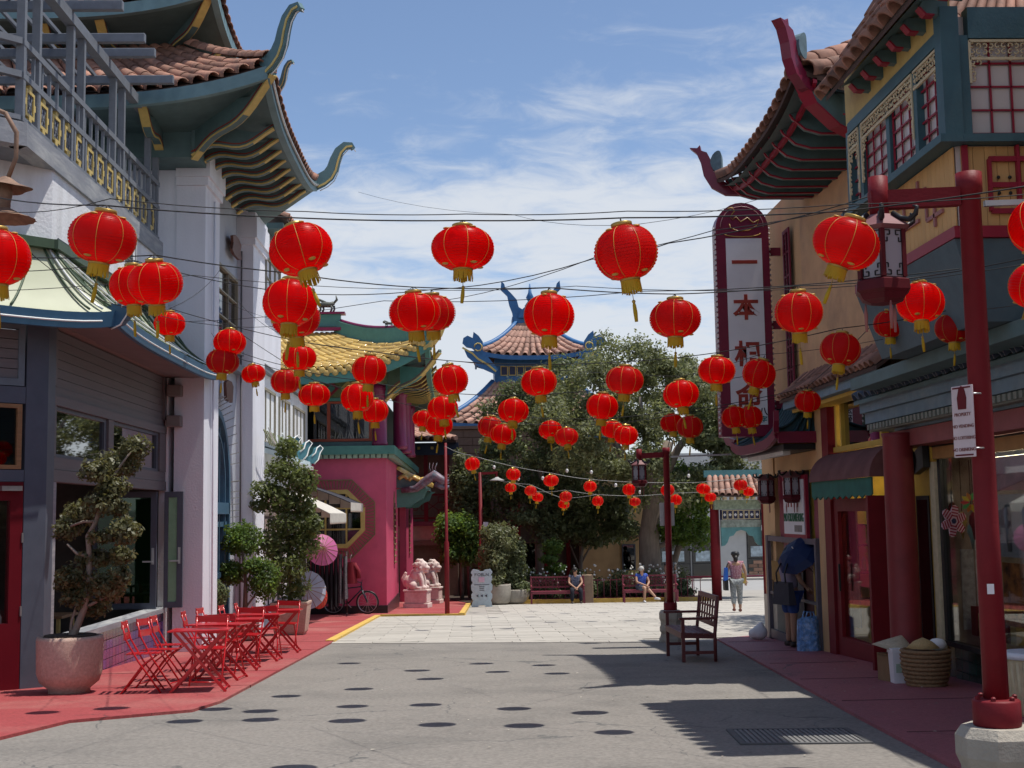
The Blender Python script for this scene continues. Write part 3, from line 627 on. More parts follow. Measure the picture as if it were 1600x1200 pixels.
# --- pillars
def pillar(y0, y1, z1, x0=-5.22, x1=-4.7, mm=m_white):
    mb = MB(); b = .0
    for za, zb, e in ((gz-1, z1-.75, 0), (z1-.75, z1-.6, .05), (z1-.6, z1-.15, .09), (z1-.15, z1, .05)): mb.box((x0, y0-e, za), (x1+e, y1+e, zb))
    return mb
PW = mat('lavender_white_stucco', (.72, .73, .79), .85, .05, 1.5, .2, 30, dirt=(.56, .56, .60), dscale=1.6, damt=.55, stretch=(1, 1, .18))
pillar(22.8, 24.1, 8.2).build('pillar', PW, cafe)
pillar(27.9, 29.5, 8.2).build('pillar', PW, cafe)
B((-7.4, 22.86, 3.97), (-5.225, 23.95, 8.15), 'upper_wall', PW, cafe)
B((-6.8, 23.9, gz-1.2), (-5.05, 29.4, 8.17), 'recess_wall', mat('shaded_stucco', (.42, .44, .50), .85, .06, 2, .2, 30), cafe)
B((-12, 22.86, 6.1), (-7.4, 23.2, 8.35), 'upper_wall', mat('slate_green_wall', (.12, .15, .16), .8), cafe)
# arched blue window with radiating fins
ay, az, ar = 25.2, 2.15, 1.35
m_blwin = mat('blue_window_paint', (.06, .13, .20), .4, .1, 5)
aw = MB()
pts = [(-ar, gz-.2)]+[(ar*math.cos(math.pi-a*math.pi/20), az+ar*1.05*math.sin(a*math.pi/20)) for a in range(21)]+[(ar, gz-.2)]
aw.strip(pts, .07, (-5.0, ay, 0), (0, 1, 0), (0, 0, 1), .14)
pts2 = [(x*.72, z if z < az else az+(z-az)*.72) for x, z in pts]; aw.strip(pts2, .03, (-5.0, ay, 0), (0, 1, 0), (0, 0, 1), .1)
for x in (-.95, -.48, 0, .48, .95): aw.box((-5.04, ay+x-.025, gz-.2), (-4.97, ay+x+.025, az+1.2*math.sqrt(max(0, 1-(x/ar)**2))))
for z in (.35, 1.35): aw.box((-5.04, ay-ar, z-.05), (-4.97, ay+ar, z+.05))
aw.box((-5.05, ay-ar, 1.55), (-4.93, ay+ar, 1.78))
awo = aw.build('arched_window', m_blwin, cafe)
MB().prism(pts, (-5.045, ay, 0), (0, 1, 0), (0, 0, 1), .01).build('pane', m_glassw, awo)
for i in range(25):
    a = math.pi*i/24; y = ay+math.cos(a)*1.5; z = az+math.sin(a)*1.55 if .15 < a < 3.0 else az+.05
    MB().bar((-5.04, y, z), (-4.78, y+.12*math.cos(a), z+.12*math.sin(a)+.03), .018, .018).build('fin', mat('fin_cream', (.36, .36, .34), .6), awo)
for i in range(8):
    z = az-.15-i*.13; MB().bar((-5.04, ay+1.5, z), (-4.78, ay+1.6, z+.02), .018, .018).build('fin', MATS['fin_cream'], awo)
B((-5.04, ay+1.42, .75), (-4.82, ay+1.75, 1.15), 'bracket_box', m_black, awo)
# upper window in the recess
def window(parent, x, y0, y1, z0, z1, nx, nz, fm, pm, fw=.06, mw=.03, d=.1, sill=True, nm='window'):
    mb = MB().box((x-d, y0, z0), (x+.03, y0+fw, z1)).box((x-d, y1-fw, z0), (x+.03, y1, z1)).box((x-d, y0+fw, z0), (x+.03, y1-fw, z0+fw)).box((x-d, y0+fw, z1-fw), (x+.03, y1-fw, z1))
    for i in range(1, nx): yy = y0+(y1-y0)*i/nx; mb.box((x-d*.6, yy-mw/2, z0+fw), (x+.015, yy+mw/2, z1-fw))
    for i in range(1, nz): zz_ = z0+(z1-z0)*i/nz; mb.box((x-d*.55, y0+fw, zz_-mw/2), (x+.012, y1-fw, zz_+mw/2))
    o = mb.build(nm, fm, parent)
    for i in range(nx):
        for j in range(nz):
            ya = y0+(y1-y0)*i/nx+.02; yb = y0+(y1-y0)*(i+1)/nx-.02; za = z0+(z1-z0)*j/nz+.02; zb = z0+(z1-z0)*(j+1)/nz-.02
            B((x-d*.5, ya, za), (x-d*.4, yb, zb), 'pane', pm, o)
    if sill: B((x-.02, y0-.1, z0-.1), (x+.14, y1+.1, z0-.005), 'sill', m_greyrail, o)
    return o
m_winfr = mat('khaki_window_frame', (.28, .25, .19), .6, .1, 6)
window(cafe, -5.0, 24.5, 27.6, 5.05, 6.6, 3, 3, m_winfr, m_glassw)
B((-5.04, 24.2, 4.55), (-4.85, 27.8, 4.72), 'ledge', m_greyrail, cafe)
hs = MB().prism([(-.5, 0), (-.42, -.14), (-.55, -.3), (-.3, -.36), (.3, -.36), (.55, -.3), (.42, -.14), (.5, 0), (.2, .08), (-.2, .08)], (-4.92, 27.0, 7.35), (0, 1, 0), (0, 0, 1), .06).build('carved_board', mat('carved_brown', (.12, .05, .035), .6, .3, 20), cafe)
hs = MB().prism([(-.4, 0), (-.3, -.34), (.3, -.34), (.4, 0), (.2, .08), (-.2, .08)], (-4.85, 25.9, 4.15), (0, 1, 0), (0, 0, 1), .06).build('carved_board', MATS['carved_brown'], cafe)
# --- main pagoda roof, lower tier
EZ = 8.4; EXs = -3.25; EYs = 20.6; EYe = 27.2
P1 = roofP((-12, EYs, EZ), (EXs, EYs, EZ), (-12, 23.2, 10.25), (-5.4, 23.2, 10.25), .12, 0, .5, 3.2)
P2 = roofP((EXs, EYs, EZ), (EXs, EYe, EZ), (-5.4, 23.2, 10.25), (-5.4, 26.0, 10.25), .12, .5, .3, 3.2)
lowroof = MB().slab(P1, 30, 8, .06).slab(P2, 24, 8, .06).build('roof', m_tiledeck, cafe)
T = Tiles(lowroof, 'red', 300)
P1b = lambda u, t: P1(.34+u*.66, t)
T.roof(P1b, 23, 6, lift=.0); T.roof(P2, 25, 5)
# fascia and soffit
f = MB()
for P, n, off in ((P1, 30, V((0, -.03, 0))), (P2, 24, V((.03, 0, 0)))):
    for i in range(n):
        a, b = V(P(i/n, 0))+off, V(P((i+1)/n, 0))+off; q = -off*4
        f.hexa([a+V((0, 0, -.24)), b+V((0, 0, -.24)), b+q+V((0, 0, -.24)), a+q+V((0, 0, -.24)), a+V((0, 0, -.02)), b+V((0, 0, -.02)), b+q+V((0, 0, -.02)), a+q+V((0, 0, -.02))])
f.build('fascia', m_tealwood, lowroof)
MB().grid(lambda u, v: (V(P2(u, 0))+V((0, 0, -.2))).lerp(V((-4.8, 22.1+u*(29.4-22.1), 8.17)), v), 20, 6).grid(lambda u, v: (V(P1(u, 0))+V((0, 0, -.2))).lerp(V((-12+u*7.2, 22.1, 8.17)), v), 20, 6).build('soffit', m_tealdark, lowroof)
B((-12, 22.0, 7.75), (-4.68, 22.85, 8.4), 'eave_beam', m_tealdark, lowroof); B((-5.3, 22.86, 8.21), (-4.66, 29.5, 8.43), 'eave_beam', m_tealdark, lowroof)
def bracket(parent, o, ax, L_, rise, th=.11, h=.42, m=m_tealdark):
    """curved rafter bracket from the wall outwards, gold edge below"""
    lo = [(L_*t, rise*t**1.2+.11*math.sin(t*2*math.pi*1.15)*(1-.3*t)) for t in [i/12 for i in range(13)]]
    hi = [(x, max(y+.12, rise*.55+h*(1-.75*x/L_))) for x, y in lo]
    b = MB().prism(lo+hi[::-1], o, ax, (0, 0, 1), th).build('bracket', m, parent)
    MB().strip([(x, y+.016) for x, y in lo], .014, o, ax, (0, 0, 1), th+.02).build('edge_trim', m_gold, b)
    MB().strip([(x, y+.075) for x, y in lo], .010, o, ax, (0, 0, 1), th+.02).build('red_line', m_rust, b)
    return b
for i in range(8): bracket(lowroof, (-4.78, 22.0+i*.62, 7.75), (1, 0, 0), 1.42, .42)
for x in (-10.4, -9.0, -7.8, -6.6, -5.35): bracket(lowroof, (x, 22.1, 7.8), (0, -1, 0), 1.3, .4, .13)
bracket(lowroof, (-4.75, 22.05, 7.7), (.74, -.67, 0), 2.15, .95, .12, .55)
# hip horns
hp = [(0, 0), (.25, .12), (.45, .28), (.58, .5), (.66, .78), (.76, 1.02), (.94, 1.2), (1.12, 1.22), (1.2, 1.12)]
HM = mat('horn_teal', (.085, .165, .18), .5, .12, 5)
hw = lambda t: .17*(1-t)**.7+.05
def hipband(P, side, n=12):
    return [V(P(side, 1-i/n))+V((0, 0, .1)) for i in range(n+1)]
cap_tiles(lowroof, hipband(P1, 1, 6)[::-1], .26)
def add_horn(o, ax, sc=1.0, parent=lowroof, m=HM):
    h = MB().strip([(x*sc, y*sc) for x, y in hp], lambda t: hw(t)*sc, o, ax, (0, 0, 1), .14*sc).build('horn', m, parent)
    MB().strip([(x*sc+.10*sc*(1-i/9), y*sc-.12*sc*(1-i/9)) for i, (x, y) in enumerate(hp[:-1])], .028*sc, o, ax, (0, 0, 1), .18*sc).build('edge_trim', m_gold, h)
    MB().tube([V(o)+V(ax).normalized()*(x*sc+.2*sc*(1-i/12))+V((0, 0, y*sc-.2*sc*(1-i/12))) for i, (x, y) in enumerate(hp)], .012, 5).build('neon_tube', m_neon, h)
    return h
add_horn(V(P1(1, 0))+V((-.08, .08, -.05)), (.8, -.6, 0), .72)
add_horn(V(P2(1, 0))+V((-.05, -.05, -.08)), (.95, .3, 0), .74)
add_horn(at(430, 142, 25.5), (.8, -.6, 0), .42)
# --- upper tier
UZ = 10.35
P3 = roofP((-12, 21.7, UZ), (-4.35, 21.7, UZ), (-12, 24.2, 11.8), (-6.6, 24.2, 11.8), .16, 0, .45, 3.2)
P4 = roofP((-4.35, 21.7, UZ), (-4.35, 27.0, UZ), (-6.6, 24.2, 11.8), (-6.6, 26.5, 11.8), .16, .45, .4, 3.2)
uproof = MB().slab(P3, 24, 6, .06).slab(P4, 20, 6, .06).build('roof', m_tiledeck, cafe)
T2 = Tiles(uproof, 'red', 150); T2.roof(P4, 20, 4); T2.roof(lambda u, t: P3(.6+u*.4, t), 12, 4)
T.finish(); T2.finish()
f = MB()
for P, n, off in ((P3, 24, V((0, -.03, 0))), (P4, 20, V((.03, 0, 0)))):
    for i in range(n):
        a, b = V(P(i/n, 0))+off, V(P((i+1)/n, 0))+off; q = -off*4
        f.hexa([a+V((0, 0, -.22)), b+V((0, 0, -.22)), b+q+V((0, 0, -.22)), a+q+V((0, 0, -.22)), a+V((0, 0, -.02)), b+V((0, 0, -.02)), b+q+V((0, 0, -.02)), a+q+V((0, 0, -.02))])
f.build('fascia', m_tealwood, uproof)
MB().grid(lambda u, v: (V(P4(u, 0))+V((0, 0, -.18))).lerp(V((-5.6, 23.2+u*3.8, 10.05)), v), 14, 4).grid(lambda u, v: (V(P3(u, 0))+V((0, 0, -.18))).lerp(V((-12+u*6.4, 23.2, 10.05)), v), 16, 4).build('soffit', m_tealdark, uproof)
B((-12, 23.2, 9.5), (-5.6, 27, 10.2), 'tier_wall', m_tealdark, uproof)
for i in range(5): bracket(uproof, (-5.6, 23.3+i*.8, 9.8), (1, 0, 0), 1.2, .35)
for x in (-9.6, -8.5, -7.4, -6.4): bracket(uproof, (x, 23.2, 9.8), (0, -1, 0), 1.4, .4, .14)
bracket(uproof, (-5.6, 23.2, 9.75), (.64, -.77, 0), 1.9, .85, .12, .5)
# gutter pipe on the lower roof edge
MB().tube([V(P2(i/20, 0))+V((.05, 0, -.1)) for i in range(21)], .03, 6).build('gutter', m_metal, lowroof)

MB().tube([(-4.66, 23.4, gz-.5), (-4.66, 23.4, 7.3)], .018, 6).build('conduit', PW, cafe); MB().tube([(-4.95, 27.86, gz-.5), (-4.95, 27.86, 7.3)], .02, 6).build('conduit', m_siding, cafe)
for y, z in ((17.6, 5.35), (19.9, 5.5)):
    vn = B((FX-.0, y, z), (FX+.03, y+.36, z+.24), 'wall_vent', m_greyrail, cafe)
    for k in range(4): B((FX+.03, y+.03, z+.03+k*.05), (FX+.045, y+.33, z+.055+k*.05), 'louvre', m_siding, vn)
MB().tube([(FX+.02, 16.6, 5.12), (FX+.02, 20.5, 5.14), (FX+.02, 20.5, 5.95)], .014, 6).build('conduit', m_greyrail, cafe); B((FX, 20.42, 5.4), (FX+.07, 20.58, 5.6), 'junction_box', m_greyrail, cafe)
# goose-neck wall lamp in front of the white wall
gl = thing('gooseneck_lamp', 'rusty gooseneck lamp with scalloped pagoda shade at the left edge', 'lamp')
c = at(8, 300, 11.5)
m_rusty = mat('rusty_tin', (.22, .13, .085), .7, .25, 14, dirt=(.12, .06, .04), dscale=6, damt=.6)
pth = [c+V((.02, 0, .12)), c+V((.09, 0, .32)), c+V((.09, 0, .55)), c+V((-.02, .02, .74)), c+V((-.25, .05, .84)), c+V((-.6, .3, .8)), c+V((-1.1, 1.0, .75))]
MB().tube(pth, .022, 8).build('neck', m_rusty, gl)
def scal(r, z, k=16, amp=.03):
    mb = MB(); n = 48; ring = lambda rr, zz, am: [(c.x+(rr*(1+am*math.cos(k*2*math.pi*i/n)))*math.cos(2*math.pi*i/n), c.y+(rr*(1+am*math.cos(k*2*math.pi*i/n)))*math.sin(2*math.pi*i/n), c.z+zz) for i in range(n)]
    vs = ring(.05, z+.10, 0)+ring(r*.6, z+.04, 0)+ring(r, z, amp); fs = []
    for q in range(2):
        for i in range(n): fs.append((q*n+i, q*n+(i+1) % n, (q+1)*n+(i+1) % n, (q+1)*n+i))
    return mb.add(vs, fs, True)
scal(.27, -.25).build('shade', m_rusty, gl); scal(.22, .03, 4, .12).build('shade', m_rusty, gl)
MB().lathe([(.05, -.2), (.05, -.1), (.07, 0), (.05, .1), (.03, .14)], c, 12).build('socket', m_rusty, gl)
# ------------------------------------------------------------------ white shop between the cafe and the magenta building
shop = thing('white_shop_building', 'narrow white shop with turquoise curled eave and awnings beyond the cafe', 'building')
SX = -4.95
B((-9, 29.52, G(30)-1), (SX, 39.3, 4.95), 'wall', m_white, shop)
B((-9, 29.5, 4.955), (SX+.12, 39.3, 5.1), 'cornice', m_greyrail, shop)
B((-8, 29.55, 5.1), (-4.8, 32.6, 8.35), 'tower_wall', PW, shop)
window(shop, -4.77, 30.0, 32.3, 6.7, 8.1, 3, 3, m_winfr, m_glassw, sill=True)
PT = roofP((-4.2, 29.6, 8.45), (-4.2, 32.9, 8.45), (-5.2, 29.6, 9.0), (-5.2, 32.9, 9.0), .05)
tr_ = MB().slab(PT, 8, 3, .06).build('roof', m_tiledeck, shop); Tiles(tr_, 'red').roof(PT, 12, 3).finish()
B((-4.7, 29.6, 8.2), (-4.3, 32.9, 8.34), 'eave_beam', m_tealdark, shop)
for y0, y1 in ((30.4, 32.6), (33.3, 35.2), (36.0, 38.4)): window(shop, SX+.02, y0, y1, 3.25, 4.6, 3, 1, m_winfr, m_glassw)
for y0, y1 in ((30.2, 32.4), (33.2, 38.4)): window(shop, SX+.02, y0, y1, -.7, 1.5, 3, 1, m_slate, m_glassw, sill=False)
# curled eave
PE = roofP((-4.3, 29.8, 2.95), (-4.3, 35.0, 2.95), (SX, 29.8, 3.15), (SX, 35.0, 3.15), .0)
ev = MB().slab(PE, 10, 2, .12).build('eave', mat('pale_turquoise', (.50, .60, .62), .6, .1, 5), shop)
for i in range(32): B((-4.32, 29.82+i*.16, 2.73), (-4.23, 29.90+i*.16, 2.825), 'dentil', m_white, ev)
curl = [(x*.62, y*.75) for x, y in [(0, -.1), (.35, -.12), (.6, .02), (.72, .26), (.9, .42), (.72, .5), (.52, .42), (.42, .24), (.2, .14), (0, .12)]]
for y in (30.2, 32.3, 34.7):
    h = MB().prism(curl, (-4.38, y, 3.0), (.55, .84, 0), (0, 0, 1), .1).build('curl', mat('deep_turquoise', (.05, .17, .21), .5, .15, 6), ev)
    MB().tube([V((-4.38, y, 3.0))+V((.55, .84, 0))*(x*1.06)+V((.05, -.04, z*1.08)) for x, z in curl[1:9]], .018, 5).build('neon_tube', m_neon, h)
    MB().tube([V((-4.42, y-1.9*t, 3.05+.40*t**2)) for t in [i/8 for i in range(9)]], .018, 5).build('neon_tube', m_neon, h)
    for j in range(6): MB().bar((-4.42, y-.3-j*.27, 3.07), (-4.52, y-.6-j*.27, 3.4), .02).build('strut', mat('strut_green', (.25, .27, .14), .6), h)
# roof sign board with letters
sg = MB().prism([(-1.7, 0), (-1.7, 1.55), (-.2, 1.85), (1.6, 1.5), (1.6, 0)], (SX+.05, 31.6, 5.1), (0, 1, 0), (0, 0, 1), .06).build('sign_board', m_signwh, shop)
text('GOLDEN', .62, m_signred, sg, (SX+.09, 31.6, 6.05), (R(90), 0, R(90)), sx=.78)
for i in range(9):
    MB().tube([(SX+.1, 30.3+i*.3+.1*math.sin(k*2+i), 5.2+k*.12) for k in range(5)], .014, 5).build('dragon_line', mat('sign_ink', (.22, .2, .19), .6), sg)
# awnings
def awning(y0, y1, z, zb, xo, m, mv):
    P = roofP((xo, y0, zb), (xo, y1, zb), (SX, y0, z), (SX, y1, z), -.05)
    a = MB().slab(P, 8, 4, .02).build('awning', m, shop)
    n = int((y1-y0)/.14)
    for i in range(n):
        ya = y0+(y1-y0)*i/n; yb = y0+(y1-y0)*(i+1)/n
        MB().prism([(0, .0), (yb-ya-.008, 0), (yb-ya-.008, -.2), ((yb-ya)/2, -.26), (0, -.2)], (xo+.01, ya, zb+.0), (0, 1, 0), (0, 0, 1), .012).build('valance_flap', mv, a)
    for x in range(5):
        t = x/5; xa = xo+(SX-xo)*t; xb = xo+(SX-xo)*(t+.19); za = zb+(z-zb)*t
        MB().hexa([(xa, y1, za-.24), (xb, y1, za-.24), (xb, y1+.012, za-.24), (xa, y1+.012, za-.24), (xa, y1, za-.0), (xb, y1, za+(z-zb)*.19), (xb, y1+.012, za+(z-zb)*.19), (xa, y1+.012, za)]).build('side_flap', mv, a)
    return a
m_awn = mat('grey_white_canvas', (.50, .47, .42), .9, .12, 6)
awning(30.3, 34.2, 2.25, 1.55, -3.3, m_awn, m_awn)
awning(35.0, 38.9, 2.45, 1.85, -3.25, mat('charcoal_canvas', (.03, .03, .04), .9), m_awn)

# ------------------------------------------------------------------ magenta temple-style building
tem = thing('magenta_temple_building', 'magenta stucco building with yellow glazed tile roof and octagonal window', 'building')
TY, TX = 39.6, -2.58; gt = G(40)
# front wall with an octagonal opening
oc = V((-4.12, TY, 1.4)); orad = .93
oct_ = [(orad*math.cos(R(22.5+45*i)), orad*math.sin(R(22.5+45*i))) for i in range(8)]
mb = MB(); x0, x1, z0, z1 = -7.2-oc.x, TX-oc.x, gt+.28-oc.z, 3.25-oc.z
outer = [(x1, oct_[0][1]), (x1, z1), (oct_[2][0]*0+oct_[1][0], z1), (oct_[2][0], z1), (x0, z1), (x0, oct_[3][1]), (x0, oct_[4][1]), (x0, z0), (oct_[5][0], z0), (oct_[6][0], z0), (x1, z0), (x1, oct_[7][1])]
def q2(*p): mb.prism(list(p), (oc.x, TY+.1, oc.z), (1, 0, 0), (0, 0, 1), .2)
q2(oct_[0], (x1, oct_[0][1]), (x1, z1), (oct_[1][0], z1), oct_[1]); q2(oct_[1], (oct_[1][0], z1), (oct_[2][0], z1), oct_[2]); q2(oct_[2], (oct_[2][0], z1), (x0, z1), (x0, oct_[3][1]), oct_[3])
q2(oct_[3], (x0, oct_[3][1]), (x0, oct_[4][1]), oct_[4]); q2(oct_[4], (x0, oct_[4][1]), (x0, z0), (oct_[5][0], z0), oct_[5]); q2(oct_[5], (oct_[5][0], z0), (oct_[6][0], z0), oct_[6])
q2(oct_[6], (oct_[6][0], z0), (x1, z0), (x1, oct_[7][1]), oct_[7]); q2(oct_[7], (x1, oct_[7][1]), (x1, oct_[0][1]), oct_[0])
mb.build('front_wall', m_magenta, tem)
ow = MB().strip([(x*.96, y*.96) for x, y in oct_+oct_[:1]], .07, (oc.x, TY, oc.z), (1, 0, 0), (0, 0, 1), .16)
for a in (-.32, .32): ow.box((oc.x+a-.025, TY-.02, oc.z-.9), (oc.x+a+.025, TY+.05, oc.z+.9)).box((oc.x-.9, TY-.018, oc.z+a-.025), (oc.x+.9, TY+.048, oc.z+a+.025))
owo = ow.build('octagonal_window', m_gold, tem); MB().prism([(x*.97, y*.97) for x, y in oct_], (oc.x, TY+.08, oc.z), (1, 0, 0), (0, 0, 1), .01).build('pane', m_glassw, owo)
finm = mat('fin_ochre', (.24, .15, .08), .6)
for i in range(8):
    a, b = V(oct_[i]), V(oct_[(i+1) % 8])
    for j in range(9):
        p = a.lerp(b, (j+.5)/9)*1.08; q = a.lerp(b, (j+.5)/9)*1.36
        MB().bar((oc.x+p.x, TY-.03, oc.z+p.y), (oc.x+q.x, TY-.03, oc.z+q.y), .03, .03).build('fin', finm, owo)
MB().strip([(x*1.38, y*1.38) for x, y in oct_+oct_[:1]], .018, (oc.x, TY-.02, oc.z), (1, 0, 0), (0, 0, 1), .06).build('fin_rim', finm, owo)
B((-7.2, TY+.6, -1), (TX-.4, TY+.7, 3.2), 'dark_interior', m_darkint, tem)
# street side wall, doorway, base
B((TX-.25, TY+.2, gt+.28), (TX, 46.0, 3.25), 'street_wall', m_magenta, tem); B((TX-.25, 51.5, G(55)+.1), (TX, 58.0, 3.25), 'street_wall', m_magenta, tem); B((TX-.25, 46.0, 2.0), (TX-.01, 51.5, 3.25), 'lintel', m_magenta, tem)
B((TX-1.2, 46, gt-1), (TX-1.1, 51.5, 2.0), 'door_recess', m_darkint, tem); 
for y in (47.2, 49.4): B((TX-.32, y, G(47)), (TX-.26, y+1.0, 1.95), 'door', m_granite, tem)
B((-7.2, TY-.03, gt-.6), (TX+.03, TY+.1, gt+.28), 'base_course', m_granite, tem); B((TX-.2, TY+.1, gt-.6), (TX+.03, 46.0, gt+.28), 'base_course', m_granite, tem)
for yc in (43.6, 54.2):
    f = MB().prism([(0, -1.25), (.38, -.5), (.42, .3), (.2, .95), (0, 1.2), (-.2, .95), (-.42, .3), (-.38, -.5)], (TX, yc, 1.1), (0, 1, 0), (0, 0, 1), .05).build('fan_window', finm, tem)
    MB().prism([(0, -.8), (.28, -.3), (.3, .3), (.12, .8), (-.12, .8), (-.3, .3), (-.28, -.3)], (TX+.02, yc, 1.1), (0, 1, 0), (0, 0, 1), .05).build('pane', m_glassw, f)
    for i in range(10): B((TX+.02, yc-.42, -.1+i*.2), (TX+.06, yc+.42, -.05+i*.2), 'fin', finm, f)
# mid cornice
MB().box((-7.2, TY-.28, 3.36), (TX+.28, 58, 3.62)).build('cornice', m_teal, tem)
MB().box((-7.2, TY-.12, 3.253), (TX+.12, 58, 3.358)).build('cornice', m_tealdark, tem)
dm = MB().box((-.07, -.07, -.06), (.07, .07, .06)).mesh('dentil'); dm.materials.append(mat('pale_green_dentil', (.28, .36, .26), .6))
for i in range(26): o = link('dentil', dm, None, tem); o.location = (-7.1+i*.18, TY-.17, 3.30)
for i in range(40): o = link('dentil', dm, None, tem); o.location = (TX+.17, TY-.1+i*.42, 3.30)
# upper storey
B((-7.2, TY+.5, 3.62), (TX-.45, 58, 5.6), 'upper_wall', mat('upper_green_wall', (.05, .09, .085), .6), tem)
fw = MB()
for a, b in ((-5.75, -5.65), (-4.43, -4.33), (-3.13, -3.03)): fw.box((a, TY+.38, 3.8), (b, TY+.5, 5.05))
fw.box((-5.65, TY+.38, 3.8), (-4.43, TY+.5, 3.88)).box((-4.33, TY+.38, 3.8), (-3.13, TY+.5, 3.88)).box((-5.65, TY+.38, 4.98), (-4.43, TY+.5, 5.05)).box((-4.33, TY+.38, 4.98), (-3.13, TY+.5, 5.05))
fwo = fw.build('upper_window', m_orange, tem)
B((-5.65, TY+.44, 3.88), (-4.43, TY+.45, 4.98), 'pane', m_glassw, fwo); B((-4.33, TY+.44, 3.88), (-3.13, TY+.45, 4.98), 'pane', m_glassw, fwo)
cu2 = MB()
for i in range(14): cu2.tube([(-4.28+i*.08, TY+.47, 4.95), (-4.1+.16*math.sin(i*1.7)+i*.06, TY+.47, 4.4), (-4.2+i*.085, TY+.48, 3.9)], [.035, .02, .05], 5)
cu2.build('curtain', mat('pale_curtain', (.5, .5, .46), .9), fwo)
B((-6.2, TY+.3, 3.63), (-2.95, TY+.49, 3.78), 'sill', m_tealdark, tem)
B((-7.2, TY+.36, 5.06), (TX-.3, TY+.49, 5.16), 'rail', m_teal, tem)
# painted frieze of diamonds
fr = B((-7.2, TY+.40, 5.17), (TX-.3, TY+.49, 5.75), 'frieze', mat('frieze_ground', (.13, .15, .06), .6, .3, 9), tem)
for i in range(9):
    x = -6.9+i*.52
    MB().prism([(-.24, 0), (0, -.24), (.24, 0), (0, .24)], (x, TY+.385, 5.46), (1, 0, 0), (0, 0, 1), .02).build('diamond', [m_gold, m_teal, m_crimson][i % 3], fr)
    MB().prism([(-.13, 0), (0, -.13), (.13, 0), (0, .13)], (x, TY+.37, 5.46), (1, 0, 0), (0, 0, 1), .02).build('diamond', [m_crimson, m_gold, m_teal][i % 3], fr)
for x in (-4.75, -2.85): B((x-.13, TY+.1, 5.1), (x+.13, TY+.39, 5.8), 'bracket', m_gold, tem)
for x, y in ((-2.78, TY+.25), (-2.25, 41.6), (-2.25, 44.6), (-2.25, 47.6)):
    c_ = MB().lathe([(.25, 3.62), (.25, 3.74), (.225, 3.77), (.22, 5.3), (.25, 5.34), (.25, 5.55)], (x, y, 0), 16).build('column', m_plumcol, tem)
    B((x-.36, y-.36, 5.55), (x+.36, y+.36, 5.85), 'capital', mat('capital_moss', (.16, .19, .09), .7, .3, 12), c_)
# roof
PZ = 5.85; Q1 = roofP((-9.5, 38.3, PZ), (-1.2, 38.3, PZ), (-9.5, 41, 7.3), (-4.2, 41, 7.3), .25, 0, 1.0, 3)
Q2 = roofP((-1.2, 38.3, PZ), (-1.2, 58, PZ), (-4.2, 41, 7.3), (-4.2, 56, 7.3), .25, 1.0, .6, 6)
trf = MB().slab(Q1, 30, 8, .08).slab(Q2, 40, 8, .08).build('roof', mat('yellow_roof_bed', (.10, .065, .025), .8, .3, 6), tem)
TT = Tiles(trf, 'yellow', 280); TT.roof(lambda u, t: Q1(.38+u*.6, t), 19, 6, w=.23); TT.roof(lambda u, t: Q2(u*.35+.005, t), 20, 4, w=.24); TT.finish()
em = MB().lathe([(.09, 0), (.11, .03), (.09, .05), (.02, .06)], (0, 0, 0), 10, mtx=Matrix.Rotation(R(90), 3, 'X')).mesh('tile_end'); em.materials.append(m_tileyel)
for i in range(19):
    for du in (0, .5):
        p = V(Q1(.38+(i+.5+du)/19*.6, 0)); o = link('tile_end', em, None, trf); o.location = p+V((0, -.03, -.02 if not du else -.12)); o.scale = (.9,)*3
f = MB()
for P, n, off in ((Q1, 30, V((0, -.03, 0))), (Q2, 40, V((.03, 0, 0)))):
    for i in range(n):
        a, b = V(P(i/n, 0))+off, V(P((i+1)/n, 0))+off; q = -off*5
        f.hexa([a+V((0, 0, -.42)), b+V((0, 0, -.42)), b+q+V((0, 0, -.42)), a+q+V((0, 0, -.42)), a+V((0, 0, -.05)), b+V((0, 0, -.05)), b+q+V((0, 0, -.05)), a+q+V((0, 0, -.05))])
f.build('fascia', m_teal, trf)
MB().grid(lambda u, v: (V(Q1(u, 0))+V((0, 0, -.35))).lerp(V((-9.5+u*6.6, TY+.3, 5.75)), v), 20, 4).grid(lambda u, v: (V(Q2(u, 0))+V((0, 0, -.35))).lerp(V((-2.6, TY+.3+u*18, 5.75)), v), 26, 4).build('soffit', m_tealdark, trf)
# carved waves under the corner
for i in range(13):
    y = TY-.2+i*.42; zt = .75*max(0, 1-i/8)**2
    bracket(trf, (-2.5, y, 5.2), (1, -.12, 0), 1.5, .35+zt, .09, .3, m_dkgreen)
bracket(trf, (-2.6, TY+.2, 5.0), (.76, -.65, 0), 2.3, 1.25, .12, .5, m_teal)
# hip ridge and upturned tip
hr = [V(Q1(1, 1-i/14))+V((0, 0, .22)) for i in range(15)]
mbh = MB()
for a, b in zip(hr, hr[1:]): mbh.bar(a, b, .26, .46)
mbh.build('hip_ridge', m_teal, trf)
MB().tube([p+V((0, 0, .27)) for p in hr], .06, 6).build('ridge_cap', m_plumcol, trf)
MB().strip([(0, 0), (.25, .12), (.5, .32), (.68, .62), (.74, .95)], lambda t: .42*(1-t)+.06, V(Q1(1, 0))+V((-.15, .1, .0)), (.77, -.64, 0), (0, 0, 1), .16).build('tip', m_teal, trf)
MB().strip([(.0, -.42), (.3, -.3), (.62, -.02), (.88, .45), (.86, .95)], .05, V(Q1(1, 0))+V((-.15, .1, .0)), (.77, -.64, 0), (0, 0, 1), .2).build('tip_trim', m_gold, trf)
B((-9.5, 40.85, 7.55), (-4.1, 41.15, 7.95), 'ridge', m_teal, trf); B((-9.5, 40.8, 7.95), (-3.95, 41.2, 8.02), 'ridge_cap', m_plumcol, trf)
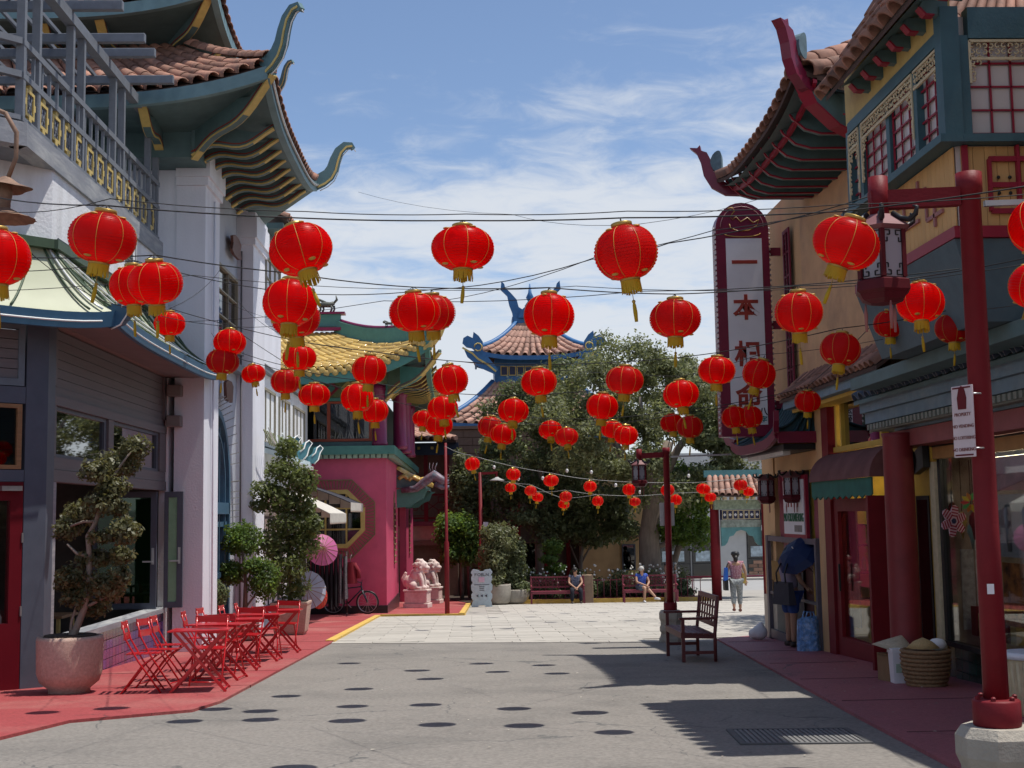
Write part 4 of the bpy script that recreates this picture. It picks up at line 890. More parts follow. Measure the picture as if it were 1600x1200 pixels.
B((-5.2, 40.7, 7.4), (-2.9, 40.85, 7.5), 'ridge_board', m_plumcol, trf)
def beast(name, parent, p, s, m):
    mb = MB(); p = V(p)
    mb.tube([p+V((-.34, 0, .30))*s, p+V((-.1, 0, .36))*s, p+V((.15, 0, .34))*s, p+V((.32, 0, .42))*s], [.10*s, .13*s, .12*s, .08*s], 8)
    mb.sphere(p+V((-.42, 0, .47))*s, .13*s, 8, 6)
    for x, k in ((-.28, -.05), (-.16, .05), (.2, -.05), (.3, .05)): mb.tube([p+V((x, k, .3))*s, p+V((x+.03, k, .15))*s, p+V((x-.04, k, 0))*s], [.06*s, .045*s, .05*s], 6)
    mb.tube([p+V((.3, 0, .4))*s, p+V((.44, 0, .56))*s, p+V((.4, 0, .74))*s], [.05*s, .06*s, .02*s], 6)
    for i in range(5): mb.sphere(p+V((-.36+.07*i, 0, .58-.03*i))*s, .06*s, 6, 4)
    return mb.build(name, m, parent)
beast('ridge_beast', trf, (-4.55, 41, 8.02), .75, mat('bronze_green', (.09, .095, .08), .6, .2, 12))
for i in range(4): beast('ridge_beast', trf, V(Q1(1, .42-.09*i))+V((0, 0, .5)), .34, MATS['bronze_green'])
# dragon-headed door canopy
dc = MB().hexa([(-2.6, 45.2, 2.45), (-1.55, 45.2, 2.4), (-1.55, 51.8, 2.4), (-2.6, 51.8, 2.45), (-2.6, 45.2, 2.9), (-1.6, 45.2, 2.55), (-1.6, 51.8, 2.55), (-2.6, 51.8, 2.9)]).build('door_canopy', m_tealdark, tem)
PD = roofP((-1.5, 45.2, 2.55), (-1.5, 51.8, 2.55), (-2.6, 45.2, 3.1), (-2.6, 51.8, 3.1), .06)
td = Tiles(dc, 'yellow'); td.roof(PD, 16, 3, w=.32); td.finish()
for i in range(3):
    MB().tube([(-2.5+i*.35+t*.33, 45.15, 2.75-.05*i+.10*math.sin(t*math.pi)) for t in [k/6 for k in range(7)]], .07, 8).build('tile', m_tileyel, dc)
dh = MB().tube([(-2.4, 45.1, 2.35), (-1.9, 45.05, 2.4), (-1.5, 45.0, 2.7), (-1.25, 44.95, 2.85), (-.95, 44.9, 2.65), (-.75, 44.9, 2.62)], [.1, .13, .16, .2, .16, .08], 10)
dh.tube([(-1.2, 44.9, 2.6), (-.95, 44.9, 2.42), (-.72, 44.9, 2.46)], [.14, .09, .04], 8)
for a in range(3): dh.tube([(-1.35+.08*a, 44.95, 2.95), (-1.42+.1*a, 44.95, 3.12), (-1.4+.13*a, 44.95, 3.3)], [.03, .02, .008], 5)
for a in range(4): dh.tube([(-1.2, 44.9, 2.75-.06*a), (-.9, 44.85, 2.8-.08*a), (-.72, 44.85, 2.88-.1*a)], [.03, .022, .008], 5)
dh.build('dragon_head', mat('dragon_paint', (.16, .10, .13), .5, .5, 9, dirt=(.10, .24, .30), dscale=5, damt=.9), dc)
MB().prism([(-.0, 0), (0, -.65), (.5, -.62), (.7, -.45), (.95, -.35), (1.05, -.1), (1.2, 0)], (-2.58, 45.3, 2.4), (1, 0, 0), (0, 0, 1), .14).build('bracket', m_teal, dc)
MB().prism([(-.0, 0), (0, -.65), (.5, -.62), (.7, -.45), (.95, -.35), (1.05, -.1), (1.2, 0)], (-2.58, 51.4, 2.4), (1, 0, 0), (0, 0, 1), .14).build('bracket', m_teal, dc)

# ------------------------------------------------------------------ balcony building behind the temple
bb = thing('balcony_building', 'brown building with red lattice balcony and tiled roof behind the lions', 'building')
BY = 58.3; gb = G(58)
B((-4, BY+1.6, gb-.5), (-.6, BY+6, 4.6), 'wall', m_brownw, bb)
B((-4, BY, 1.0), (-.75, BY+1.7, 1.2), 'balcony_floor', m_maroon, bb); B((-4, BY+.1, .35), (-.95, BY+1.6, 1.0), 'stucco_band', mat('salmon_stucco', (.42, .22, .17), .85), bb)
B((-1.0, BY+.08, .45), (-.8, BY+1.6, .95), 'stucco_band', m_white, bb)
sc = MB(); sc.prism([(0, 0)]+[(.17*i+.085*(j), -.18-.07*(j == 1)) for i in range(18) for j in (0, 1)]+[(3.06, 0)], (-4, BY+.05, .35), (1, 0, 0), (0, 0, 1), .04); sc.build('scalloped_trim', m_brownw, bb)
for x in (-3.2, -2.0, -1.02): B((x-.09, BY+.02, 1.2), (x+.09, BY+.2, 4.4), 'post', m_redpost, bb)
for y in (.6, 1.1, 1.55): B((-1.1, BY+y-.07, 1.2), (-.96, BY+y+.07, 4.4), 'post', m_redpost, bb)
for z in (1.35, 2.4): B((-4, BY+.08, z-.04), (-1.1, BY+.14, z+.04), 'rail', m_redpost, bb)
for z in (1.35, 1.6, 1.85, 2.1, 2.4): B((-1.06, BY+.2, z-.03), (-1.0, BY+1.6, z+.03), 'rail', m_redpost, bb)
def fret(x): 
    for a, b in (((0, .1), (.35, .1)), ((.35, .1), (.35, .35)), ((.35, .35), (.1, .35)), ((.1, .35), (.1, .7)), ((.1, .7), (.35, .7)), ((.35, .7), (.35, .95)), ((.35, .95), (0, .95)), ((.35, .35), (.6, .52)), ((.35, .7), (.6, .52))):
        for sg in (1, -1):
            MB().bar((x+sg*(a[0]-.6), BY+.11, 1.36+a[1]), (x+sg*(b[0]-.6), BY+.11, 1.36+b[1]), .035).build('fret', m_redpost, bb)
fret(-1.7); fret(-2.9)
B((-4, BY-.1, 4.2), (-.5, BY+.1, 4.75), 'beam', mat('navy_beam', (.02, .035, .07), .6), bb)
for x in (-2.3, -1.7, -1.1): B((x-.06, BY-.14, 4.45), (x+.06, BY-.1, 4.57), 'stud', m_gold, bb)
PB = roofP((-4.5, BY-.5, 4.85), (-.6, BY-.5, 4.85), (-4.5, BY+2.5, 6.1), (-3.6, BY+2.5, 6.1), .1)
rb = MB().slab(PB, 10, 4, .08).build('roof', m_tiledeck, bb); Tiles(rb, 'pale').roof(PB, 12, 5).finish()
MB().slab(roofP((-.6, BY-.5, 4.85), (-.6, BY+6, 4.85), (-3.6, BY+2.5, 6.1), (-3.6, BY+6, 6.1), .1), 8, 4, .08).build('roof', m_tiledeck, bb)
MB().tube([V(PB(1, i/8))+V((0, 0, .08)) for i in range(9)], .12, 8).build('hip_ridge', m_tilepale, bb)
# brown wall building behind
bw = thing('brown_block_building', 'plain brown block wall behind the trees left of centre', 'building')
BWY = 62.0
B((-1.6, BWY, G(62)-1), (4.6, BWY+6, 5.6), 'wall', m_brownw, bw)
bb_ = MB().box((0, 0, 0), (.85, .05, .36)).mesh('block'); bb_.materials.append(mat('brown_block', (.19, .12, .085), .9, .12, 8, rnd=.1))
for r in range(20):
    for c_ in range(7):
        o = link('block', bb_, None, bw); o.location = (-1.6+c_*.88+(.44 if r % 2 else 0), BWY-.045, -2.2+r*.39)
B((-1.65, BWY-.15, 5.6), (5.0, BWY+6, 5.75), 'coping', m_brownw, bw)

# ------------------------------------------------------------------ blue pagoda
pg = thing('blue_pagoda', 'blue pagoda tower with upturned tiled roof rising behind the trees', 'pagoda')
px, py = 3.35, 68.0
B((px-2.0, py-2, 8.2), (px+2.0, py+2, 9.5), 'tower_wall', m_pblue, pg)
for i in range(8):
    x = px-1.5+i*.42; w_ = MB().box((x-.19, py-2.06, 8.62), (x-.15, py-2.0, 9.12)).box((x+.15, py-2.06, 8.62), (x+.19, py-2.0, 9.12)).box((x-.15, py-2.06, 9.08), (x+.15, py-2.0, 9.12)).box((x-.15, py-2.06, 8.62), (x+.15, py-2.0, 8.66)).build('lattice_window', m_gold, pg)
    B((x-.15, py-2.03, 8.66), (x+.15, py-2.01, 9.08), 'pane', m_navy, w_)
def hip4(parent, c, half, zE, top, zT, sag, lift, ncol, nrow, tiles):
    cx_, cy_2 = c; E = [(cx_-half, cy_2-half, zE), (cx_+half, cy_2-half, zE), (cx_+half, cy_2+half, zE), (cx_-half, cy_2+half, zE)]; U_ = [(cx_-top, cy_2-top, zT), (cx_+top, cy_2-top, zT), (cx_+top, cy_2+top, zT), (cx_-top, cy_2+top, zT)]
    Ps = [roofP(E[i], E[(i+1) % 4], U_[i], U_[(i+1) % 4], sag, lift, lift, 3) for i in range(4)]
    mb = MB()
    for P in Ps: mb.slab(P, 14, 6, .1)
    r = mb.build('roof', m_tiledeck, parent)
    for i in (0, 1, 3): tiles.p = r; tiles.roof(Ps[i], ncol, nrow, w=.30)
    f = MB()
    for P in Ps:
        for i in range(14):
            a, b = V(P(i/14, 0)), V(P((i+1)/14, 0)); f.bar(a+V((0, 0, -.12)), b+V((0, 0, -.12)), .1, .22)
        f.tube([V(P(0, t/8))+V((0, 0, .12)) for t in range(9)], .14, 8)
    f.build('fascia', m_pblue, r)
    return r, Ps
tl = Tiles(pg, 'pale', 300); r1, Ps = hip4(pg, (px, py), 2.95, 9.55, .75, 11.5, .28, .35, 13, 6, tl); 
orn = [(0, -.25), (.3, -.2), (.55, .0), (.8, .05), (1.0, .25), (.95, .5), (.75, .62), (.5, .5), (.45, .8), (.2, .6), (0, .3)]
for sx, o_ in ((-1, Ps[0](0, 0)), (1, Ps[0](1, 0))):
    MB().prism([(sx*x*1.05, y*1.05) for x, y in (orn if sx > 0 else orn[::-1])], V(o_)+V((-sx*.35, 0, .05)), (1, 0, 0), (0, 0, 1), .2).build('corner_ornament', m_pblue, r1)
    MB().prism([(sx*x, y) for x, y in ([(0, 0), (1.0, .1), (.85, -.25), (.55, -.5), (.3, -.75), (-.1, -.95), (-.55, -1.15), (-.7, -.9)] if sx > 0 else [(0, 0), (1.0, .1), (.85, -.25), (.55, -.5), (.3, -.75), (-.1, -.95), (-.55, -1.15), (-.7, -.9)][::-1])], V(o_)+V((-sx*.4, 0, -.15)), (1, 0, 0), (0, 0, 1), .16).build('corner_bracket', m_pblue, r1)
    MB().strip([(sx*x, y) for x, y in [(1.1, .2), (.6, -.1), (.3, -.4), (-.2, -.7), (-.6, -1.05)]], .045, V(o_)+V((-sx*.4, -.1, -.12)), (1, 0, 0), (0, 0, 1), .06).build('edge_trim', m_gold, r1)
    MB().tube([V(o_)+V((-sx*.35+sx*(.25+.2*math.cos(a)), -.12, .1+.2*math.sin(a))) for a in [k*.7 for k in range(9)]], .035, 5).build('scroll', m_gold, r1)
B((px-1.0, py-.8, 11.4), (px+1.0, py+.8, 11.9), 'ridge_block', m_pblue, r1)
for sx in (-1, 1):
    MB().prism([(sx*x, y) for x, y in ([(.3, 0), (.9, -.2), (1.0, .5), (1.15, .9), (1.25, 1.4), (1.6, 1.75), (1.55, 2.2), (1.4, 2.05), (1.35, 1.85), (1.05, 1.55), (.75, 1.2), (.65, .8), (.35, .6)][::sx])], (px, py-.8, 11.6), (1, 0, 0), (0, 0, 1), .2).build('ridge_dragon', m_pblue, r1)
    MB().prism([(sx*x, y) for x, y in ([(0, 0), (.7, 0), (.6, .35), (.3, .6), (.1, .4)][::sx])], (px, py-.95, 11.8), (1, 0, 0), (0, 0, 1), .2).build('ridge_scroll', m_pblue, r1)
MB().lathe([(.2, 11.9), (.14, 12.3), (.3, 12.6), (.12, 12.85), (.22, 13.05), (.1, 13.3), (.03, 13.8)], (px, py, 0), 12).build('finial', m_pblue, r1)
r2, Ps2 = hip4(pg, (px, py), 4.9, 5.9, 2.1, 8.2, .3, .2, 18, 6, tl)
tl.p = pg; tl.finish()
B((px-4.2, py-4.2, G(68)-1), (px+4.2, py+4, 5.9), 'lower_wall', m_brownw, pg); B((px-4.5, py-4.6, 5.2), (px+4.5, py-4.2, 5.75), 'beam', m_pblue, pg)

# ------------------------------------------------------------------ tan building under the trees, gate, far street
tb = thing('tan_building', 'tan stucco building with small dark window under the trees', 'building')
B((4.9, 57.5, G(57)-1), (8.3, 62, 3.6), 'wall', m_tan, tb); w_ = B((6.75, 57.42, -1.1), (7.35, 57.5, .05), 'window', m_slate, tb); B((6.8, 57.40, -1.05), (7.3, 57.418, 0), 'pane', m_glassw, w_)
B((6.5, 57.4, .35), (7.7, 57.5, .45), 'ledge', m_brownw, tb)
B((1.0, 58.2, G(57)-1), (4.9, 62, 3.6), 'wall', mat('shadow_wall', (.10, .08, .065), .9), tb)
for x in (1.9, 2.15, 3.4, 4.4): B((x-.09, 58.0, G(58)), (x+.09, 58.2, 3.0), 'post', m_redpost, tb)
B((1.0, 58.0, .9), (4.8, 58.15, 1.1), 'rail', m_redpost, tb); w_ = B((2.4, 58.05, -2.0), (3.2, 58.19, .2), 'window', m_brownw, tb); B((2.45, 58.03, -1.95), (3.15, 58.05, .15), 'pane', m_glassw, w_)

gate = thing('red_gateway', 'red posted gateway with carved turquoise brackets and small tiled roof', 'gateway')
for x, y in ((8.98, 47.1), (10.78, 46.6)):
    MB().lathe([(.185, G(47)-.1), (.18, 0), (.165, 1.75), (.165, 2.2)], (x, y, 0), 16).build('post', m_redpost, gate)
gy = 46.85
B((9.15, gy-.12, 1.13), (10.62, gy+.12, 1.5), 'lattice_beam', m_navy, gate)
for i in range(7):
    x = 9.28+i*.2; f = MB().box((x-.09, gy-.16, 1.17), (x-.075, gy-.12, 1.46)).box((x+.075, gy-.16, 1.17), (x+.09, gy-.12, 1.46)).box((x-.09, gy-.16, 1.46), (x+.09, gy-.12, 1.48)).box((x-.09, gy-.16, 1.15), (x+.09, gy-.12, 1.17)); f.build('tile_frame', m_cream, gate)
    MB().prism([(-.06, 0), (0, -.06), (.06, 0), (0, .06)], (x, gy-.13, 1.315), (1, 0, 0), (0, 0, 1), .03).build('tile_flower', mat('tile_white', (.6, .6, .62), .4), gate)
B((9.15, gy-.1, .86), (10.62, gy+.1, 1.12), 'rail', mat('faded_turq_beam', (.25, .29, .25), .7, .4, 9), gate)
cb = [(0, 0), (.75, 0), (.72, -.1), (.55, -.16), (.45, -.3), (.3, -.34), (.22, -.55), (.12, -.66), (0, -.68)]
MB().prism(cb, (9.15, gy, .86), (1, 0, 0), (0, 0, 1), .12).build('bracket', m_tealbl, gate); MB().prism([(-x, y) for x, y in cb[::-1]], (10.62, gy, .86), (1, 0, 0), (0, 0, 1), .12).build('bracket', m_tealbl, gate)
B((8.9, gy-.2, 1.51), (10.9, gy+.2, 1.85), 'frieze', mat('faded_green_beam', (.22, .27, .2), .7, .4, 9), gate)
for i in range(8): B((8.95+i*.26, gy-.5, 1.86), (9.05+i*.26, gy-.1, 1.96), 'rafter_end', m_cream, gate)
PG = roofP((8.5, gy-.75, 2.0), (11.6, gy-.75, 2.0), (8.7, gy+.1, 2.75), (11.4, gy+.1, 2.75), .06, .1, .1); rg = MB().slab(PG, 8, 3, .05).build('roof', m_tiledeck, gate); Tiles(rg, 'pale').roof(PG, 13, 3).finish()
B((8.6, gy, 2.7), (11.5, gy+.2, 2.95), 'ridge', m_tealbl, gate)

fb = thing('far_shop_building', 'pale shopfront with dark glass across the far street', 'building')
FBY = 99.5; gf = G(FBY)
B((2, FBY, gf-1), (45, FBY+10, 6), 'wall', m_whitewall, fb)
for x0, x1, z0, z1 in ((14.5, 17.0, gf+.1, gf+3.3), (17.1, 19.0, gf+.1, gf+3.3), (8.5, 11.5, gf+.1, gf+3.2), (11.7, 14.2, gf+.1, gf+3.2), (21.4, 24.4, gf+.4, gf+5.2), (24.5, 28, gf+.4, gf+5.2)):
    f = MB().box((x0, FBY-.06, z0), (x0+.08, FBY-.01, z1)).box((x1-.08, FBY-.06, z0), (x1, FBY-.01, z1)).box((x0+.08, FBY-.06, z0), (x1-.08, FBY-.01, z0+.08)).box((x0+.08, FBY-.06, z1-.08), (x1-.08, FBY-.01, z1)).box((x0+.08, FBY-.06, z0+1.1), (x1-.08, FBY-.01, z0+1.17)).build('shop_window', m_black, fb)
    B((x0+.08, FBY-.04, z0+.08), (x1-.08, FBY-.02, z1-.08), 'pane', m_glassw, f)
    B((x0+.3, FBY-.055, z0+1.3), (x1-.5, FBY-.045, z0+2.1), 'poster', mat('far_poster', (.35, .42, .45), .7, .5, 3), f)
for r in range(4):
    for c_ in range(9): B((21.5+c_*.76+(.38 if r % 2 else 0), FBY-.09, gf+.3+r*.28), (22.18+c_*.76+(.38 if r % 2 else 0), FBY-.07, gf+.54+r*.28), 'brick', mat('far_brick', (.28, .16, .11), .9, .2, 3, rnd=.3), fb)
B((2, FBY-.5, gf+3.7), (23.5, FBY, gf+4.1), 'fascia', m_concr, fb)
fw2 = thing('grey_street_building', 'grey building across the far street behind the gateway', 'building')
B((45.2, FBY-1, gf-1), (80, FBY+10, 9), 'wall', m_concr, fw2)
lb = thing('distant_building', 'plain distant building glimpsed behind the trees', 'building')
B((-40, 104, gf-1), (1.8, 112, 5), 'wall', m_concr, lb)
# street rail and utility boxes beyond the gate
ra = thing('street_railing', 'low dark red railing along the far kerb', 'railing')
MB().tube([(9, 56, G(56)+.75), (22, 55, G(55)+.75)], .035, 6).build('rail', m_maroon, ra)
for x in (9.6, 13.5, 17.5, 21.5): MB().cyl((x, 56-(x-9)/13, G(56)-.1), (x, 56-(x-9)/13, G(56)+.75), .03, 8).build('post', m_maroon, ra)
# ------------------------------------------------------------------ right-hand building
rb_ = thing('ochre_shop_building', 'ochre and teal shop building with projecting bay and curled tiled eaves on the right', 'building')
RX = 5.5; gr_ = G(18)
# ochre walls
B((RX, 14.2, 3.2), (9, 24.0, 6.85), 'upper_wall', m_ochre, rb_)
B((RX-.06, 16.2, 3.2), (RX-.002, 20.4, 6.3), 'wall_panel', mat('weathered_ochre_panel', (.58, .35, .19), .85, .14, 2, .25, 25, dirt=(.38, .24, .15), dscale=1.2, damt=.7), rb_)
B((RX, 23.1, G(24)-.5), (9, 24.0, 3.2), 'corner_pier', m_ochre, rb_)
B((RX-.03, 23.05, G(24)-.2), (9, 24.06, -.1), 'pier_base', mat('cream_tile_base', (.50, .45, .36), .6), rb_)
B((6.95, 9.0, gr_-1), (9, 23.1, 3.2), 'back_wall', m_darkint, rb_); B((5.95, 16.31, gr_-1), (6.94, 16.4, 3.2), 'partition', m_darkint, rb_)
for y, z0, z1 in ((21.25, 3.0, 6.2), (16.0, 3.6, 6.0)):
    f = MB().box((RX-.09, y-.22, z0), (RX-.065, y-.16, z1)).box((RX-.09, y+.16, z0), (RX-.065, y+.22, z1)).box((RX-.09, y-.16, z1-.06), (RX-.065, y+.16, z1)).box((RX-.09, y-.16, z0), (RX-.065, y+.16, z0+.06)).box((RX-.09, y-.015, z0), (RX-.068, y+.015, z1))
    for i in range(1, 8): f.box((RX-.09, y-.16, z0+(z1-z0)*i/8-.015), (RX-.07, y+.16, z0+(z1-z0)*i/8+.015))
    fo_ = f.build('slit_window', m_maroon, rb_); B((RX-.075, y-.16, z0+.06), (RX-.07, y+.16, z1-.06), 'pane', m_glassw, fo_)
# --- projecting bay
BX, BY0_, BY1_ = 4.2, 10.7, 13.55
bay = B((BX+.06, BY0_+.06, 3.865), (9, BY1_, 5.75), 'bay_wall', m_shoji, rb_)
def post(x0, x1, y0, y1, z0, z1, m=m_tealpost, nm='post'): return B((x0, y0, z0), (x1, y1, z1), nm, m, rb_)
post(BX-.06, BX+.1, BY0_-.06, BY0_+.1, 4.66, 5.8); post(BX-.03, BX+.1, BY1_-.1, BY1_+.03, 4.5, 5.55)
post(BX+.1, BX+.19, BY0_-.03, BY0_+.05, 4.66, 5.55); 
for y in (11.42, 13.08): post(BX-.03, BX+.08, y-.045, y+.045, 4.66, 5.55)
post(BX-.015, BX+.08, 12.2, 12.3, 4.66, 5.4)
post(BX-.05, BX+.09, BY0_+.101, BY1_-.101, 5.5, 5.62, nm='head_beam'); post(BX+.191, 9, BY0_-.04, BY0_+.09, 5.52, 5.8, nm='head_beam')
post(BX-.03, BX+.1, BY0_+.11, BY1_, 5.625, 6.2, mat('cream_yellow_board', (.52, .38, .13), .7), 'fascia_board')
# red glazing bars and carved cream headers
def lattice(o, ax, w_, z0, z1, nx, nz, bw=.016):
    mb = MB(); o = V(o); ax = V(ax)
    for i in range(nx+1): p = o+ax*(w_*i/nx); mb.bar((p.x, p.y, z0), (p.x, p.y, z1), bw)
    for j in range(nz+1): z = z0+(z1-z0)*j/nz; mb.bar((o.x, o.y, z), (o.x+ax.x*w_, o.y+ax.y*w_, z), bw)
    f = mb.build('glazing_bars', m_crimson, rb_)
    nrm = V((ax.y, -ax.x, 0)); 
    for i in range(nx):
        for j in range(nz):
            a = o+ax*(w_*i/nx+.012)-nrm*(-.02 if ax.x == 0 else .02); b = a+ax*(w_/nx-.024); za = z0+(z1-z0)*j/nz+.012; zb = z0+(z1-z0)*(j+1)/nz-.012
            n2 = V((.012, 0, 0)) if ax.x == 0 else V((0, .012, 0))
            MB().hexa([(a.x, a.y, za), (b.x, b.y, za), (b.x+n2.x, b.y+n2.y, za), (a.x+n2.x, a.y+n2.y, za), (a.x, a.y, zb), (b.x, b.y, zb), (b.x+n2.x, b.y+n2.y, zb), (a.x+n2.x, a.y+n2.y, zb)]).build('pane', m_shoji, f)
    return f
lattice((BX+.02, BY0_+.12, 0), (0, 1, 0), .62, 4.68, 5.42, 3, 5)
lattice((BX+.02, 11.48, 0), (0, 1, 0), .70, 4.68, 5.42, 3, 5); lattice((BX+.02, 12.32, 0), (0, 1, 0), .72, 4.68, 5.42, 3, 5)
lattice((BX+.02, 13.14, 0), (0, 1, 0), .34, 4.68, 5.42, 2, 5)
lattice((BX+.2, BY0_+.02, 0), (1, 0, 0), 1.3, 4.68, 5.52, 7, 4)
def carving(o, ax, w_, z, drop, side):
    """openwork header: a band of small scrolls with a bracket hanging at each end"""
    o = V(o); ax = V(ax); mb = MB(); rng = random.Random(int(w_*1000))
    nx = max(4, int(w_/.055)); P = lambda s, zz: o+ax*s+V((0, 0, zz))
    for a, b in (((0, z), (w_, z)), ((0, z-.16), (w_, z-.16))): mb.bar(P(*a), P(*b), .022)
    mb.bar(P(0, z), P(0, z-drop), .022)
    if side: mb.bar(P(w_, z), P(w_, z-drop), .022)
    cells = [((i+.5)*w_/nx, z-.04-.055*j) for i in range(nx) for j in range(3)]
    k = int(drop/.05)
    for j in range(3, k):
        m_ = max(1, int((1-j/k)**1.5*5))
        cells += [((i+.5)*.055, z-.04-.05*j) for i in range(m_)]
        if side: cells += [(w_-(i+.5)*.055, z-.04-.05*j) for i in range(m_)]
    for s, zz in cells:
        c_ = P(s, zz); r = .024; ph = rng.random()*6
        mb.tube([c_+ax*(r*math.cos(ph+t*.9)*(1-.08*t))+V((0, 0, r*math.sin(ph+t*.9)*(1-.08*t))) for t in range(6)], .008, 4)
    return mb.build('carved_header', m_cream, rb_)
carving((BX-.03, BY0_+.11, 0), (0, 1, 0), .62, 5.48, .5, False); carving((BX-.03, 11.48, 0), (0, 1, 0), 1.55, 5.48, .62, True); carving((BX-.03, 13.14, 0), (0, 1, 0), .34, 5.48, .7, True)
carving((BX+.2, BY0_-.02, 0), (1, 0, 0), 1.4, 5.5, .38, False)
# sill and ochre boarded apron
B((BX-.12, BY0_-.1, 4.58), (BX+.08, BY1_+.02, 4.65), 'sill', m_tealpost, rb_); B((BX+.081, BY0_-.1, 4.58), (9, BY0_+.05, 4.65), 'sill', m_tealpost, rb_)
bd = MB().box((-.012, -.05, 0), (.0, .05, .70)).mesh('board'); bd.materials.append(m_ochretrim)
for i in range(27): o = link('board', bd, None, rb_); o.location = (BX+.045, BY0_+.1+i*.1045, 3.87)
for i in range(14): o = link('board', bd, None, rb_); o.location = (BX+.15+i*.1045, BY0_+.045, 3.87); o.rotation_euler = (0, 0, R(90))
def fretf(o, ax, segs, m=m_crimson, w_=.045):
    for a, b in segs: MB().bar(V(o)+V(ax)*a[0]+V((0, 0, a[1])), V(o)+V(ax)*b[0]+V((0, 0, b[1])), w_*.6, w_).build('fret', m, rb_)
B((BX-.01, BY0_-.02, 3.76), (9, BY0_+.05, 3.86), 'apron_rail', m_crimson, rb_); B((BX-.01, BY0_+.051, 3.76), (BX+.06, BY1_, 3.86), 'apron_rail', m_crimson, rb_)
B((BX+.1, BY0_+.0, 3.861), (BX+.15, BY0_+.04, 4.575), 'apron_stile', m_crimson, rb_)
sq = [((.25, .12), (.25, .58)), ((.25, .58), (.75, .58)), ((.75, .58), (.75, .12)), ((.75, .12), (.25, .12)), ((.5, 0), (.5, .70)), ((.25, .35), (.75, .35))]
fretf((BX+.08, BY0_+.0, 3.87), (1, 0, 0), sq); 
m_rosef = mat('faded_rose_fret', (.33, .13, .12), .6)
zz_ = [((.1, .2), (.5, .2)), ((.5, .2), (.5, .5)), ((.5, .5), (.9, .5)), ((.3, .1), (.3, .4)), ((.3, .4), (.7, .4)), ((.7, .4), (.7, .62)), ((.7, .25), (1.1, .25)), ((1.1, .25), (1.1, .55)), ((.9, .5), (1.3, .5))]
for y in (10.9, 12.2): fretf((BX+.02, y, 3.87), (0, 1, 0), zz_, m_rosef, .035)
for x in (.33, .43, .62):
    for z in (.28, .42): MB().sphere((BX+.08+x, BY0_+.01, 3.87+z), .016, 8, 6).build('stud', m_black, rb_)
# weathered blue skirt below the bay
MB().hexa([(BX+.25, BY0_+.15, 3.05), (9, BY0_+.15, 3.05), (9, BY1_, 3.05), (BX+.25, BY1_, 3.05), (BX+.0, BY0_+.02, 3.755), (9, BY0_+.02, 3.755), (9, BY1_, 3.755), (BX, BY1_, 3.755)]).build('bay_skirt', mat('slate_blue_skirt', (.075, .115, .135), .7, .15, 4, .1, 30), rb_)
B((BX+.5, BY0_-.4, 2.9), (9, BY1_+2, 3.04), 'soffit', m_tealdark, rb_)
# --- roof over the bay
PA = roofP((3.86, 13.2, 5.84), (3.86, 9.6, 5.84), (5.35, 13.2, 8.6), (5.35, 9.6, 8.6), .25)
ra_ = MB().slab(PA, 12, 8, .05).build('roof', m_tiledeck, rb_)
MB().grid(lambda u, v: V((3.9+.3*v, 9.65+3.15*u, 5.81+.13*v)), 4, 1).build('soffit', m_tealdark, ra_); TA = Tiles(ra_, 'red', 150); TA.roof(PA, 13, 9); TA.finish()
cap_tiles(ra_, [V(PA(0, i/5))+V((0, .03, .0)) for i in range(6)], .26)
for i in range(8):
    y = 9.9+i*.4; b_ = MB().prism([(0, 0), (.22, -.0), (.25, -.06), (.19, -.12), (0, -.14)], (BX+.02, y, 5.86), (-1, 0, 0), (0, 0, 1), .09).build('rafter', m_tealdark, ra_); MB().prism([(.12, -.137), (.2, -.13), (.258, -.06), (.24, -.06), (.19, -.117), (.12, -.124)], (BX+.02, y, 5.86), (-1, 0, 0), (0, 0, 1), .10).build('rafter_edge', m_crimson, b_)
# --- roof with curled corners further along
EBX, EB0, EB1, EBZ = 4.1, 15.3, 20.4, 6.62
R1 = roofP((EBX, EB1, EBZ), (EBX, EB0, EBZ), (6.4, 19.2, 8.5), (6.4, 17.0, 8.5), .22, .25, .3, 3)
R2 = roofP((EBX, EB0, EBZ), (8.5, EB0, EBZ), (6.4, 17.0, 8.5), (8.5, 17.0, 8.5), .22, .3, 0, 3)
rr = MB().slab(R1, 20, 8, .06).slab(R2, 16, 8, .06).build('roof', m_tiledeck, rb_)
TB = Tiles(rr, 'red', 280); TB.roof(R1, 20, 7); TB.roof(lambda u, t: R2(u*.8, t), 13, 7); TB.finish()
cap_tiles(rr, [V(R1(1, i/8))+V((0, 0, .03)) for i in range(9)], .28)
f = MB()
for i in range(20):
    a, b = V(R1(i/20, 0)), V(R1((i+1)/20, 0)); f.hexa([a+V((.22, 0, -.2)), b+V((.22, 0, -.2)), b+V((.27, 0, -.2)), a+V((.27, 0, -.2)), a+V((.22, 0, -.13)), b+V((.22, 0, -.13)), b+V((.27, 0, -.13)), a+V((.27, 0, -.13))])
f.build('fascia', m_crimson, rr)
MB().grid(lambda u, v: (V(R1(u, 0))+V((.05, 0, -.12))).lerp(V((RX, EB1-u*(EB1-EB0-.9), 6.75)), v), 16, 4).grid(lambda u, v: (V(R2(u, 0))+V((0, .05, -.12))).lerp(V((RX+u*3, 16.2, 6.75)), v), 8, 4).build('soffit', m_tealdark, rr)
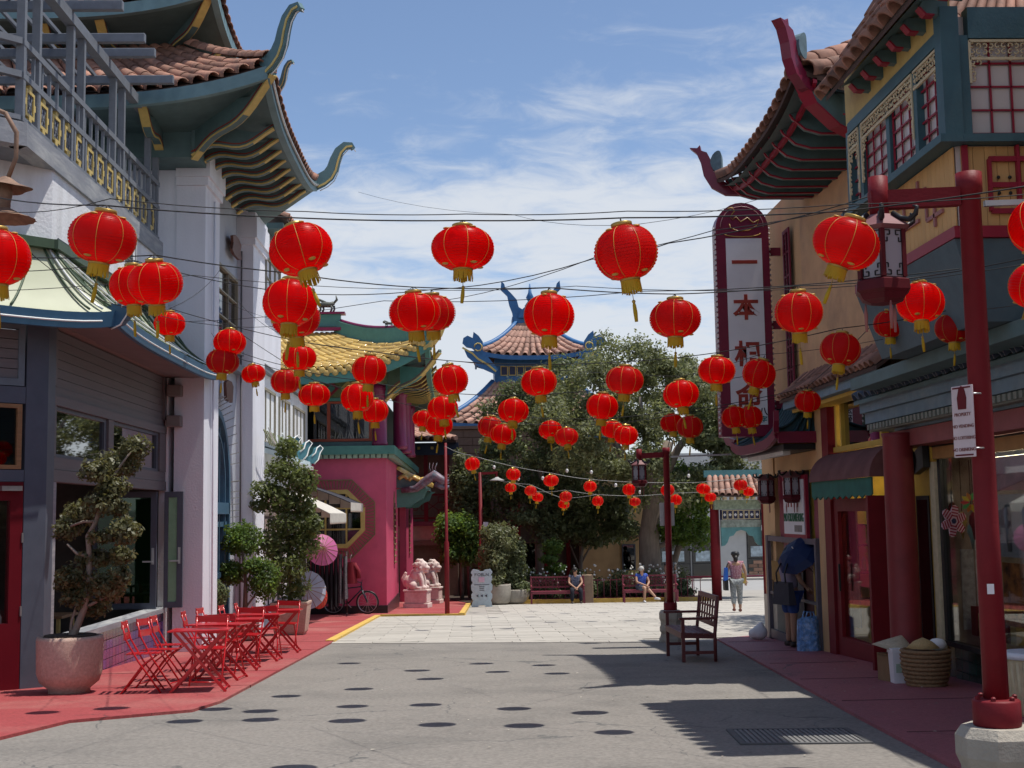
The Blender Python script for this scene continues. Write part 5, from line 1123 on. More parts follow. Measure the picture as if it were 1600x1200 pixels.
for i in range(10):
    y = 15.75+i*.5; zl = V(R1((EB1-y)/(EB1-EB0), 0)).z
    out_ = [(0, .0), (0, -.22), (.85, -.22), (1.05, -.16), (1.2, -.02), (1.28, .1), (1.1, .12), (.9, .05)]
    b_ = MB().prism(out_, (RX, y, zl-.12), (-1, 0, 0), (0, 0, 1), .13).build('rafter', m_tealdark, rr)
    MB().strip([(.02, -.225), (.85, -.225), (1.06, -.165), (1.22, -.03), (1.30, .1)], .009, (RX, y-.055, zl-.12), (-1, 0, 0), (0, 0, 1), .035).build('rafter_edge', m_crimson, b_)
# corner beam + flame ornaments
b_ = MB().prism([(0, .1), (0, -.28), (.5, -.3), (.95, -.2), (1.35, .02), (1.5, .25), (1.55, .4), (1.4, .38), (1.2, .25), (.8, .12)], (RX, 16.2, 6.5), (-.86, -.52, 0), (0, 0, 1), .16).build('corner_beam', m_tealdark, rr)
MB().strip([(.02, -.29), (.5, -.31), (.95, -.21), (1.36, .01), (1.52, .24), (1.57, .4)], .012, (RX, 16.2, 6.5), (-.86, -.52, 0), (0, 0, 1), .2).build('rafter_edge', m_crimson, b_)
flame = [(-.55, -.42), (-.2, -.38), (.08, -.2), (.22, .05), (.27, .32), (.36, .55), (.50, .68), (.34, .66), (.28, .72), (.26, .6), (.14, .55), (.06, .38), (.02, .15), (-.12, -.05), (-.35, -.2), (-.6, -.28)]
oval = [(.13*math.cos(a)+.03*math.cos(2*a), .26*math.sin(a)) for a in [k*math.pi/9 for k in range(18)]]
for o_, ax, s_ in ((V(R1(1, 0))+V((-.02, -.05, .02)), V((-.75, -.66, 0)), .72), (V(R1(0, 0))+V((-.02, .05, .02)), V((-.95, .3, 0)), .78)):
    h = MB().prism([(x*s_, y*s_) for x, y in flame], o_, ax, (0, 0, 1), .14).build('flame_ornament', m_maroon, rr)
    MB().prism([(x*s_*.9, y*s_*.9) for x, y in oval], o_+V((0, 0, .32*s_))-ax*.06, ax, (0, 0, 1), .22).build('scroll', mat('blue_grey_scroll', (.10, .16, .19), .7, .3, 9), h)
m_lant0 = mat('charm_red', (.5, .02, .02), .5)
B((5.12, 1.0, 3.06), (9, 10.65, 5.9), 'near_wing', m_ochre, rb_)
# --- ground floor shop: columns, blue canopy, windows
for x, y in ((5.2, 15.4), (5.2, 9.4)): MB().lathe([(.2, gr_-.3), (.2, -.35), (.185, -.3), (.175, 2.3), (.19, 2.36)], (x, y, 0), 20).build('column', mat('dull_red_column', (.185, .018, .022), .55, .14, 4, .1, 40), rb_)
PC = roofP((5.02, 16.5, 2.84), (5.02, 9.0, 2.84), (5.75, 16.5, 3.35), (5.75, 9.0, 3.35), .03)
cn = MB().slab(PC, 8, 3, .05).build('canopy', m_tealdark, rb_); tcn = Tiles(cn, 'slate', 300); tcn.roof(PC, 30, 3, w=.2); tcn.finish()
for a, b, z0, z1, m in ((5.08, 16.45, 2.68, 2.82, m_bluepale), (5.13, 16.4, 2.54, 2.675, m_bluepale), (5.17, 16.36, 2.44, 2.535, mat('faded_grey_green', (.2, .22, .19), .7)), (5.3, 15.9, 2.2, 2.40, mat('rose_beam', (.24, .06, .06), .6, .15, 5))):
    B((a, 9, z0), (5.9, b, z1), 'canopy_board', m, cn)
dm2 = MB().box((-.03, -.035, -.035), (.03, .035, .035)).mesh('dentil'); dm2.materials.append(MATS['faded_grey_green'])
for i in range(58): o = link('dentil', dm2, None, cn); o.location = (5.15, 9.2+i*.124, 2.49)
B((5.31, 9, 2.41), (5.9, 15.8, 2.44), 'soffit', m_bluepale, cn)
B((5.6, 15.42, gr_-.5), (5.9, 16.3, 2.2), 'pier', m_yellowtr, rb_); f = MB().box((5.585, 15.5, -.45), (5.598, 15.95, 1.6)).build('slot_window', m_black, rb_); B((5.58, 15.55, -.4), (5.584, 15.9, 1.55), 'pane', m_glassw, f)
B((5.56, 15.2, -.2), (5.62, 15.36, 2.0), 'shutter_track', m_cream, rb_)
wh = MB().tube([(5.45, 15.72+.16*math.cos(a), 2.02+.16*math.sin(a)) for a in [k*math.pi/8 for k in range(16)]], .022, 6, closed=True)
for k in range(3): wh.bar((5.45, 15.72-.15*math.cos(k*1.05), 2.02-.15*math.sin(k*1.05)), (5.45, 15.72+.15*math.cos(k*1.05), 2.02+.15*math.sin(k*1.05)), .02)
wh.prism([(-.02, -.16), (.32, -.08), (.32, .22), (-.02, .1)], (5.5, 15.6, 2.02), (0, -1, 0), (0, 0, 1), .08).build('shutter_wheel', m_black, rb_)
B((5.62, 8.5, 2.18), (5.9, 15.41, 2.4), 'shutter_box', m_darkint, rb_); B((5.55, 8.5, 2.03), (5.619, 15.2, 2.17), 'window_head', mat('ochre_head', (.36, .19, .07), .7), rb_)
# shop window with dark frame, wares behind glass
for y in (15.06, 13.8, 12.3): B((5.58, y, -.1), (5.66, y+.09, 2.025), 'window_post', m_black, rb_)
B((5.57, 8.5, -.16), (5.68, 15.15, -.105), 'window_sill', m_black, rb_)
B((5.70, 8.5, gr_-.5), (5.9, 15.15, -.16), 'stall_riser', m_granite, rb_)
gt_ = MB().box((0, -.1, -.066), (.014, .1, .066)).mesh('tile'); gt_.materials.append(mat('green_glazed_tile', (.02, .07, .055), .2, .2, 8, rnd=.3, coat=.6))
for r in range(3):
    for c_ in range(18): o = link('wall_tile', gt_, None, rb_); o.location = (5.682, 11.5+c_*.208, -.24-r*.14)
for y0, y1 in ((13.89, 15.06), (12.39, 13.8)): B((5.615, y0, -.1), (5.622, y1, 2.025), 'shop_pane', m_glassd, rb_)
B((6.6, 9.6, gr_), (6.7, 15.4, 2.2), 'shop_backdrop', mat('shop_backdrop', (.34, .28, .24), .9, .5, 3), rb_); B((5.7, 15.3, gr_), (6.6, 15.38, 2.2), 'shop_backdrop', MATS['shop_backdrop'], rb_); B((5.7, 8.6, gr_-.02), (6.6, 15.4, gr_+.02), 'shop_floor', m_darkint, rb_)
m_tubelit = bpy.data.materials.new('lit_tube'); m_tubelit.use_nodes = True; _b = m_tubelit.node_tree.nodes['Principled BSDF']; _b.inputs['Emission Color'].default_value = (1, .84, .55, 1); _b.inputs['Emission Strength'].default_value = 12.0
B((5.95, 12.6, 1.97), (6.02, 14.6, 2.01), 'ceiling_or_fill_tube', m_tubelit, rb_); B((6.0, 17.0, 2.2), (6.06, 18.9, 2.24), 'ceiling_or_fill_tube', m_tubelit, rb_)  # shop window tube, then an added one brightening the display behind the red door
for i in range(7):
    MB().tube([(5.76+.05*(i % 4), 15.2-.16*i, 2.0), (5.76+.05*(i % 4), 15.2-.16*i, 1.45-.12*(i % 3))], .005, 4).build('hanging_cord', m_wire, rb_)
    MB().lathe([(.01, .12), (.05, .07), (.06, 0), (.03, -.07), (.008, -.2)], (5.76+.05*(i % 4), 15.2-.16*i, 1.4-.12*(i % 3)), 10).build('hanging_charm', [m_reddoor, m_gold, m_tealbl, m_lant0][i % 4], rb_)
for i in range(6): B((5.9, 13.9+i*.22, -.05), (6.1, 14.05+i*.22, .15+.07*(i % 3)), 'boxed_goods', [m_gold, m_reddoor, m_cream, m_tealbl][i % 4], rb_)
# --- red door bay
B((5.42, 19.2, gr_-.5), (5.7, 19.55, 3.2), 'door_post', m_redpost, rb_); B((5.45, 19.56, gr_-.5), (5.75, 20.0, 3.2), 'pilaster', m_ochre, rb_)
dr = MB().box((5.46, 18.98, gr_-.3), (5.58, 19.19, 1.6)).box((5.46, 16.75, gr_-.3), (5.58, 16.92, 1.6)).box((5.46, 16.92, 1.42), (5.58, 18.98, 1.6)).box((5.46, 16.92, gr_-.3), (5.58, 18.98, -.42)).build('door', m_redpost, rb_)
B((5.515, 16.92, -.42), (5.525, 18.98, 1.42), 'pane', m_glassd, dr); MB().bar((5.43, 18.9, .25), (5.43, 18.9, .65), .03).build('handle', m_black, dr)
B((5.1, 16.35, gr_-.3), (5.5, 16.43, 1.62), 'door_leaf', m_redpost, rb_)
B((5.59, 19.3, gr_-.3), (6.94, 19.4, 2.3), 'display_wall', mat('mustard_display', (.75, .55, .10), .7, .2, 3), rb_); B((6.6, 16.41, gr_-.3), (6.7, 19.29, 2.3), 'display_wall', MATS['mustard_display'], rb_)
for z in (.1, .5, .9, 1.2):
    B((5.75, 18.9, z), (6.3, 19.29, z+.025), 'shelf', m_black, rb_)
B((5.72, 18.95, -.3), (5.75, 19.29, 1.5), 'cabinet', m_darkint, rb_); B((6.3, 18.95, -.3), (6.33, 19.29, 1.5), 'cabinet', m_darkint, rb_)
aw_ = MB().grid(lambda u, v: (5.5-.38*math.sin(v*math.pi/2)*1.0, 16.3+2.95*u, 2.28-.42*(1-math.cos(v*math.pi/2))), 8, 8).build('barrel_awning', mat('faded_maroon_awning', (.13, .045, .045), .85, .2, 3, dirt=(.2, .1, .09), dscale=2, damt=.5), rb_)
for u in (0, 1): MB().add([(5.5-.38*math.sin(v*math.pi/16), 16.3+2.95*u, 2.28-.42*(1-math.cos(v*math.pi/16))) for v in range(9)]+[(5.5, 16.3+2.95*u, 1.86)], [tuple(range(10))]).build('awning_end', MATS['faded_maroon_awning'], aw_)
vpts = [(0, 0), (2.9, 0)]+[(2.9-.145*i, -.22-.05*(i % 2)) for i in range(21)]
MB().prism(vpts, (5.16, 16.32, 1.86), (0, 1, 0), (0, 0, 1), .02).build('valance', mat('green_canvas', (.03, .13, .10), .9, .15, 5), aw_)
bw_ = MB().box((5.5, 16.4, 2.3), (5.6, 19.2, 2.38)).box((5.5, 16.4, 3.12), (5.6, 19.2, 3.2)).box((5.5, 19.0, 2.38), (5.6, 19.08, 3.12)).box((5.5, 18.75, 2.38), (5.58, 18.8, 3.12)).box((5.5, 16.9, 2.38), (5.6, 16.98, 3.12)).build('upper_window', m_yellowtr, rb_)
B((5.56, 16.98, 2.38), (5.57, 18.75, 3.12), 'pane', glass('bright_reflect', (.15, .17, .18), 3.0), bw_)
# brown tiled window canopy
PW2 = roofP((5.05, 20.6, 3.22), (5.05, 15.6, 3.22), (5.52, 20.6, 3.62), (5.52, 15.6, 3.62), .02)
c2 = MB().slab(PW2, 8, 3, .05).build('window_canopy', m_tiledeck, rb_); t2 = Tiles(c2, 'red', 200); t2.roof(PW2, 24, 2, w=.19); t2.finish(); B((5.08, 15.7, 3.06), (5.5, 20.5, 3.18), 'canopy_board', m_bluepale, c2); B((5.2, 15.7, 3.0), (5.5, 20.4, 3.055), 'canopy_soffit', m_yellowtr, c2)
# --- fortune reading shopfront
fy0, fy1 = 20.05, 23.05
PF = roofP((4.85, 23.4, 2.55), (4.85, 20.0, 2.55), (5.5, 22.9, 3.3), (5.5, 20.4, 3.3), .16, .16, .16, 4)
fr_ = MB().slab(PF, 14, 8, .05).build('entrance_roof', m_tealpost, rb_)
PFs = roofP((4.85, 20.0, 2.55), (5.5, 20.0, 2.55), (5.5, 20.4, 3.3), (5.5, 20.4, 3.3), .14, .16, 0, 4); MB().slab(PFs, 6, 8, .04).build('roof_side', m_tealpost, fr_)
for i in range(13): MB().tube([V(PF(i/12, t/8))+V((-.02, 0, .03)) for t in range(9)], .028, 6).build('roof_rib', mat('rib_teal', (.03, .07, .085), .5), fr_)
for i in range(4): MB().tube([V(PFs(i/4, t/8))+V((0, -.02, .03)) for t in range(9)], .025, 6).build('roof_rib', MATS['rib_teal'], fr_)
f = MB()
for i in range(14):
    a, b = V(PF(i/14, 0)), V(PF((i+1)/14, 0)); f.bar(a+V((-.02, 0, -.05)), b+V((-.02, 0, -.05)), .06, .16)
f.box((4.85, 19.93, 2.50), (5.5, 20.0, 2.68)); f.build('eave_board', m_maroon, fr_)
for a in (0, 1): MB().prism([(0, -.08), (.3, -.02), (.48, .14), (.52, .3), (.40, .28), (.28, .14), (.1, .08), (-.1, .06)], V(PF(a, 0))+V((0, .12 if a else -.12, -.02)), (-.2, -1 if a else 1, 0), (0, 0, 1), .08).build('eave_curl', m_maroon, fr_)
B((4.95, 20.05, 2.40), (5.5, 23.3, 2.49), 'soffit', m_black, fr_); B((5.0, 20.3, 2.33), (5.12, 22.9, 2.395), 'tube_light', mat('unlit_tube', (.65, .65, .62), .4), fr_)
B((5.52, fy0, 2.1), (5.7, fy1, 2.395), 'header', m_ochre, rb_)
brt = MB().box((0, -.09, -.066), (.014, .09, .066)).mesh('tile'); brt.materials.append(mat('brown_glazed_tile', (.085, .03, .035), .3, .2, 8, rnd=.3, coat=.4))
crt = MB().box((0, -.09, -.066), (.014, .09, .066)).mesh('tile'); crt.materials.append(mat('cream_glazed_tile', (.45, .42, .36), .3, .2, 8, rnd=.15, coat=.4))
for yb in (20.15, 22.35):
    B((5.55, yb-.12, G(21)-.4), (5.75, yb+.36, 2.1), 'tiled_pier', m_grout, rb_)
    for c_ in range(2):
        for r in range(19): o = link('wall_tile', crt if r < 4 else brt, None, rb_); o.location = (5.538, yb+.03+c_*.19, -.52+r*.138)
B((5.8, 20.3, G(21)-.3), (5.9, 23.0, 2.1), 'door_recess', mat('recess_brown', (.09, .035, .03), .7), rb_)
for y in (20.75, 22.3): B((5.55, y, G(21)), (5.6, y+.07, 2.1), 'door_jamb', m_yellowtr, rb_)
for yc in (20.2, 22.5):
    MB().prism([(-.2, 0), (.2, 0), (.22, -.35), (.14, -.62), (.2, -.9), (.1, -1.25), (-.12, -1.2), (-.2, -.8), (-.12, -.5), (-.22, -.25)], (5.51, yc, 2.12), (0, 1, 0), (0, 0, 1), .05).build('carved_drape', m_maroon, rb_)
fs_ = thing('fortune_sign', 'white fortune reading sign in a red frame over the gated doorway', 'sign')
B((5.42, 20.62, .98), (5.47, 22.12, 2.02), 'frame', m_crimson, fs_); B((5.405, 20.7, 1.05), (5.419, 22.04, 1.95), 'board', m_signwh, fs_)
rw_ = (R(90), 0, R(-90))
text('PAO FORTUNE', .2, mat('sign_green', (.02, .14, .07), .5), fs_, (5.40, 21.6, 1.32), rw_, sx=.62); text('READING', .2, MATS['sign_green'], fs_, (5.40, 20.98, 1.32), rw_, sx=.62)
for i in range(5): B((5.398, 20.85+i*.1, 1.09), (5.404, 20.92+i*.1, 1.2), 'print_mark', MATS['sign_ink'], fs_)
for i in range(4): B((5.398, 21.05+i*.2, 1.5), (5.404, 21.12+i*.2, 1.85-.06*i), 'print_mark', m_signred, fs_)
# little palace lanterns over the doorway
m_lampred = mat('lamp_maroon', (.085, .007, .012), .5, .15, 8, spec=.2)
def palace(name, loc, s, label, grp, rz=0):
    t = thing(name, label, 'lantern', loc, rz, grp)
    MB().lathe([(.30*s, 0), (.34*s, .03*s), (.33*s, .14*s), (.26*s, .17*s)], (0, 0, 0), 6, False).build('base_tray', m_lampred, t)
    for i in range(6):
        a = R(60*i); MB().bar((.27*s*math.cos(a), .27*s*math.sin(a), .17*s), (.27*s*math.cos(a), .27*s*math.sin(a), .72*s), .05*s).build('stile', m_lampred, t)
        a2 = R(60*i+30); r_ = .232*s; p = MB(); q = V((-math.sin(a2), math.cos(a2), 0))*.115*s; c_ = V((r_*math.cos(a2), r_*math.sin(a2), 0)); n_ = V((math.cos(a2), math.sin(a2), 0))*.006*s
        p.hexa([c_-q-n_+V((0, 0, .17*s)), c_+q-n_+V((0, 0, .17*s)), c_+q+n_+V((0, 0, .17*s)), c_-q+n_+V((0, 0, .17*s)), c_-q-n_+V((0, 0, .72*s)), c_+q-n_+V((0, 0, .72*s)), c_+q+n_+V((0, 0, .72*s)), c_-q+n_+V((0, 0, .72*s))])
        pn = p.build('panel', translucent('lamp_milk_glass', (.52, .51, .54), (.5, .5, .5), .4), t)
        cm = MB()
        for sx in (-1, 1):
            for z0, sz in ((.19, 1), (.70, -1)):
                k = c_+n_*2+q*sx*.95+V((0, 0, z0*s)); 
                for a_, b_ in (((0, 0), (0, .13)), ((0, 0), (-.07, 0)), ((-.07, 0), (-.07, .05)), ((-.035, .05), (-.07, .05)), ((0, .13), (-.035, .13)), ((-.035, .13), (-.035, .08))):
                    qq = q.normalized()*sx; cm.bar(k+qq*a_[0]*s+V((0, 0, sz*a_[1]*s)), k+qq*b_[0]*s+V((0, 0, sz*b_[1]*s)), .012*s)
        cm.build('corner_fret', m_black, pn)['kind'] = 'stuff'
    MB().lathe([(.16*s, -.11*s), (.26*s, -.07*s), (.30*s, -.001*s)], (0, 0, 0), 6, False).build('underside', m_lampred, t)
    MB().lathe([(.30*s, .72*s), (.36*s, .76*s), (.30*s, .80*s), (.14*s, .92*s), (.05*s, .95*s)], (0, 0, 0), 6, False).build('roof', mat('lamp_roof_rose', (.20, .08, .085), .6), t)
    for i in range(6):
        a = R(60*i); d_ = V((math.cos(a), math.sin(a), 0)); pts_ = [d_*.16*s+V((0, 0, .93*s)), d_*.26*s+V((0, 0, .85*s)), d_*.36*s+V((0, 0, .82*s)), d_*.44*s+V((0, 0, .87*s)), d_*.46*s+V((0, 0, .95*s)), d_*.41*s+V((0, 0, .97*s))]
        MB().tube(pts_, [.03*s, .035*s, .035*s, .03*s, .025*s, .012*s], 6).build('curl', m_black, t)
    for i in range(3):
        a = R(120*i+20); MB().tube([(.2*s*math.cos(a), .2*s*math.sin(a), -.1*s), (.2*s*math.cos(a), .2*s*math.sin(a), -.22*s), (.2*s*math.cos(a), .2*s*math.sin(a), -.42*s)], [.008*s, .022*s, .014*s], 6).build('tassel', mat('faded_tassel', (.3, .12, .11), .8), t)
    return t
palace('wall_lantern', (5.3, 21.0, 1.62), .5, 'small palace lantern hanging before the fortune sign', 'palace lanterns', .2)
palace('wall_lantern', (5.28, 22.75, 1.62), .5, 'small palace lantern at the far end of the fortune doorway', 'palace lanterns', .5)
# security gate frame
sgt = thing('security_gate', 'grey steel security gate standing open at the fortune doorway', 'gate')
m_steel = mat('gate_grey_paint', (.10, .09, .11), .5)
g0 = G(22)
for y, w_ in ((20.05, .1), (23.35, .14)): B((5.40, y, G(y)), (5.47, y+w_, 1.0), 'stile', m_steel, sgt)
B((5.41, 20.15, .90), (5.46, 23.35, .99), 'top_rail', m_steel, sgt); B((5.42, 20.15, -.05), (5.45, 23.35, .0), 'mid_rail', m_steel, sgt); B((5.41, 22.0, G(23)+.04), (5.46, 23.35, G(23)+.2), 'kick_plate', m_steel, sgt)
B((5.43, 22.3, .2), (5.44, 23.2, .55), 'notice', mat('cardboard_notice', (.26, .14, .03), .8), sgt)

# ------------------------------------------------------------------ blade sign
bs = thing('vertical_blade_sign', 'tall maroon and white vertical sign with red Chinese characters and a swan', 'sign')
sy = 22.0; x0, x1 = 4.34, 5.27
top_ = [(x0, 2.72), (x1, 2.72), (x1, 6.35)]+[((x0+x1)/2+(x1-x0)/2*math.cos(a), 6.35+.47*math.sin(a)) for a in [k*math.pi/14 for k in range(1, 14)]]+[(x0, 6.35)]
MB().prism(top_, (0, sy, 0), (1, 0, 0), (0, 0, 1), .32).build('cabinet', m_maroon, bs)
B((x0+.17, sy-.178, 2.92), (x1-.13, sy-.162, 6.18), 'face', m_signwh, bs)
rs = (R(90), 0, 0); cxs = (x0+x1)/2+.02
for ch_, z in zip('一本相命', (5.72, 4.93, 4.12, 3.38)): text(ch_, .46, m_signred, bs, (cxs, sy-.183, z), rs, bold=.012)
for ch_, dx, m in zip('深掌命八', (-.24, -.08, .08, .24), (m_signblk, m_signred, m_signblk, m_signblk)): text(ch_, .145, m, bs, (cxs+dx, sy-.183, 3.14), rs, bold=.003)
for ch_, dx, m in zip('研相理字', (-.24, -.08, .08, .24), (m_signblk, m_signred, m_signblk, mat('sign_teal_ink', (.02, .18, .2), .5))): text(ch_, .13, m, bs, (cxs+dx, sy-.183, 3.0), rs, bold=.003)
mg = mat('gilt_line', (.45, .25, .06), .4)
sw = [(-.22, -.02), (-.2, -.1), (-.08, -.16), (.12, -.15), (.26, -.06), (.3, .06), (.2, .0), (.1, .1), (-.02, .02), (-.1, .12), (-.16, .06), (-.2, .12), (-.12, .24), (-.16, .3), (-.24, .28)]
MB().tube([(cxs-.02+x*1.0, sy-.17, 6.46+y*.9) for x, y in sw], .011, 5).build('swan_outline', mg, bs)
MB().tube([(cxs-.02+.32*math.cos(a), sy-.17, 6.27+.06*math.sin(a)) for a in [math.pi+k*math.pi/10 for k in range(11)]], .010, 5).build('swan_outline', mg, bs)
MB().tube([(cxs-.02+.38*math.cos(a), sy-.17, 6.38+.37*math.sin(a)) for a in [k*math.pi/12 for k in range(13)]], .008, 5).build('swan_outline', mat('neon_dull', (.4, .2, .2), .4), bs)
bl = MB().sphere((0, 0, 0), .022, 8, 6).mesh('bulb'); bl.materials.append(mat('frosted_bulb', (.6, .58, .56), .3))
for i in range(40):
    for x in (x0-.02, x1+.02):
        o = link('bulb', bl, None, bs); o.location = (x, sy-.1, 2.78+i*.092)
for z in (3.2, 4.6, 5.9): B((x1, sy-.04, z), (RX, sy+.04, z+.14), 'wall_bracket', m_maroon, bs)
# ------------------------------------------------------------------ lamp posts
def lamp_post(p, label, lab2, plate=None, hgt=3.52):
    t = thing('lamp_post', label, 'lamp post', p, 0, 'red lamp posts')
    ped = []
    for r, z in ((.225, -.1), (.225, .06), (.20, .10), (.185, .16), (.21, .20), (.21, .26), (.19, .30), (.19, .36), (.215, .42), (.215, .52), (.18, .57)): ped.append((r, z))
    MB().lathe(ped, (0, 0, 0), 8, False, Matrix.Rotation(R(22.5), 3, 'Z')).build('pedestal', m_stone, t)
    MB().lathe([(.118, .57), (.122, .58), (.122, .695), (.115, .705), (.075, .71)], (0, 0, 0), 24).build('flange', m_redpost, t)
    for k in range(6): MB().lathe([(.014, .705), (.014, .722), (.006, .728)], (.098*math.cos(k*1.047), .098*math.sin(k*1.047), 0), 6, False).build('bolt', m_redpost, t)
    MB().lathe([(.066, .70), (.061, 1.6), (.058, hgt-.12), (.07, hgt-.11), (.07, hgt)], (0, 0, 0), 12).build('post', m_redpost, t)
    MB().bar((-.06, 0, hgt-.13), (-.55, 0, hgt-.15), .06, .10).build('arm', m_redpost, t)
    MB().cyl((-.50, 0, hgt-.24), (-.50, 0, hgt-.02), .052, 12).build('hanger', m_redpost, t)
    MB().bar((.08, 0, hgt-.17), (1.2, 0, hgt-.14), .03).build('side_arm', m_metal, t)
    l = palace('palace_lantern', V(p)+V((-.50, 0, hgt-.665)), .47, lab2, 'palace lanterns', .26)
    return t
NP = at(1558, 1120, 6.75); NP.z = G(NP.y)
lp1 = lamp_post(NP, 'tall red lamp post on a stone pedestal at the right foreground', 'large red palace lantern hanging from the near right lamp post')
P2_ = ong(1049, 1003); P2_.z = G(P2_.y)
lp2 = lamp_post(P2_, 'red lamp post on a stone pedestal behind the wooden bench', 'red palace lantern hanging from the lamp post behind the wooden bench')
# notices strapped to the posts
def notice(post, name, label, z, w_, h, rz, m, lines=True, off=(-.08, -.05)):
    t = thing(name, label, 'sign', V(post)+V((off[0], off[1], z)), rz)
    o = B((-w_/2, -.004, -h/2), (w_/2, .004, h/2), 'plate', m, t, .003)
    for zz in (h*.38, -h*.38): MB().tube([(w_*.2, .006, zz), (w_*.2+.03, .03, zz), (w_*.2+.03, .07, zz)], .005, 5).build('strap', m_metal, t)
    if lines:
        for zz in (h*.47, -h*.47): B((-w_*.42, -.0065, zz-.004), (w_*.42, -.0045, zz+.004), 'red_border', m_reddoor, t)
        MB().prism([(-.03, -.05), (.03, -.05), (.035, .01), (.02, .06), (0, .075), (-.02, .06), (-.035, .01)], (0, -.006, h*.30), (1, 0, 0), (0, 0, 1), .003).build('hand_symbol', m_reddoor, t)
        for i, tx in enumerate(('PROPERTY', 'NO VENDING', 'NO LOITERING', 'NO DRINKING')): text(tx, .026, mat('notice_brown', (.2, .05, .04), .5), t, (0, -.0055, h*.12-i*.062-.01), (R(90), 0, 0), ext=.001)
    return t
m_plate = mat('pale_pink_plate', (.60, .50, .52), .4)
notice(NP, 'notice_plate', 'pale parking style notice plate strapped to the near red lamp post', 2.16, .16, .38, R(-70), m_plate, True, (-.12, -.06))
notice(P2_, 'notice_plate', 'grey back of a notice plate on the lamp post behind the wooden bench', 2.3, .27, .42, 0, m_metal, False, (0, .09))
stk = B((-.018, -.002, -.026), (.018, .002, .026), 'sticker', m_signwh); stk.location = NP+V((-.03, -.078, 1.28)); tag(stk, 'small white sticker on the near red lamp post', 'sticker')
def thin_post(px_, py_, top, D=None, label='', rad=.055, arm=False):
    p = ong(px_, py_); p.z = G(p.y); t = thing('red_pole', label, 'pole', p); h = at(px_, top, p.y).z-p.z
    MB().lathe([(rad*1.25, 0), (rad*1.25, h*.42), (rad*.8, h*.43), (rad*.7, h)], (0, 0, 0), 10).build('shaft', m_redpost, t)
    if arm:
        MB().bar((0, 0, h-.05), (.65, 0, h-.02), .1, .09).build('arm', m_redpost, t); MB().cyl((.6, 0, h-.22), (.6, 0, h), .04, 8).build('hanger', m_redpost, t)
        MB().lathe([(.05, -.12), (.1, -.16), (.28, -.24), (.28, -.26), (.06, -.26)], (.62, 0, h-.06), 16).build('lamp_shade', m_concr, t); B((.09, -.1, h*.40), (.27, -.09, h*.62), 'notice', m_signwh, t)
    return t
thin_post(699, 962, 692, label='slim red pole standing on the kerb corner by the stone lions')
thin_post(753, 944, 738, label='red pole with arm and saucer lamp behind the pale blue sandwich board', arm=True, rad=.09)

# ------------------------------------------------------------------ wooden bench in the shade
wb = thing('wooden_bench', 'dark red slatted wooden bench standing alone at the shade edge', 'bench', (3.27, 19.35, G(19.35)))
wb.rotation_euler = (0, 0, R(1)); wb.scale = (.86, .92, 1)
m_bw = mat('dark_red_wood', (.105, .022, .022), .5, .2, 6, .1, 40, stretch=(6, 1, 1))
for y in (-.72, .72):
    MB().bar((-.27, y, -.03), (-.27, y, .63), .055).build('leg', m_bw, wb); MB().tube([(.27, y, -.03), (.27, y, .42), (.34, y, .96)], .031, 6).build('leg', m_bw, wb)
    MB().bar((-.33, y, .645), (.30, y, .645), .065, .035).build('armrest', m_bw, wb); MB().bar((-.27, y, .16), (.27, y, .16), .035, .045).build('stretcher', m_bw, wb); MB().bar((-.27, y, .4), (.27, y, .38), .035, .06).build('seat_rail', m_bw, wb)
for i in range(6): MB().box((-.31+i*.098, -.75, .425-.004*i), (-.31+i*.098+.08, .75, .448-.004*i)).build('seat_slat', m_bw, wb)
MB().bar((-.29, -.72, .39), (-.29, .72, .39), .03, .06).build('seat_rail', m_bw, wb)
for z, x in ((.93, .335), (.55, .285)): MB().bar((x, -.74, z), (x, .74, z), .05, .065).build('back_rail', m_bw, wb)
for z, x in ((.66, .30), (.79, .317)): MB().bar((x, -.72, z), (x, .72, z), .02, .03).build('back_slat', m_bw, wb)
for i in range(7): y = -.60+i*.2; MB().bar((.288, y, .56), (.332, y, .91), .022, .05, (0, 1, 0)).build('back_slat', m_bw, wb)

# ------------------------------------------------------------------ folding bistro set
def bistro_chair():
    t = thing('bistro_chair', 'x', 'chair', (0, 0, 0), 0, 'red bistro chairs')
    m = m_redfurn
    for y in (-.19, .19):
        MB().tube([(.24, y, 0), (-.02, y, .36), (-.17, y, .62), (-.22, y, .83)], .011, 6).build('leg', m, t)
        MB().tube([(-.22, y*.88, 0), (.02, y*.88, .32), (.18, y*.88, .44)], .011, 6).build('leg', m, t)
    for x, z in ((.20, .05), (-.18, .05)): MB().cyl((x, -.19, z), (x, .19, z), .008, 6).build('crossbar', m, t)
    for i in range(6): MB().box((-.17+i*.066, -.19, .445), (-.17+i*.066+.052, .19, .457)).build('seat_slat', m, t)
    for z, x in ((.79, -.21), (.66, -.18)): MB().box((x-.012, -.21, z-.045), (x+.006, .21, z+.035)).build('backrest', m, t)
    return t
def bistro_table():
    t = thing('bistro_table', 'x', 'table', (0, 0, 0), 0, 'red bistro tables'); m = m_redfurn
    B((-.35, -.35, .695), (.35, .35, .715), 'table_top', m, t, .006)
    for y in (-.27, .27):
        MB().bar((.32, y, 0), (-.28, y, .69), .02, .032).build('leg', m, t); MB().bar((-.32, y*.9, 0), (.28, y*.9, .69), .02, .032).build('leg', m, t)
    for x in (.30, -.30): MB().cyl((x, -.27, .03), (x, .27, .03), .01, 6).build('crossbar', m, t)
    return t
ORD = ['nearest', 'second', 'third', 'fourth', 'fifth', 'sixth', 'seventh', 'eighth', 'ninth', 'tenth', 'eleventh', 'twelfth']
tab0 = bistro_table(); ch0 = bistro_chair()
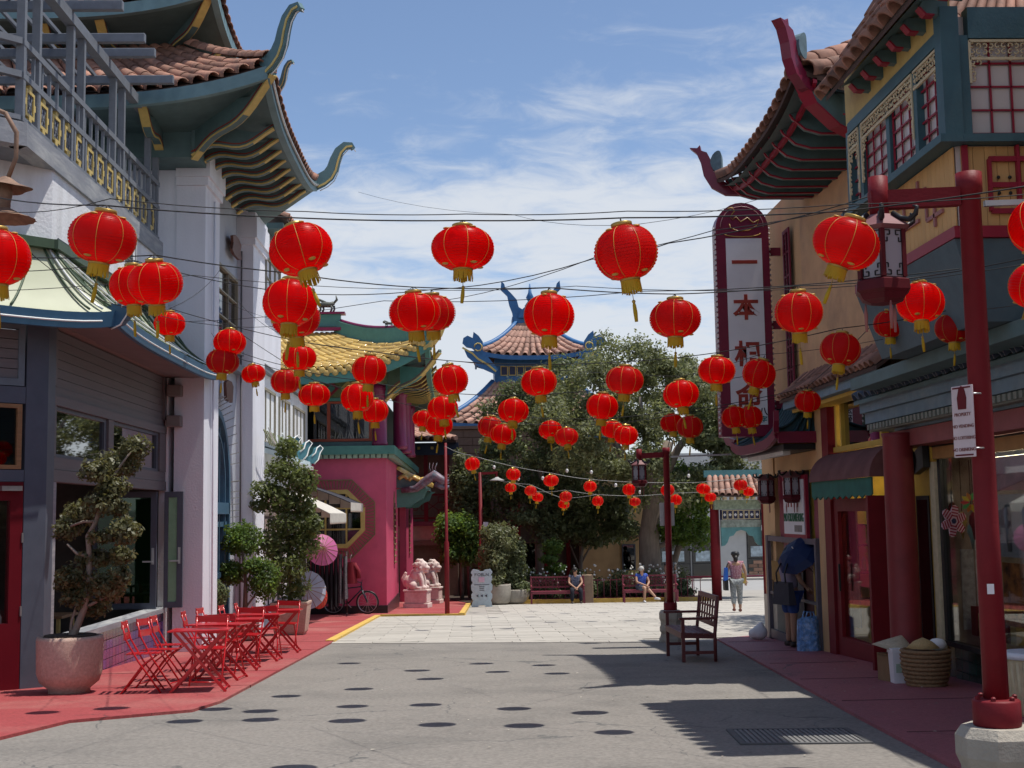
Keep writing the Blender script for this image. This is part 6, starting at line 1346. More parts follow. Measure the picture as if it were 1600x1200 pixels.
tpos = [(-3.22, 15.55, .1), (-3.3, 17.05, -.05), (-3.35, 18.6, .08), (-3.3, 20.3, 0), (-3.25, 22.2, .05)]
for i, (x, y, a) in enumerate(tpos):
    o = tab0 if i == 0 else dup(tab0); o.location = (x, y, G(y)+.03); o.rotation_euler = (tilt, 0, a); o['label'] = ORD[i]+' red folding bistro table from the camera on the red pavement'
cpos = [(-3.88, 15.45, .12), (-3.86, 16.15, -.1), (-3.3, 16.35, -1.5), (-3.95, 17.1, .05), (-3.34, 17.8, 1.5), (-3.9, 18.65, .1), (-3.36, 19.45, -1.6), (-3.98, 20.1, -.05), (-3.3, 21.15, 1.6), (-3.88, 21.3, 0), (-3.85, 22.5, .08), (-3.3, 23.1, -1.6)]
for i, (x, y, a) in enumerate(cpos):
    o = ch0 if i == 0 else dup(ch0); o.location = (x, y, G(y)+.03); o.rotation_euler = (tilt, 0, a); o['label'] = ORD[i]+' red folding bistro chair from the camera along the cafe front'

# ------------------------------------------------------------------ merchandise and bicycle in front of the temple
bk = thing('bicycle', 'dark mountain bicycle leaning by the magenta wall', 'bicycle', (-3.4, 39.1, G(39.1)+.03), R(-8))
def wheel(x):
    w_ = MB().tube([(x+.33*math.cos(a), 0, .35+.33*math.sin(a)) for a in [k*math.pi/16 for k in range(32)]], .024, 8, closed=True).build('wheel', m_black, bk)
    MB().tube([(x+.295*math.cos(a), 0, .35+.295*math.sin(a)) for a in [k*math.pi/16 for k in range(32)]], .014, 6, closed=True).build('rim', m_metal, w_)
    sp = MB()
    for k in range(14): a = k*math.pi/7; sp.bar((x, .02*(-1)**k, .35), (x+.29*math.cos(a), 0, .35+.29*math.sin(a)), .006)
    sp.build('spokes', m_metal, w_)
wheel(.28); wheel(-.76)
fm_ = mat('bike_dark_frame', (.02, .025, .04), .35)
fr2 = MB()
for a, b, r in (((-.76, .05, .35), (-.32, 0, .32), .015), ((-.76, .05, .35), (-.46, 0, .78), .014), ((-.32, 0, .32), (-.48, 0, .85), .018), ((-.32, 0, .32), (.1, 0, .74), .022), ((-.46, 0, .76), (.08, 0, .82), .02), ((.08, 0, .86), (.12, 0, .70), .024)): fr2.cyl(a, b, r, 8)
fr2.build('frame', fm_, bk); MB().cyl((.12, .05, .72), (.28, .05, .35), .017, 8).cyl((.12, -.05, .72), (.28, -.05, .35), .017, 8).build('fork', fm_, bk)
MB().tube([(.05, -.3, .98), (.08, -.1, .95), (.1, 0, .94), (.08, .1, .95), (.05, .3, .98)], .015, 8).cyl((.08, 0, .84), (.1, 0, .94), .016, 8).build('handlebar', fm_, bk)
MB().hexa([(-.62, -.07, .87), (-.36, -.02, .87), (-.36, .02, .87), (-.62, .07, .87), (-.62, -.06, .92), (-.34, -.02, .90), (-.34, .02, .90), (-.62, .06, .92)]).build('saddle', m_black, bk)
MB().cyl((-.32, -.09, .32), (-.2, -.09, .2), .012, 6).cyl((-.32, .09, .32), (-.44, .09, .44), .012, 6).build('cranks', m_metal, bk)
rk = thing('clothes_rack', 'rack hung with long black dresses before the magenta wall', 'clothes rack', (-4.15, 37.6, G(37.6)+.03), R(4))
MB().tube([(-.75, 0, .1), (-.75, 0, 1.85), (.55, 0, 1.85), (.55, 0, .1)], .018, 8).build('frame', m_black, rk)
for x in (-.75, .55): MB().bar((x, -.28, .06), (x, .28, .06), .03).build('foot', m_black, rk)
mdr = mat('black_cloth', (.012, .011, .014), .95, .2, 8); mdr2 = mat('grey_floral_cloth', (.09, .08, .09), .95, .5, 25)
def hung(x, top, bot, w_, m, nm):
    fn = lambda u, v: (x+(.05+.02*v)*math.cos(u*2*math.pi)*(1+.35*math.sin(u*14*math.pi)*v), w_*(.55+.45*v)*math.sin(u*2*math.pi), top+(bot-top)*v)
    return MB().grid(fn, 28, 6).build(nm, m, rk)
for i in range(9): hung(-.68+i*.13, 1.78, .22+.08*(i % 3), .22, mdr if i < 8 else mdr2, 'dress')
hung(.5, 1.72, .5, .24, mdr2, 'dress')
rs_ = thing('red_shirt', 'red shirt hanging at the end of the clothes rack', 'shirt', (-3.5, 37.7, G(37.7)+.03))
MB().grid(lambda u, v: ((.13+.06*v+.02*math.sin(6*math.pi*u))*math.cos(u*2*math.pi), .09*math.sin(u*2*math.pi), 1.55-.62*v), 20, 5).build('torso', mat('red_cotton', (.17, .01, .02), .9), rs_)
MB().tube([(.1, 0, 1.5), (.22, 0, 1.3), (.24, -.02, 1.08)], [.07, .06, .06], 8).build('sleeve', MATS['red_cotton'], rs_); MB().tube([(-.1, 0, 1.5), (-.22, 0, 1.3)], [.07, .06], 8).build('sleeve', MATS['red_cotton'], rs_)
MB().tube([(0, 0, 1.55), (0, 0, 1.7), (.03, 0, 1.76)], .008, 5).build('hanger_hook', m_metal, rs_)
def parasol(loc, rad, rot, m, label, stick=.9, nm='parasol'):
    t = thing(nm, label, 'umbrella', loc, 0, 'paper parasols' if nm == 'parasol' else None); t.rotation_euler = rot
    n = 16; mb = MB()
    rings = [(.02, .0), (rad*.35, -.06*rad*2), (rad*.7, -.125*rad*2), (rad, -.19*rad*2)]
    mb.lathe([(r*1.0, z) for r, z in rings], (0, 0, 0), n, False, caps=False).build('canopy', m, t)
    rbm = MB()
    for i in range(n): a = 2*math.pi*i/n; rbm.tube([(r*math.cos(a), r*math.sin(a), z+.003) for r, z in rings], .007, 4)
    rbm.build('ribs', m_wood, t); MB().cyl((0, 0, .05), (0, 0, -stick), .012, 8).build('stick', m_wood, t); return t
pk = translucent('pink_paper', (.62, .16, .38), (.6, .2, .4), .4, .1); bl_ = translucent('pale_blue_paper', (.42, .50, .62), (.4, .5, .6), .4, .1); rdp = translucent('red_paper', (.6, .05, .04), (.6, .1, .05), .4, .1)
p = at(506, 862, 34.5); parasol(p+V((0, -.1, .1)), .44, (R(62), R(48), 0), pk, 'pink paper parasol hanging open beside the dresses')
p = at(480, 925, 33.5); parasol(p+V((0, -.1, .1)), .52, (R(70), R(38), 0), bl_, 'pale blue paper parasol propped low beside the dresses')
p = at(503, 935, 34.0); parasol(p+V((0, -.0, .1)), .36, (R(35), R(78), 0), rdp, 'small red paper parasol tipped on its side by the dresses')

# ------------------------------------------------------------------ guardian lions
def voxel(name, mb, m, parent, vs=.03, smooth=4):
    me = mb.mesh(name); o = bpy.data.objects.new('tmp', me); C.objects.link(o)
    rm = o.modifiers.new('r', 'REMESH'); rm.mode = 'VOXEL'; rm.voxel_size = vs; sm_ = o.modifiers.new('s', 'SMOOTH'); sm_.iterations = smooth
    dg = bpy.context.evaluated_depsgraph_get(); me2 = bpy.data.meshes.new_from_object(o.evaluated_get(dg)); bpy.data.objects.remove(o); me2.polygons.foreach_set('use_smooth', [True]*len(me2.polygons)); me2.materials.clear()
    return link(name, me2, m, parent)
def lion(loc, rz, label):
    t = thing('guardian_lion', label, 'statue', loc, rz, 'guardian lions')
    B((-.42, -.32, 0), (.45, .32, .16), 'plinth', m_lionst, t, .02); B((-.38, -.28, .161), (.41, .28, .55), 'plinth', m_lionst, t, .03); B((-.42, -.31, .551), (.44, .31, .62), 'plinth', m_lionst, t, .02)
    mb = MB(); z = .62
    mb.sphere((-.18, 0, z+.24), .26, 14, 10, (1, .95, 1)); mb.sphere((-.02, 0, z+.46), .24, 14, 10); mb.sphere((.08, 0, z+.62), .20, 12, 8)
    for s in (-1, 1):
        mb.tube([(.1, s*.14, z+.55), (.2, s*.16, z+.3), (.22, s*.16, z+.06)], [.11, .09, .08], 10); mb.sphere((.28, s*.16, z+.06), .09, 10, 7, (1.3, 1, .8)); mb.sphere((-.08, s*.2, z+.14), .16, 10, 8); mb.sphere((.12, s*.22, z+.05), .08, 10, 7, (1.5, 1, .8))
        mb.sphere((.16, s*.14, z+.95), .06, 8, 6); mb.sphere((.32, s*.08, z+.86), .045, 8, 6)
    mb.sphere((.16, 0, z+.78), .21, 14, 10, (1.05, 1, .95)); mb.sphere((.34, 0, z+.72), .12, 12, 8, (1, 1.15, .7)); mb.sphere((.32, 0, z+.60), .10, 12, 8, (1, 1.1, .6))
    rng = random.Random(3)
    for i in range(34):
        a = rng.uniform(.6, 5.7); e = rng.uniform(-.7, 1.2); c_ = V((.08-.2*math.cos(a)*math.cos(e)*-1*-1, .22*math.sin(a)*math.cos(e), z+.78+.22*math.sin(e)))
        if c_.x < .18: mb.sphere(c_, .06, 8, 6)
    mb.tube([(-.4, 0, z+.1), (-.48, 0, z+.35), (-.38, 0, z+.58)], [.06, .09, .05], 8)
    voxel('lion', mb, m_lionst, t, .022, 3); return t
lp_ = ong(652, 951); lion((lp_.x, lp_.y, G(lp_.y)+.03), R(-12), 'pale stone guardian lion nearest on its plinth beside the magenta wall')
lion((-1.55, 48.6, G(48.6)+.03), R(-12), 'second stone guardian lion partly hidden behind the first')

# ------------------------------------------------------------------ sandwich board, benches
sb = thing('sandwich_board', 'pale blue sandwich board with scalloped edges and three black arrows', 'sign', (.36, 44.6, G(44.6)))
sbp = [(-.36, 0), (-.13, 0), (-.1, .07), (.1, .07), (.13, 0), (.36, 0), (.34, .12)]
ed = [(.30, .2), (.36, .32), (.36, .42), (.31, .5), (.36, .6), (.37, .74), (.31, .84), (.36, .94), (.36, 1.04), (.31, 1.1), (.37, 1.2), (.3, 1.3), (.1, 1.27), (.06, 1.22)]
sbo = sbp+ed+[(-x, y) for x, y in ed[::-1]]+[(-.34, .12)]
m_sky = mat('pale_blue_board', (.42, .55, .62), .7, .12, 12)
MB().prism(sbo, (0, 0, 0), (1, 0, 0), (0, -.10, .995), .025).build('front_board', m_sky, sb); MB().prism([(x, y) for x, y in sbo], (0, .5, 0), (1, 0, 0), (0, -.28, .96), .025).build('back_board', m_sky, sb)
def sbt(tx, z, sz): text(tx, sz, m_signblk, sb, (0, -.02-.10*z, z), (R(90), 0, 0), ext=.002)
sbt("F'OBLN", 1.10, .15)
for z, w_ in ((.76, .26), (.69, .09), (.63, .08), (.57, .08)): B((-w_, -.026-.1*z, z-.008), (w_, -.017-.1*z, z+.008), 'print_line', m_signblk, sb)
MB().box((-.1, -.125, .85), (.1, -.115, 1.02)).build('notice', mat('pink_paper_note', (.62, .45, .56), .7), sb)
for x in (-.15, 0, .15): MB().prism([(-.05, 0), (.045, .05), (.02, 0), (.045, -.05)], (x, -.065, .38), (1, 0, 0), (0, 0, 1), .01).build('arrow', m_signblk, sb)
def park_bench(loc, rz, w_, label):
    t = thing('park_bench', label, 'bench', loc, rz, 'red metal benches'); m = m_bench; h = w_/2
    for x in (-h, h): MB().bar((x, -.25, 0), (x, -.25, .45), .06).build('leg', m, t); MB().bar((x, .2, 0), (x, .27, .98), .06).build('leg', m, t); MB().bar((x, -.28, .62), (x, .24, .64), .05, .04).build('armrest', m, t)
    for i in range(6): B((-h, -.28+i*.085, .43), (h, -.28+i*.085+.06, .455), 'seat_slat', m, t)
    B((-h, -.28, .36), (h, -.25, .428), 'seat_rail', m, t)
    for z in (.58, .94): MB().bar((-h, .23+.05*(z-.5), z), (h, .23+.05*(z-.5), z), .04, .05).build('back_rail', m, t)
    rng = random.Random(5)
    for k in range(2):
        x0_ = -h+.05+k*h; lt = MB()
        for i in range(7):
            for j in range(3):
                xx = x0_+(i+.5)*(h-.1)/7; zz2 = .62+j*.11+.04; r_ = .055; a0 = rng.random()
                lt.tube([(xx+r_*math.cos(a0+q*1.257), .25, zz2+r_*math.sin(a0+q*1.257)) for q in range(5)], .011, 4, closed=True)
        lt.build('back_lattice', m, t); B((x0_+h-.07, .23, .56), (x0_+h-.03, .27, .95), 'back_stile', m, t)
    return t
m_bench = mat('plum_red_bench_paint', (.20, .035, .055), .5, .12, 6)
park_bench((3.12, 46.75, G(46.75)), R(-2), 1.9, 'red lattice bench with a woman seated at its right end')
park_bench((6.42, 46.3, G(46.3)), R(-2), 1.9, 'red lattice bench with a man in a blue shirt, right of centre')
for i, (x, y) in enumerate(((4.25, 47.1), (7.25, 46.75))):
    pr = B((x-.2, y, G(y)-.1), (x+.2, y+.4, G(y)+(1.0, .62)[i]), 'stone_pier', mat('tan_pier', (.30, .21, .14), .9, .15, 8), None, .02); tag(pr, ('tan stone pier at the right end of the left park bench', 'low tan stone block under the right park bench')[i], 'pier')
# low fence behind the benches
lf = thing('garden_fence', 'low dark red iron fence round the planting bed', 'fence')
for i in range(34):
    x = .6+i*.24; y = 47.9; MB().bar((x, y, G(y)), (x, y, G(y)+.85), .025).build('picket', m_maroon, lf)
for z in (.15, .8): MB().bar((.5, 47.9, G(47.9)+z), (8.6, 47.9, G(47.9)+z), .03).build('rail', m_maroon, lf)

# ------------------------------------------------------------------ goods by the right-hand shop
bk_p = V((5.05, 14.35, G(14.35)+.03))
ba = thing('wicker_basket', 'round wicker basket of straw goods by the shop window', 'basket', bk_p)
mwk = mat('wicker', (.22, .13, .065), .8, .3, 40)
for i in range(9): z = .02+i*.045; r_ = .2+.05*math.sin(min(1, i/7)*1.7); MB().tube([(r_*math.cos(a)*(1+.03*(-1)**(k+i)), r_*math.sin(a)*(1+.03*(-1)**(k+i)), z) for k, a in enumerate([q*math.pi/14 for q in range(28)])], .024, 6, closed=True).build('weave', mwk, ba)
MB().lathe([(.19, 0), (.23, .38)], (0, 0, 0), 20).build('lining', mwk, ba)
hat = MB().lathe([(.18, .0), (.1, .07), (.01, .11)], bk_p+V((-.04, -.05, .42)), 18).build('straw_hat', mat('straw', (.40, .28, .13), .9, .2, 50)); tag(hat, 'small round straw hat on top of the wicker basket', 'hat')
pp = MB().sphere(bk_p+V((.13, -.02, .45)), .1, 8, 6, (1.1, .8, .7)).build('crumpled_paper', m_signwh); tag(pp, 'crumpled white paper in the wicker basket', 'paper')
bx_ = thing('cardboard_box', 'brown cardboard box left of the wicker basket', 'box', (4.98, 15.0, G(15)+.03), .2); B((-.2, -.17, 0), (.2, .17, .3), 'carton', mat('cardboard', (.23, .14, .075), .9), bx_); B((-.2, -.172, .285), (.2, .172, .312), 'lid', MATS['cardboard'], bx_)
hat2 = MB().lathe([(.30, .0), (.16, .1), (.01, .2)], V((4.93, 14.95, G(15)+.36)), 20, mtx=Matrix.Rotation(R(18), 3, 'Y')).build('conical_hat', mat('pale_straw', (.42, .36, .27), .9, .15, 30)); tag(hat2, 'pale conical hat resting on the cardboard box', 'hat')
wt = thing('white_tub', 'white plastic tub with label between box and basket', 'tub', (4.86, 14.72, G(14.7)+.03)); MB().lathe([(.10, 0), (.12, .34)], (0, 0, 0), 4, False, Matrix.Rotation(R(45), 3, 'Z')).build('body', m_signwh, wt); MB().lathe([(.13, .34), (.13, .39)], (0, 0, 0), 4, False, Matrix.Rotation(R(45), 3, 'Z')).build('lid', m_signwh, wt); B((-.05, -.084, .12), (.04, -.08, .22), 'label_patch', mat('label_green', (.35, .45, .35), .7), wt)
bn = thing('waste_bin', 'cream slatted waste bin cut by the right frame edge', 'bin', (5.02, 11.55, G(11.5)+.03)); MB().lathe([(.19, 0), (.24, .5)], (0, 0, 0), 24).build('body', m_cream, bn); MB().lathe([(.26, .5), (.26, .55), (.22, .56)], (0, 0, 0), 24).build('rim', m_signwh, bn)
for i in range(24): a = 2*math.pi*i/24; MB().bar((.195*math.cos(a), .195*math.sin(a), .02), (.243*math.cos(a), .243*math.sin(a), .49), .022).build('rib', m_cream, bn)
pwl = thing('flower_pinwheel', 'red and white striped flower pinwheel hanging at the shop window', 'pinwheel', at(1490, 814, 14.2)); pwl.rotation_euler = (0, 0, R(20))
for k in range(6):
    a = R(60*k+20); pt = MB().prism([(.03, -.02), (.1, -.055), (.165, -.035), (.18, 0), (.165, .035), (.1, .055), (.03, .02)], (0, 0, 0), (math.cos(a), 0, math.sin(a)), (-math.sin(a), 0, math.cos(a)), .012).build('petal', mat('petal_pink', (.55, .36, .42), .6), pwl)
    for q in range(4): MB().prism([(.05+q*.033, -.045), (.065+q*.033, -.045), (.065+q*.033, .045), (.05+q*.033, .045)], (0, -.007, 0), (math.cos(a), 0, math.sin(a)), (-math.sin(a), 0, math.cos(a)), .004).build('stripe', m_crimson, pt)
MB().lathe([(.03, -.012), (.03, .012)], (0, 0, 0), 12, True, Matrix.Rotation(R(90), 3, 'X')).build('hub', m_navy, pwl); MB().cyl((0, .02, .0), (.0, .02, .35), .006, 5).build('cord', m_wire, pwl)
pw2 = thing('flower_pinwheel', 'multicoloured flower spinner hanging right of the striped pinwheel', 'pinwheel', at(1518, 785, 14.0))
for k in range(10):
    a = R(36*k); MB().prism([(.02, 0), (.07, -.03), (.12, 0), (.07, .03)], (0, 0, 0), (math.cos(a), .3, math.sin(a)), (-math.sin(a), 0, math.cos(a)), .01).build('petal', [mat('spin_%d' % (k % 4), [(.5, .35, .02), (.45, .03, .02), (.05, .25, .05), (.4, .12, .02)][k % 4], .6), MATS.get('spin_%d' % (k % 4))][0], pw2)
# things in the shop window: flat print and cloth hung behind the glass
def flat(name, label, cat, x, y0, y1, z0, z1, m): o = B((x, y0, z0), (x+.008, y1, z1), name, m); return tag(o, label, cat)
flat('banner', 'faded pink banner inside the shop window', 'banner', 5.66, 12.45, 13.78, 1.62, 1.98, mat('pink_banner', (.50, .17, .20), .8, .3, 5))
po = thing('wall_chart', 'pale wall chart with grey standing figure in the shop window', 'poster'); B((5.66, 12.5, .92), (5.668, 13.7, 1.58), 'sheet', mat('chart_paper', (.34, .35, .38), .8, .15, 5), po)
for yc in (13.35, 12.9): MB().tube([(5.657, yc, .98), (5.657, yc, 1.2), (5.657, yc, 1.4), (5.657, yc, 1.48)], [.03, .045, .055, .03], 6).tube([(5.657, yc-.07, 1.14), (5.657, yc, 1.38), (5.657, yc+.07, 1.14)], .014, 5).build('figure', mat('chart_grey', (.17, .18, .2), .8), po)
flat('orange_cloth', 'orange printed cloth with dark flower below the wall chart', 'cloth', 5.67, 12.5, 13.62, .2, .86, mat('orange_print', (.38, .13, .03), .8, .8, 7, dirt=(.12, .02, .03), dscale=6, damt=.9))
tag(B((5.86, 15.28, .0), (6.02, 15.29, .95), 'poster_sheet', mat('grey_sheet', (.42, .43, .46), .8, .4, 14)), 'grey printed sheet behind the left shop window', 'poster')
tag(B((6.04, 15.28, -.1), (6.2, 15.29, 1.3), 'poster_sheet', mat('white_sheet', (.7, .7, .72), .8, .3, 10)), 'white narrow sheet behind the left shop window', 'poster')
for i in range(5):
    st_ = MB().lathe([(.04, 0), (.05, .05), (.03, .12), (.035, .17), (.01, .22)], (5.85+i*.1, 19.08, (.525, .925, .125, .925, .525)[i]), 10).build('figurine', mat('jade_%d' % (i % 3), [(.1, .25, .15), (.4, .35, .3), (.3, .12, .05)][i % 3], .4)); tag(st_, ORD[i]+' small figurine from the left on the shelves behind the red door', 'figurine', 'shop figurines')
# ------------------------------------------------------------------ people
def skin(name, verts, edges, rad, m, parent, sub_=2):
    me = bpy.data.meshes.new(name); me.from_pydata(verts, edges, []); o = bpy.data.objects.new('tmp', me); C.objects.link(o)
    md = o.modifiers.new('k', 'SKIN'); md.use_smooth_shade = True
    for i, sv in enumerate(me.skin_vertices[0].data):
        r = rad[i]; sv.radius = (r, r) if not isinstance(r, tuple) else r; sv.use_root = (i == 0)
    ss = o.modifiers.new('s', 'SUBSURF'); ss.levels = sub_; ss.render_levels = sub_
    dg = bpy.context.evaluated_depsgraph_get(); me2 = bpy.data.meshes.new_from_object(o.evaluated_get(dg)); bpy.data.objects.remove(o)
    me2.materials.clear(); me2.polygons.foreach_set('use_smooth', [True]*len(me2.polygons)); return link(name, me2, m, parent)
def person(label, loc, rz, J, skinm, shirt, pants, hair, shoe, longp=1.0, sleeve=.45, hatm=None, hairlen=0, s=1.0):
    """J: joint -> point. Body faces -Y in its own frame."""
    t = thing('person', label, 'person', loc, rz); t.scale = (s,)*3
    J = {k: V(v) for k, v in J.items()}
    P = J['pelvis']; names = ['pelvis', 'belly', 'chest', 'neck', 'jaw', 'head', 'crown']
    J['belly'] = P.lerp(J['chest'], .45); hd = (J['head']-J['neck']).normalized(); J['jaw'] = J['neck']+hd*.07; J['crown'] = J['head']+hd*.075
    idx = {}; vs = []; rs2 = []; es = []
    def add(n, p, r): idx[n] = len(vs); vs.append(tuple(p)); rs2.append(r)
    for n, r in zip(names, ((.145, .11), (.135, .10), (.155, .11), .052, .062, .088, .06)): add(n, J[n], r)
    for a, b in zip(names, names[1:]): es.append((idx[a], idx[b]))
    for sd_ in 'LR':
        add('sh'+sd_, J['sh'+sd_], .062); add('el'+sd_, J['el'+sd_], .042); add('wr'+sd_, J['wr'+sd_], .028)
        es += [(idx['chest'], idx['sh'+sd_]), (idx['sh'+sd_], idx['el'+sd_]), (idx['el'+sd_], idx['wr'+sd_])]
        add('hip'+sd_, J['hip'+sd_], .098); add('kn'+sd_, J['kn'+sd_], .062); add('an'+sd_, J['an'+sd_], .04)
        es += [(idx['pelvis'], idx['hip'+sd_]), (idx['hip'+sd_], idx['kn'+sd_]), (idx['kn'+sd_], idx['an'+sd_])]
    body = skin('body', vs, es, rs2, skinm, t)
    # hands with five fingers, feet
    for sd_ in 'LR':
        w_ = J['wr'+sd_]; d = (w_-J['el'+sd_]).normalized(); side = d.cross(V((0, 0, 1)));
        if side.length < .1: side = V((0, 1, 0))
        side.normalize(); hn = MB(); hn.tube([w_-d*.02, w_+d*.04, w_+d*.085], [.026, .036, .03], 8)
        for k, ln in enumerate((.06, .072, .076, .066)):
            b = w_+d*.075+side*(-.027+.018*k); hn.tube([b, b+d*ln*.5, b+d*ln+V((0, 0, -.015))], [.0095, .009, .007], 5)
        b = w_+d*.03+side*.03; hn.tube([b, b+side*.025+d*.025, b+side*.03+d*.055], [.012, .010, .008], 5)
        hn.build('hand', skinm, t)
        a = J['an'+sd_]; f = V(J.get('toe'+sd_, a+V((0, -.16, -.06))))-a; f.z = 0; f.normalize(); base = J['an'+sd_].z-.075
        sh = MB().tube([V((a.x, a.y, base+.045))-f*.06, V((a.x, a.y, base+.05)), V((a.x, a.y, base+.04))+f*.11, V((a.x, a.y, base+.03))+f*.18], [.038, .046, .042, .028], 8); sh.build('shoe', shoe, t)
    # face
    h = J['head']; fwd = V(J.get('look', (0, -1, 0))).normalized(); rt = fwd.cross(V((0, 0, 1))).normalized(); fc = MB()
    fc.tube([h+fwd*.08+V((0, 0, .01)), h+fwd*.105+V((0, 0, -.025))], [.010, .017], 6); fc.build('nose', skinm, t)
    ey = MB()
    for q in (-1, 1): ey.sphere(h+fwd*.082+rt*(.032*q)+V((0, 0, .012)), .011, 6, 5)
    ey.build('eyes', m_black, t); MB().bar(h+fwd*.083-rt*.022+V((0, 0, -.05)), h+fwd*.083+rt*.022+V((0, 0, -.05)), .012, .008).build('mouth', mat('lips', (.3, .1, .08), .6), t)
    ea = MB()
    for q in (-1, 1): ea.sphere(h+rt*(.086*q), .022, 6, 5, (.5, 1, 1.2))
    ea.build('ears', skinm, t)
    hr_ = MB(); hr_.sphere(h-fwd*.018+V((0, 0, .03)), .105, 12, 9, (1, 1, .98))
    hr_v = hr_.build('hair', hair, t)
    if hairlen: MB().tube([h-fwd*.06, h-fwd*.085+V((0, 0, -.1)), h-fwd*.07+V((0, 0, -.1-hairlen))], [.07, .06, .02], 8).build('hair', hair, t)
    if hatm:
        MB().lathe([(.125, .03), (.118, .06), (.112, .1), (.08, .125), (.02, .132)], h, 16).build('hat', hatm, t); MB().prism([(.1, -.09), (.2, -.06), (.22, 0), (.2, .06), (.1, .09)], h+V((0, 0, .05)), fwd, rt, .012).build('hat_brim', hatm, t)
    # clothes
    q = 1.16
    lo = P+V((0, 0, -.06)); vv = [lo, J['belly'], J['chest'], J['chest'].lerp(J['neck'], .55)]; rr2 = [(.175, .14), (.16, .125), (.178, .13), .075]; ee = [(0, 1), (1, 2), (2, 3)]
    for sd_ in 'LR':
        k = len(vv); mid = J['sh'+sd_].lerp(J['el'+sd_], sleeve); vv += [J['sh'+sd_], mid] ; rr2 += [.078, .064 if sleeve > .1 else .07]; ee += [(2, k), (k, k+1)]
        if sleeve > .1: pass
    skin('shirt', [tuple(x) for x in vv], ee, rr2, shirt, t)
    vv = [P]; rr2 = [(.165, .13)]; ee = []
    for sd_ in 'LR':
        k = len(vv); vv += [J['hip'+sd_], J['kn'+sd_], J['kn'+sd_].lerp(J['an'+sd_], longp)] if longp > 0 else [J['hip'+sd_], J['hip'+sd_].lerp(J['kn'+sd_], .85)]
        rr2 += ([.118, .082, .07] if longp > 0 else [.118, .1]); ee += [(0, k), (k, k+1)]+([(k+1, k+2)] if longp > 0 else [])
    skin('trousers' if longp > .5 else 'shorts', [tuple(x) for x in vv], ee, rr2, pants, t)
    return t
sk = mat('skin', (.42, .24, .16), .55, .05, 10); m_whsh = mat('white_shoe', (.6, .6, .6), .6); m_dksh = mat('dark_shoe', (.05, .035, .03), .6); m_hair = mat('black_hair', (.015, .012, .011), .5); m_grhair = mat('grey_hair', (.4, .39, .37), .6)
def print_cloth(name, a, b, sc=25): return mat(name, a, .9, .25, sc, dirt=b, dscale=sc, damt=.95)
stand = dict(pelvis=(0, 0, .92), chest=(0, -.01, 1.27), neck=(0, -.02, 1.42), head=(0, -.04, 1.56), shL=(.18, 0, 1.36), shR=(-.18, 0, 1.36), hipL=(.09, 0, .86), hipR=(-.09, 0, .86))
# woman walking away towards the gate (faces +Y)
wk = dict(stand); wk.update(elL=(.27, .02, 1.08), wrL=(.30, -.06, .86), elR=(-.26, .03, 1.1), wrR=(-.27, -.05, .88), knL=(.1, .06, .47), anL=(.1, .16, .12), knR=(-.1, -.1, .48), anR=(-.1, -.08, .085), toeR=(-.1, -.3, 0), toeL=(.1, 0, 0))
pw_ = ong(1152, 957)
person('woman in pink patterned top and black cap walking away to the gateway', (pw_.x, pw_.y, G(pw_.y)), R(176), wk, sk, print_cloth('pink_floral', (.36, .16, .20), (.5, .4, .42)), print_cloth('grey_print', (.24, .26, .27), (.4, .42, .42)), m_hair, mat('sandal_tan', (.2, .07, .05), .7), .72, .05, m_black, .12)
bgw = thing('shoulder_bag', 'blue and black cloth bag carried at the left side of the walking woman', 'bag', (pw_.x-.30, pw_.y-.02, G(pw_.y)+.62)); 
MB().hexa([(-.05, -.14, 0), (.05, -.14, 0), (.05, .14, 0), (-.05, .14, 0), (-.06, -.13, .26), (.05, -.13, .30), (.05, .13, .30), (-.06, .13, .26)]).build('base', m_black, bgw); MB().hexa([(-.05, -.13, .262), (.05, -.13, .302), (.05, .13, .302), (-.05, .13, .262), (-.01, -.12, .62), (.05, -.12, .62), (.05, .12, .62), (-.01, .12, .62)]).build('panel', mat('bright_blue_cloth', (.02, .12, .50), .8), bgw); MB().tube([(.02, 0, .6), (.06, 0, .72), (.12, 0, .78)], .012, 5).build('strap', m_black, bgw)
bgy = thing('yellow_bag', 'yellow bag at the right hip of the walking woman', 'bag', (pw_.x+.20, pw_.y+.05, G(pw_.y)+.80)); MB().hexa([(-.05, -.12, 0), (.06, -.12, 0), (.06, .12, 0), (-.05, .12, 0), (-.04, -.1, .28), (.03, -.1, .28), (.03, .1, .28), (-.04, .1, .28)]).build('pouch', mat('yellow_cloth', (.50, .36, .10), .8), bgy); MB().tube([(0, 0, .27), (-.03, 0, .4)], .012, 5).build('strap', MATS['yellow_cloth'], bgy)
